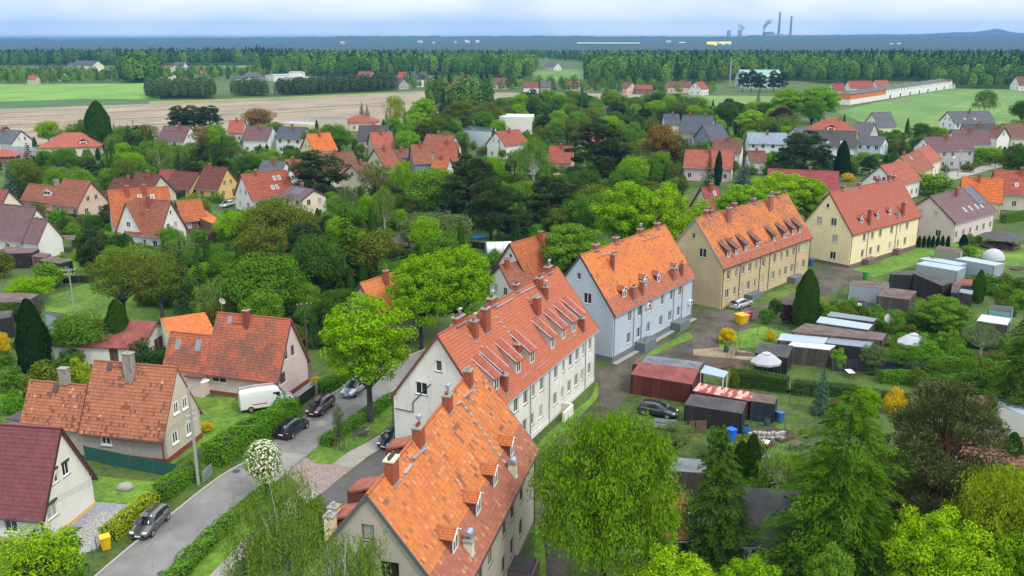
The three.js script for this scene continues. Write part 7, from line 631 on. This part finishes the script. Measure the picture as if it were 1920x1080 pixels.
T2('willow', L.willow, 1130, 1130, 778, 255, 'large twisted willow hiding the dirt lane', 'tree', null, { v: 0, turn: 0.4 }); T2('spruceNear', L.spruce2, 1340, 1050, 795, 150, 'broad spruce with pale cones beside the charcoal roof', 'tree', null, { v: 0 }); T2('larch', L.larch, 1560, 1110, 722, 240, 'tall feathery larch in front of the allotments', 'tree', null, { v: 0, bark: M.bark }); T2('pineNear', L.pineFlower, 1745, 1040, 722, 215, 'dark flowering pine beside the larch', 'tree', null, { v: 0 });
T2('maple', L.lime2, 1255, 1230, 1030, 210, 'lime-green maple top below the willow', 'tree', null, { v: 0 }); T2('maple', L.lime, 1390, 1235, 1040, 150, 'lime-green maple top below the spruce', 'tree', null, { v: 1 }); T2('maple', L.leaf2, 1545, 1210, 1025, 120, 'mid-green maple top below the larch', 'tree', null, { v: 2 }); T2('maple', L.lime2, 1740, 1190, 950, 200, 'lime-green maple in the bottom corner', 'tree', null, { v: 1 }); T2('weep', L.yellowWillow, 1868, 1140, 872, 210, 'yellow weeping willow at the right edge', 'tree', null, { v: 0, turn: 2.2 }); T2('maple', L.lime, 1905, 1200, 985, 150, 'bright maple under the yellow willow', 'tree', null, { v: 2 });
T2('thujaBig', L.thuja, 1886, 918, 812, 50, 'brownish columnar thuja beside white cottage', 'tree'); T2('birchNear', L.birch, 552, 1190, 880, 210, 'weeping birch with white limbs beside taupe gable', 'tree', null, { v: 0 }); T2('birchNear', L.birch, 650, 1400, 965, 200, 'young birch crown in front of taupe gable', 'tree', null, { v: 0, turn: 2 }); T2('open', L.lime2, 70, 1150, 985, 200, 'loose yellow-green bush tree at the gravel bed', 'tree', null, { v: 0 }); T2('shrub', L.leaf, 100, 1110, 1000, 130, 'dense bush under the yellow-green tree', 'bush');
T2('open', L.leaf2, 500, 935, 826, 80, 'small rowan with cream blossom beside the road', 'tree', null, { v: 1 }); { const b = P(500, 935), lv = leaves(811), r = lv.r; const h = heightAt(b, 826); const t = thing('blossom', 'cream flower clusters on the small rowan', 'blossom', undefined, 'stuff'); t.position.copy(b); for (let k = 0; k < 900; k++) { const d = dirUp(r, -0.6), rad = 1.75 * (0.8 + 0.25 * r()), s = 0.13 + 0.1 * r(); lv.leaf(d[0] * rad, h * 0.6 + d[1] * h * 0.4, d[2] * rad, d[0], d[1] + 0.4, d[2], s, s * 0.9, r() * 6); } part(t, 'flowers', lv.build(), L.blossom); }
{ const t = T2('open', L.sage, 637, 842, 752, 26, 'staked young street tree with thin crown', 'tree'); const b = P(637, 842), g = thing('tree_stakes', 'square of wooden stakes round the young tree', 'stake'); g.position.copy(b); for (const [x, z] of [[-0.4, -0.4], [0.4, -0.4], [0.4, 0.4], [-0.4, 0.4]]) part(g, 'stake', bar(V(x, 0, z), V(x, 1.5, z), 0.05), M.wood); for (const [a, c] of [[[-0.4, -0.4], [0.4, -0.4]], [[0.4, -0.4], [0.4, 0.4]], [[0.4, 0.4], [-0.4, 0.4]], [[-0.4, 0.4], [-0.4, -0.4]]]) part(g, 'crossbar', bar(V(a[0], 1.4, a[1]), V(c[0], 1.4, c[1]), 0.035), M.wood); }
T2('thujaBig', L.thuja, 1509, 614, 506, 50, 'tall bright columnar conifer by the bin row', 'tree'); T2('shrub', L.hedgeDark, 1452, 592, 560, 26, 'clipped round thuja beside bin row', 'bush'); T2('shrub', L.purple, 1478, 606, 578, 32, 'dark purple shrub below bin row', 'bush'); T2('shrub', L.leaf, 1436, 606, 578, 28, 'round green shrub by the yellow container', 'bush'); T2('shrub', L.yellow, 1362, 642, 615, 36, 'golden flowering shrub on the fenced lawn', 'bush'); T2('shrub', L.yellow, 1445, 640, 620, 22, 'small golden shrub behind sagging hut', 'bush'); T2('thuja', L.hedgeYellow, 1376, 728, 698, 18, 'small golden clipped thuja at the dark hedge', 'bush'); T2('shrub', L.lime, 1571, 692, 655, 30, 'clipped bright dome bush beside plank shed', 'bush');
T2('maple', L.leaf2, 1760, 632, 555, 110, 'leafy cherry tree in the allotments', 'tree'); T2('broad', L.leaf2, 1672, 640, 580, 36, 'slim bright tree behind dish shed', 'tree'); T2('open', L.sage, 1635, 705, 640, 60, 'grey-green apple tree by the dark screen', 'tree'); T2('open', L.leaf, 1690, 700, 642, 70, 'wide apple tree by the dark screen', 'tree'); T2('open', L.sage, 1838, 668, 605, 70, 'pale old apple tree with whitewashed trunk', 'tree', null, { bark: M.barkBirch }); T2('spruceNear', L.spruce2, 1905, 800, 555, 125, 'large dark spruce at the right edge', 'tree', null, { v: 0 }); T2('thujaBig', L.thuja, 1832, 568, 506, 24, 'columnar thuja beside brown hut', 'tree'); T2('spruce', L.blue, 1538, 775, 688, 46, 'small blue spruce at the clipped hedge', 'tree'); T2('maple', L.lime, 1617, 800, 725, 60, 'round bright tree behind the larch', 'tree'); T2('shrub', L.yellow, 1675, 775, 728, 40, 'golden shrub behind the pine', 'bush'); T2('shrub', L.leaf, 1635, 702, 688, 24, 'white-flowered shrub on the clipped hedge', 'bush'); T2('shrub', L.leaf, 1812, 690, 655, 36, 'round bush at the mixed hedge', 'bush'); T2('shrub', L.lime, 1745, 705, 688, 26, 'small clipped bush at the path', 'bush'); T2('open', L.sage, 1265, 860, 790, 90, 'lilac bush with pale blossom by the grey shed', 'bush'); T2('shrub', L.leaf, 1345, 850, 800, 40, 'green bush at the black shed corner', 'bush'); T2('open', L.leaf2, 1745, 508, 478, 36, 'young tree before the pale blue garages', 'tree'); T2('shrub', L.leaf2, 1815, 480, 460, 36, 'yellow-green bush behind the garages', 'bush');
T2('thujaBig', L.thujaDark, 70, 705, 562, 58, 'broad dark columnar thuja in the left garden', 'tree'); T2('thujaBig', L.thuja, 228, 668, 562, 50, 'egg-shaped thuja beside red garage roof', 'tree'); T2('broad', L.leaf, 155, 672, 590, 118, 'rounded garden tree in front of the garage', 'tree'); T2('shrub', L.olive, 88, 752, 682, 80, 'brownish bush below the dark thuja', 'bush'); T2('shrub', L.hedgeYellow, 150, 725, 674, 46, 'golden conifer behind the stepped clay roof', 'bush'); T2('shrub', L.leaf, 132, 690, 656, 52, 'low green bush behind golden conifer', 'bush'); T2('shrub', L.spruce, 270, 690, 638, 60, 'dark spreading yew behind clay roof', 'bush'); T2('shrub', L.spruce, 305, 690, 650, 46, 'dark yew beside pink house', 'bush'); T2('thuja', L.hedgeYellow, 326, 694, 660, 28, 'golden conifer at the pink porch', 'bush'); T2('shrub', L.yellow, 388, 808, 792, 24, 'golden low bush at the grey gable', 'bush'); T2('shrub', L.yellow, 8, 665, 625, 26, 'golden flowering bush at the left edge', 'bush'); T2('shrub', L.leaf, 20, 730, 690, 60, 'grey-green bush on the left lawn', 'bush'); T2('shrub', L.yellow, 593, 722, 706, 22, 'golden flower patch at the pink house path', 'bush'); T2('broad', L.spruce2, 25, 605, 565, 60, 'shaggy tree beside brown flat roofs', 'tree'); T2('broad', L.lime, 62, 570, 520, 90, 'bright fruit tree by the orchard pole', 'tree'); T2('shrub', L.leaf2, 95, 540, 492, 70, 'grey-green bush above the fruit tree', 'bush'); T2('shrub', L.olive, 48, 500, 476, 26, 'clipped tree with yellow top', 'bush'); T2('shrub', L.lime, 118, 487, 472, 12, 'clipped box ball on the lawn', 'bush'); T2('shrub', L.lime, 142, 487, 470, 16, 'larger clipped box ball on the lawn', 'bush'); T2('shrub', L.olive, 8, 520, 470, 44, 'rounded bush at the left edge lawn', 'bush');
T2('open', L.olive, 235, 600, 462, 140, 'loose olive-green walnut in the orchard', 'tree', null, { bark: M.barkGrey }); T2('open', L.olive, 305, 595, 470, 130, 'second loose walnut in the orchard', 'tree', null, { bark: M.barkGrey }); T2('broad', L.lime, 262, 520, 462, 70, 'bright rounded tree behind the walnuts', 'tree'); T2('spruce', L.spruce, 350, 595, 445, 46, 'slender dark spruce among the walnuts', 'tree'); T2('spruce', L.spruce, 380, 590, 452, 44, 'darker slender spruce beside its twin', 'tree'); T2('broad', L.leaf2, 322, 472, 425, 48, 'bright bush tree at the white corner house', 'tree'); T2('shrub', L.purple, 405, 485, 440, 70, 'wide dark purple plum by the low annex', 'tree'); T2('broad', L.leaf, 505, 615, 478, 150, 'big leafy ash behind pink house', 'tree'); T2('broad', L.leaf, 430, 560, 470, 70, 'shaded tree behind the spruce pair', 'tree'); T2('open', L.olive, 525, 490, 362, 150, 'broad bronze-green tree in the middle gardens', 'tree', null, { v: 0 }); T2('broad', L.olive, 520, 500, 375, 120, 'bronze-green crown inside the broad tree group', 'tree'); T2('broad', L.dark, 600, 580, 440, 100, 'dark leafy tree at the garden centre', 'tree'); T2('spruce', L.spruce, 575, 540, 430, 60, 'dark spruce at the garden centre', 'tree'); T2('spruce', L.spruce2, 655, 560, 383, 110, 'bushy olive spruce at the garden centre', 'tree'); T2('broad', L.olive, 705, 555, 430, 110, 'thin-leaved tree beside small gazebo', 'tree'); T2('broad', L.dark, 640, 625, 540, 90, 'dark tree behind the orange-roofed house', 'tree');
T2('birch', L.sage, 655, 448, 345, 46, 'grey-green birch in the suburb', 'tree'); T2('birch', L.birch, 722, 445, 345, 48, 'weeping birch with dense curtain', 'tree'); T2('broad', L.lime, 690, 440, 366, 36, 'lime-green tree between two birches', 'tree'); T2('pine', L.pine, 600, 385, 282, 105, 'wide dark pine above the solar house', 'tree'); T2('open', L.olive, 706, 385, 298, 76, 'olive tree with showing branches', 'tree'); T2('broad', L.lime, 757, 395, 300, 44, 'bright slim tree behind olive tree', 'tree'); T2('broad', L.leaf2, 812, 420, 312, 110, 'wide light green tree right of birches', 'tree'); T2('pine', L.pine, 885, 430, 290, 95, 'dark pine in the middle of the suburb', 'tree'); T2('pine', L.pine, 920, 450, 335, 90, 'lower dark pine beside its neighbour', 'tree'); T2('spruce', L.thuja, 871, 425, 352, 44, 'green pyramidal cypress by dark pine', 'tree'); T2('broad', L.sage, 800, 470, 400, 100, 'silvery fruit tree at back lawn', 'tree'); T2('broad', L.sage, 850, 470, 400, 80, 'pale fruit tree beside back lawn', 'tree'); T2('broad', L.leaf, 845, 490, 432, 70, 'rounded tree before the paddling pool', 'tree'); T2('spruce', L.spruce, 937, 330, 268, 20, 'narrow dark spruce before white gable', 'tree');
T2('birch', L.leaf2, 1000, 370, 252, 70, 'tall leafy poplar with fine foliage', 'tree'); T2('pine', L.pine, 1030, 440, 330, 85, 'dark spreading pine on the inner lawn', 'tree'); T2('pine', L.pine, 1120, 350, 225, 120, 'largest dark pine group in the suburb', 'tree'); T2('broad', L.leaf, 1105, 455, 362, 90, 'dense leafy tree left of big maple', 'tree'); T2('shrub', L.leaf, 1015, 425, 378, 56, 'broad round bush on inner lawn', 'bush'); T2('broad', L.dark, 1090, 370, 320, 70, 'dark bushy tree under the pine group', 'tree'); T2('broad', L.rust, 1238, 330, 230, 66, 'bronze-leaved tree above purple plum', 'tree'); T2('broad', L.purple, 1246, 330, 262, 50, 'dark purple plum tree under bronze-leaved one', 'tree'); T2('birch', L.sage, 1200, 345, 283, 50, 'pale weeping tree beside purple plum', 'tree'); T2('spruce', L.spruce, 1328, 352, 284, 34, 'dark spruce before faded red roof', 'tree'); T2('thuja', L.thujaDark, 1345, 350, 284, 15, 'narrow dark cypress before faded red roof', 'tree'); T2('spruce', L.blue, 1393, 345, 294, 40, 'bluish fir beside white annex', 'tree'); T2('pine', L.pine, 1505, 332, 246, 90, 'broad pine behind crimson roof', 'tree'); T2('spruce', L.blue, 1549, 330, 276, 36, 'blue spruce beside broad pine', 'tree'); T2('thujaBig', L.thujaDark, 1577, 330, 264, 28, 'tall dark columnar cypress at the white house', 'tree');
T2('shrub', L.yellow, 1590, 340, 324, 24, 'golden bush behind yellow block', 'bush'); T2('shrub', L.leaf2, 1750, 365, 322, 70, 'bushes at the village street', 'bush'); T2('broad', L.leaf, 1645, 305, 288, 34, 'rounded tree at the white boxy house', 'tree'); for (const x of [1722, 1731, 1740, 1748, 1757, 1766, 1776]) T2('thuja', L.thujaDark, x, 464, 442, 7, 'clipped thuja in a row below the purple-brown roof', 'tree', 'clipped thuja row'); T2('shrub', L.leaf2, 1818, 460, 438, 20, 'clipped cloud shrub in the gravel garden', 'bush'); T2('shrub', L.leaf2, 1833, 455, 440, 16, 'smaller clipped cloud shrub', 'bush'); T2('thuja', L.thujaDark, 1805, 465, 440, 14, 'dark cone beside cloud shrubs', 'tree'); T2('broad', L.dark, 1905, 345, 270, 60, 'dark conifer group at the village edge', 'tree');
T2('thujaBig', L.thuja, 190, 285, 190, 50, 'giant cone-shaped thuja by the ploughed field', 'tree'); T2('spruce', L.spruce, 246, 298, 233, 44, 'dark spruce next to giant thuja', 'tree'); for (const [x, w] of [[340, 46], [366, 54], [395, 44]]) T2('pine', L.pine, x, 245, 198, w, 'dark pine at the ploughed field edge', 'tree', 'three field pines'); T2('broad', L.rust, 487, 255, 202, 60, 'copper-leaved tree at the ploughed field', 'tree'); T2('spruce', L.blue, 28, 405, 303, 46, 'blue spruce beside crimson roof', 'tree'); T2('spruce', L.spruce, 62, 360, 268, 56, 'tall dark spruce pair, taller one', 'tree'); T2('spruce', L.spruce, 86, 355, 285, 52, 'tall dark spruce pair, shorter one', 'tree'); T2('spruce', L.blue, 124, 345, 294, 46, 'silvery blue fir in the left gardens', 'tree'); T2('broad', L.leaf, 292, 332, 262, 90, 'wide rounded willow tree', 'tree'); T2('broad', L.lime, 266, 328, 285, 32, 'bright young tree beside willow tree', 'tree'); T2('open', L.rust, 383, 290, 232, 46, 'bare brownish tree at charcoal brown roof', 'tree'); T2('broad', L.lime, 402, 290, 240, 30, 'bright young tree beside bare tree', 'tree');
T2('birch', L.yellowWillow, 742, 250, 176, 40, 'pale green willow at the brown field', 'tree'); T2('maple', L.lime, 795, 245, 182, 62, 'bright round maple below the brown field', 'tree'); T2('maple', L.lime, 785, 272, 208, 60, 'bright maple in front of the round one', 'tree'); T2('spruce', L.spruce, 772, 268, 216, 24, 'small dark spruce before bright maples', 'tree'); T2('spruce', L.spruce, 679, 225, 190, 16, 'slim spruce pair, left tree', 'tree'); T2('spruce', L.spruce, 689, 226, 196, 16, 'slim spruce pair, right tree', 'tree'); T2('broad', L.olive, 866, 250, 188, 60, 'yellowish catkin tree below the dark grove', 'tree'); T2('broad', L.olive, 915, 250, 190, 48, 'olive tree beside flat white villa', 'tree'); T2('broad', L.dark, 828, 270, 214, 60, 'dark round tree among bright ones', 'tree'); T2('birch', L.sage, 1285, 230, 177, 52, 'grey-green willow on the green field', 'tree'); T2('broad', L.dark, 1362, 243, 190, 44, 'dark round tree by the villa', 'tree'); T2('spruce', L.spruce, 1419, 225, 168, 24, 'slim dark spruce at the far field', 'tree'); T2('maple', L.lime2, 1405, 258, 205, 66, 'yellow-green maple by light blue roof', 'tree'); T2('maple', L.lime, 1478, 230, 164, 80, 'bright maple group at the far field, left one', 'tree'); T2('maple', L.lime, 1535, 232, 155, 80, 'bright maple group at the far field, right one', 'tree'); T2('broad', L.purple, 1463, 248, 200, 46, 'purple beech beside bright group', 'tree'); T2('broad', L.leaf, 1520, 245, 188, 50, 'grey-green tree before the bright group', 'tree'); T2('birch', L.leaf, 1845, 220, 166, 46, 'lone tree on the green slope', 'tree'); T2('broad', L.dark, 1912, 240, 188, 40, 'dark tree at the right field edge', 'tree');
T2('broad', L.leaf, 625, 295, 232, 70, 'bushy tree right of orange gable', 'tree'); T2('broad', L.leaf, 592, 296, 240, 50, 'bushy tree behind orange gable', 'tree'); T2('shrub', L.leaf2, 490, 296, 276, 46, 'leafy bushes before blue roof', 'bush');
for (const [x, h] of [[1392, 128], [1408, 124], [1425, 130], [1450, 126], [1466, 129]]) T2('pine', L.pine, x, 172, h + 6, 22, 'tall dark pine standing before turquoise hall', 'tree', 'pines before the turquoise hall');
// ---------- the rest of the garden trees, set between the houses ----------
{ const r = rng(4242), boxes = [], foot = []; scene.updateMatrixWorld(true); for (const o of scene.children) { const c = o.userData.category; if (!c || o.userData.kind) continue; const p = project(V(o.position.x, 0, o.position.z)); if (o.o) { const pts = []; for (const sx of [-1, 1]) for (const sz of [-1, 1]) for (const y of [0, o.o.hr]) pts.push(project(V(sx * o.o.L / 2, y, sz * o.o.W / 2).applyMatrix4(o.matrixWorld))); const xs = pts.map(q => q[0]), ys = pts.map(q => q[1]); boxes.push([Math.min(...xs), Math.min(...ys), Math.max(...xs), Math.max(...ys), p[2]]); foot.push([o.position.x, o.position.z, Math.hypot(o.o.L, o.o.W) / 2 + 0.5]); } else if (['shed', 'building', 'car', 'garage', 'pool', 'gazebo', 'van', 'polytunnel'].includes(c)) { boxes.push([p[0] - 20, p[1] - 16, p[0] + 20, p[1], p[2]]); foot.push([o.position.x, o.position.z, 5]); } else if (c === 'tree') foot.push([o.position.x, o.position.z, 2.2]); }
  const zones = [[[[0, 420], [150, 520], [420, 640], [600, 660], [740, 640], [960, 480], [1120, 440], [1290, 440], [1280, 330], [900, 300], [450, 320], [0, 330]], 640, [2.2, 11]], [[[-20, 330], [450, 320], [900, 300], [1300, 330], [1640, 330], [1900, 320], [1920, 255], [1500, 262], [1180, 225], [900, 232], [700, 245], [300, 275], [-20, 275]], 950, [2.4, 11]], [[[900, 232], [1180, 225], [1500, 250], [1440, 225], [1330, 222], [1180, 205], [1010, 206]], 170, [5, 13]], [[[1590, 700], [1900, 760], [1920, 540], [1720, 520], [1500, 600]], 190, [0.8, 3.4]], [[[1200, 860], [1500, 880], [1900, 900], [1900, 1010], [1200, 1010]], 110, [1, 5]], [[[0, 560], [60, 680], [200, 690], [40, 790], [0, 790]], 16, [0.8, 2.4]]];
  const pool = [];
  const PICK = [['broad', L.leaf, 'tree'], ['broad', L.dark, 'tree'], ['broad', L.leaf2, 'tree'], ['broad', L.olive, 'tree'], ['open', L.olive, 'tree'], ['spruce', L.spruce, 'tree'], ['pine', L.pine, 'tree'], ['broad', L.lime, 'tree'], ['birch', L.birch, 'tree'], ['thuja', L.thuja, 'tree']], NAMES = { leaf: 'mid-green', dark: 'dark green', leaf2: 'fresh green', olive: 'olive', spruce: 'dark', pine: 'dark', lime: 'lime-green', birch: 'pale', thuja: 'green' }, KN = { broad: 'broadleaf tree', open: 'thin-crowned tree', spruce: 'spruce', pine: 'pine', birch: 'birch', thuja: 'columnar thuja' };
  zones.forEach(([poly, n, hr], zi) => { const xs = poly.map(p => p[0]), ys = poly.map(p => p[1]), ins = (x, y) => { let c = false; for (let i = 0, j = poly.length - 1; i < poly.length; j = i++) if ((poly[i][1] > y) !== (poly[j][1] > y) && x < (poly[j][0] - poly[i][0]) * (y - poly[i][1]) / (poly[j][1] - poly[i][1]) + poly[i][0]) c = !c; return c; }; let made = 0;
    for (let t = 0; t < n * 30 && made < n; t++) { const x = Math.min(...xs) + r() * (Math.max(...xs) - Math.min(...xs)), y = Math.min(...ys) + r() * (Math.max(...ys) - Math.min(...ys)); if (!ins(x, y)) continue; const b = P(x, y), d = project(b)[2]; let h = hr[0] + (hr[1] - hr[0]) * Math.pow(r(), 1.4), small = h < 3.6; const pk = small ? ['shrub', [L.leaf, L.dark, L.leaf2, L.olive, L.hedge][r() * 5 | 0], 'bush'] : PICK[(r() * PICK.length) | 0], w = pk[0] === 'thuja' ? 1.6 : pk[0] === 'spruce' ? h * 0.42 : small ? h * (1 + 0.5 * r()) : h * (0.7 + 0.3 * r()); const top = project(V(b.x, h, b.z)), wp = w * F / d; let bad = false;
      for (const f of foot) if (Math.hypot(b.x - f[0], b.z - f[1]) < f[2] + w * 0.28) { bad = true; break; } if (bad) continue;
      for (const B of boxes) if (B[4] > d - 1) { const ix = Math.min(B[2], x + wp * 0.42) - Math.max(B[0], x - wp * 0.42), iy = Math.min(B[3] - (B[3] - B[1]) * 0.36, y) - Math.max(B[1], top[1]); if (ix > 1 && iy > 1) { bad = true; break; } } if (bad) continue;
      const key = Object.keys(L).find(k => L[k] === pk[1]), where = ['in the gardens behind the street', 'between the suburb houses', 'in the belt below the green field', 'in the allotment gardens', 'among the garden huts', 'in the left garden'][zi], label = small ? `${NAMES[key] || 'green'} garden bush ${where}` : `${NAMES[key]} ${KN[pk[0]]} ${where}`;
      pool.push([pk[0], pk[1], b.x, b.z, h, w, label, pk[2], label.replace(/^\S+ /, '') + ' group', w * h / d / d]); foot.push([b.x, b.z, w * 0.3]); made++; } });
  // the largest in view stand as single trees; the rest are joined
  pool.sort((a, b) => b[9] - a[9]); const left = { tree: 300 - scene.children.filter(o => o.userData.category === 'tree').length, bush: 240 }, rest = new Map(); for (const p of pool) { if (left[p[7]]-- > 0) tree(...p.slice(0, 9)); else { const k = p[0] + Object.keys(L).find(n => L[n] === p[1]) + (p[2] * 7 & 1); if (!rest.has(k)) rest.set(k, []); rest.get(k).push(p); } }
  const g = thing('garden_greenery', 'countless smaller trees and bushes filling the suburb gardens', 'greenery', undefined, 'stuff'); for (const list of rest.values()) { const K = kindOf(list[0][0], list[0][2] * 7 & 1), e = new THREE.Object3D(); for (const [nm, geo, m] of [['trunks', K.trunk, M.bark], ['crowns', K.crown, list[0][1]]]) { const im = new THREE.InstancedMesh(geo, m, list.length); list.forEach((p, k) => { e.position.set(p[2], 0, p[3]); e.rotation.y = p[2] * 3.1; e.scale.set(p[5] / K.D, p[4] / K.H, p[5] / K.D); e.updateMatrix(); im.setMatrixAt(k, e.matrix); }); im.name = nm; im.userData.kind = 'stuff'; im.castShadow = true; g.add(im); } }
}
renderer.render(scene, camera);
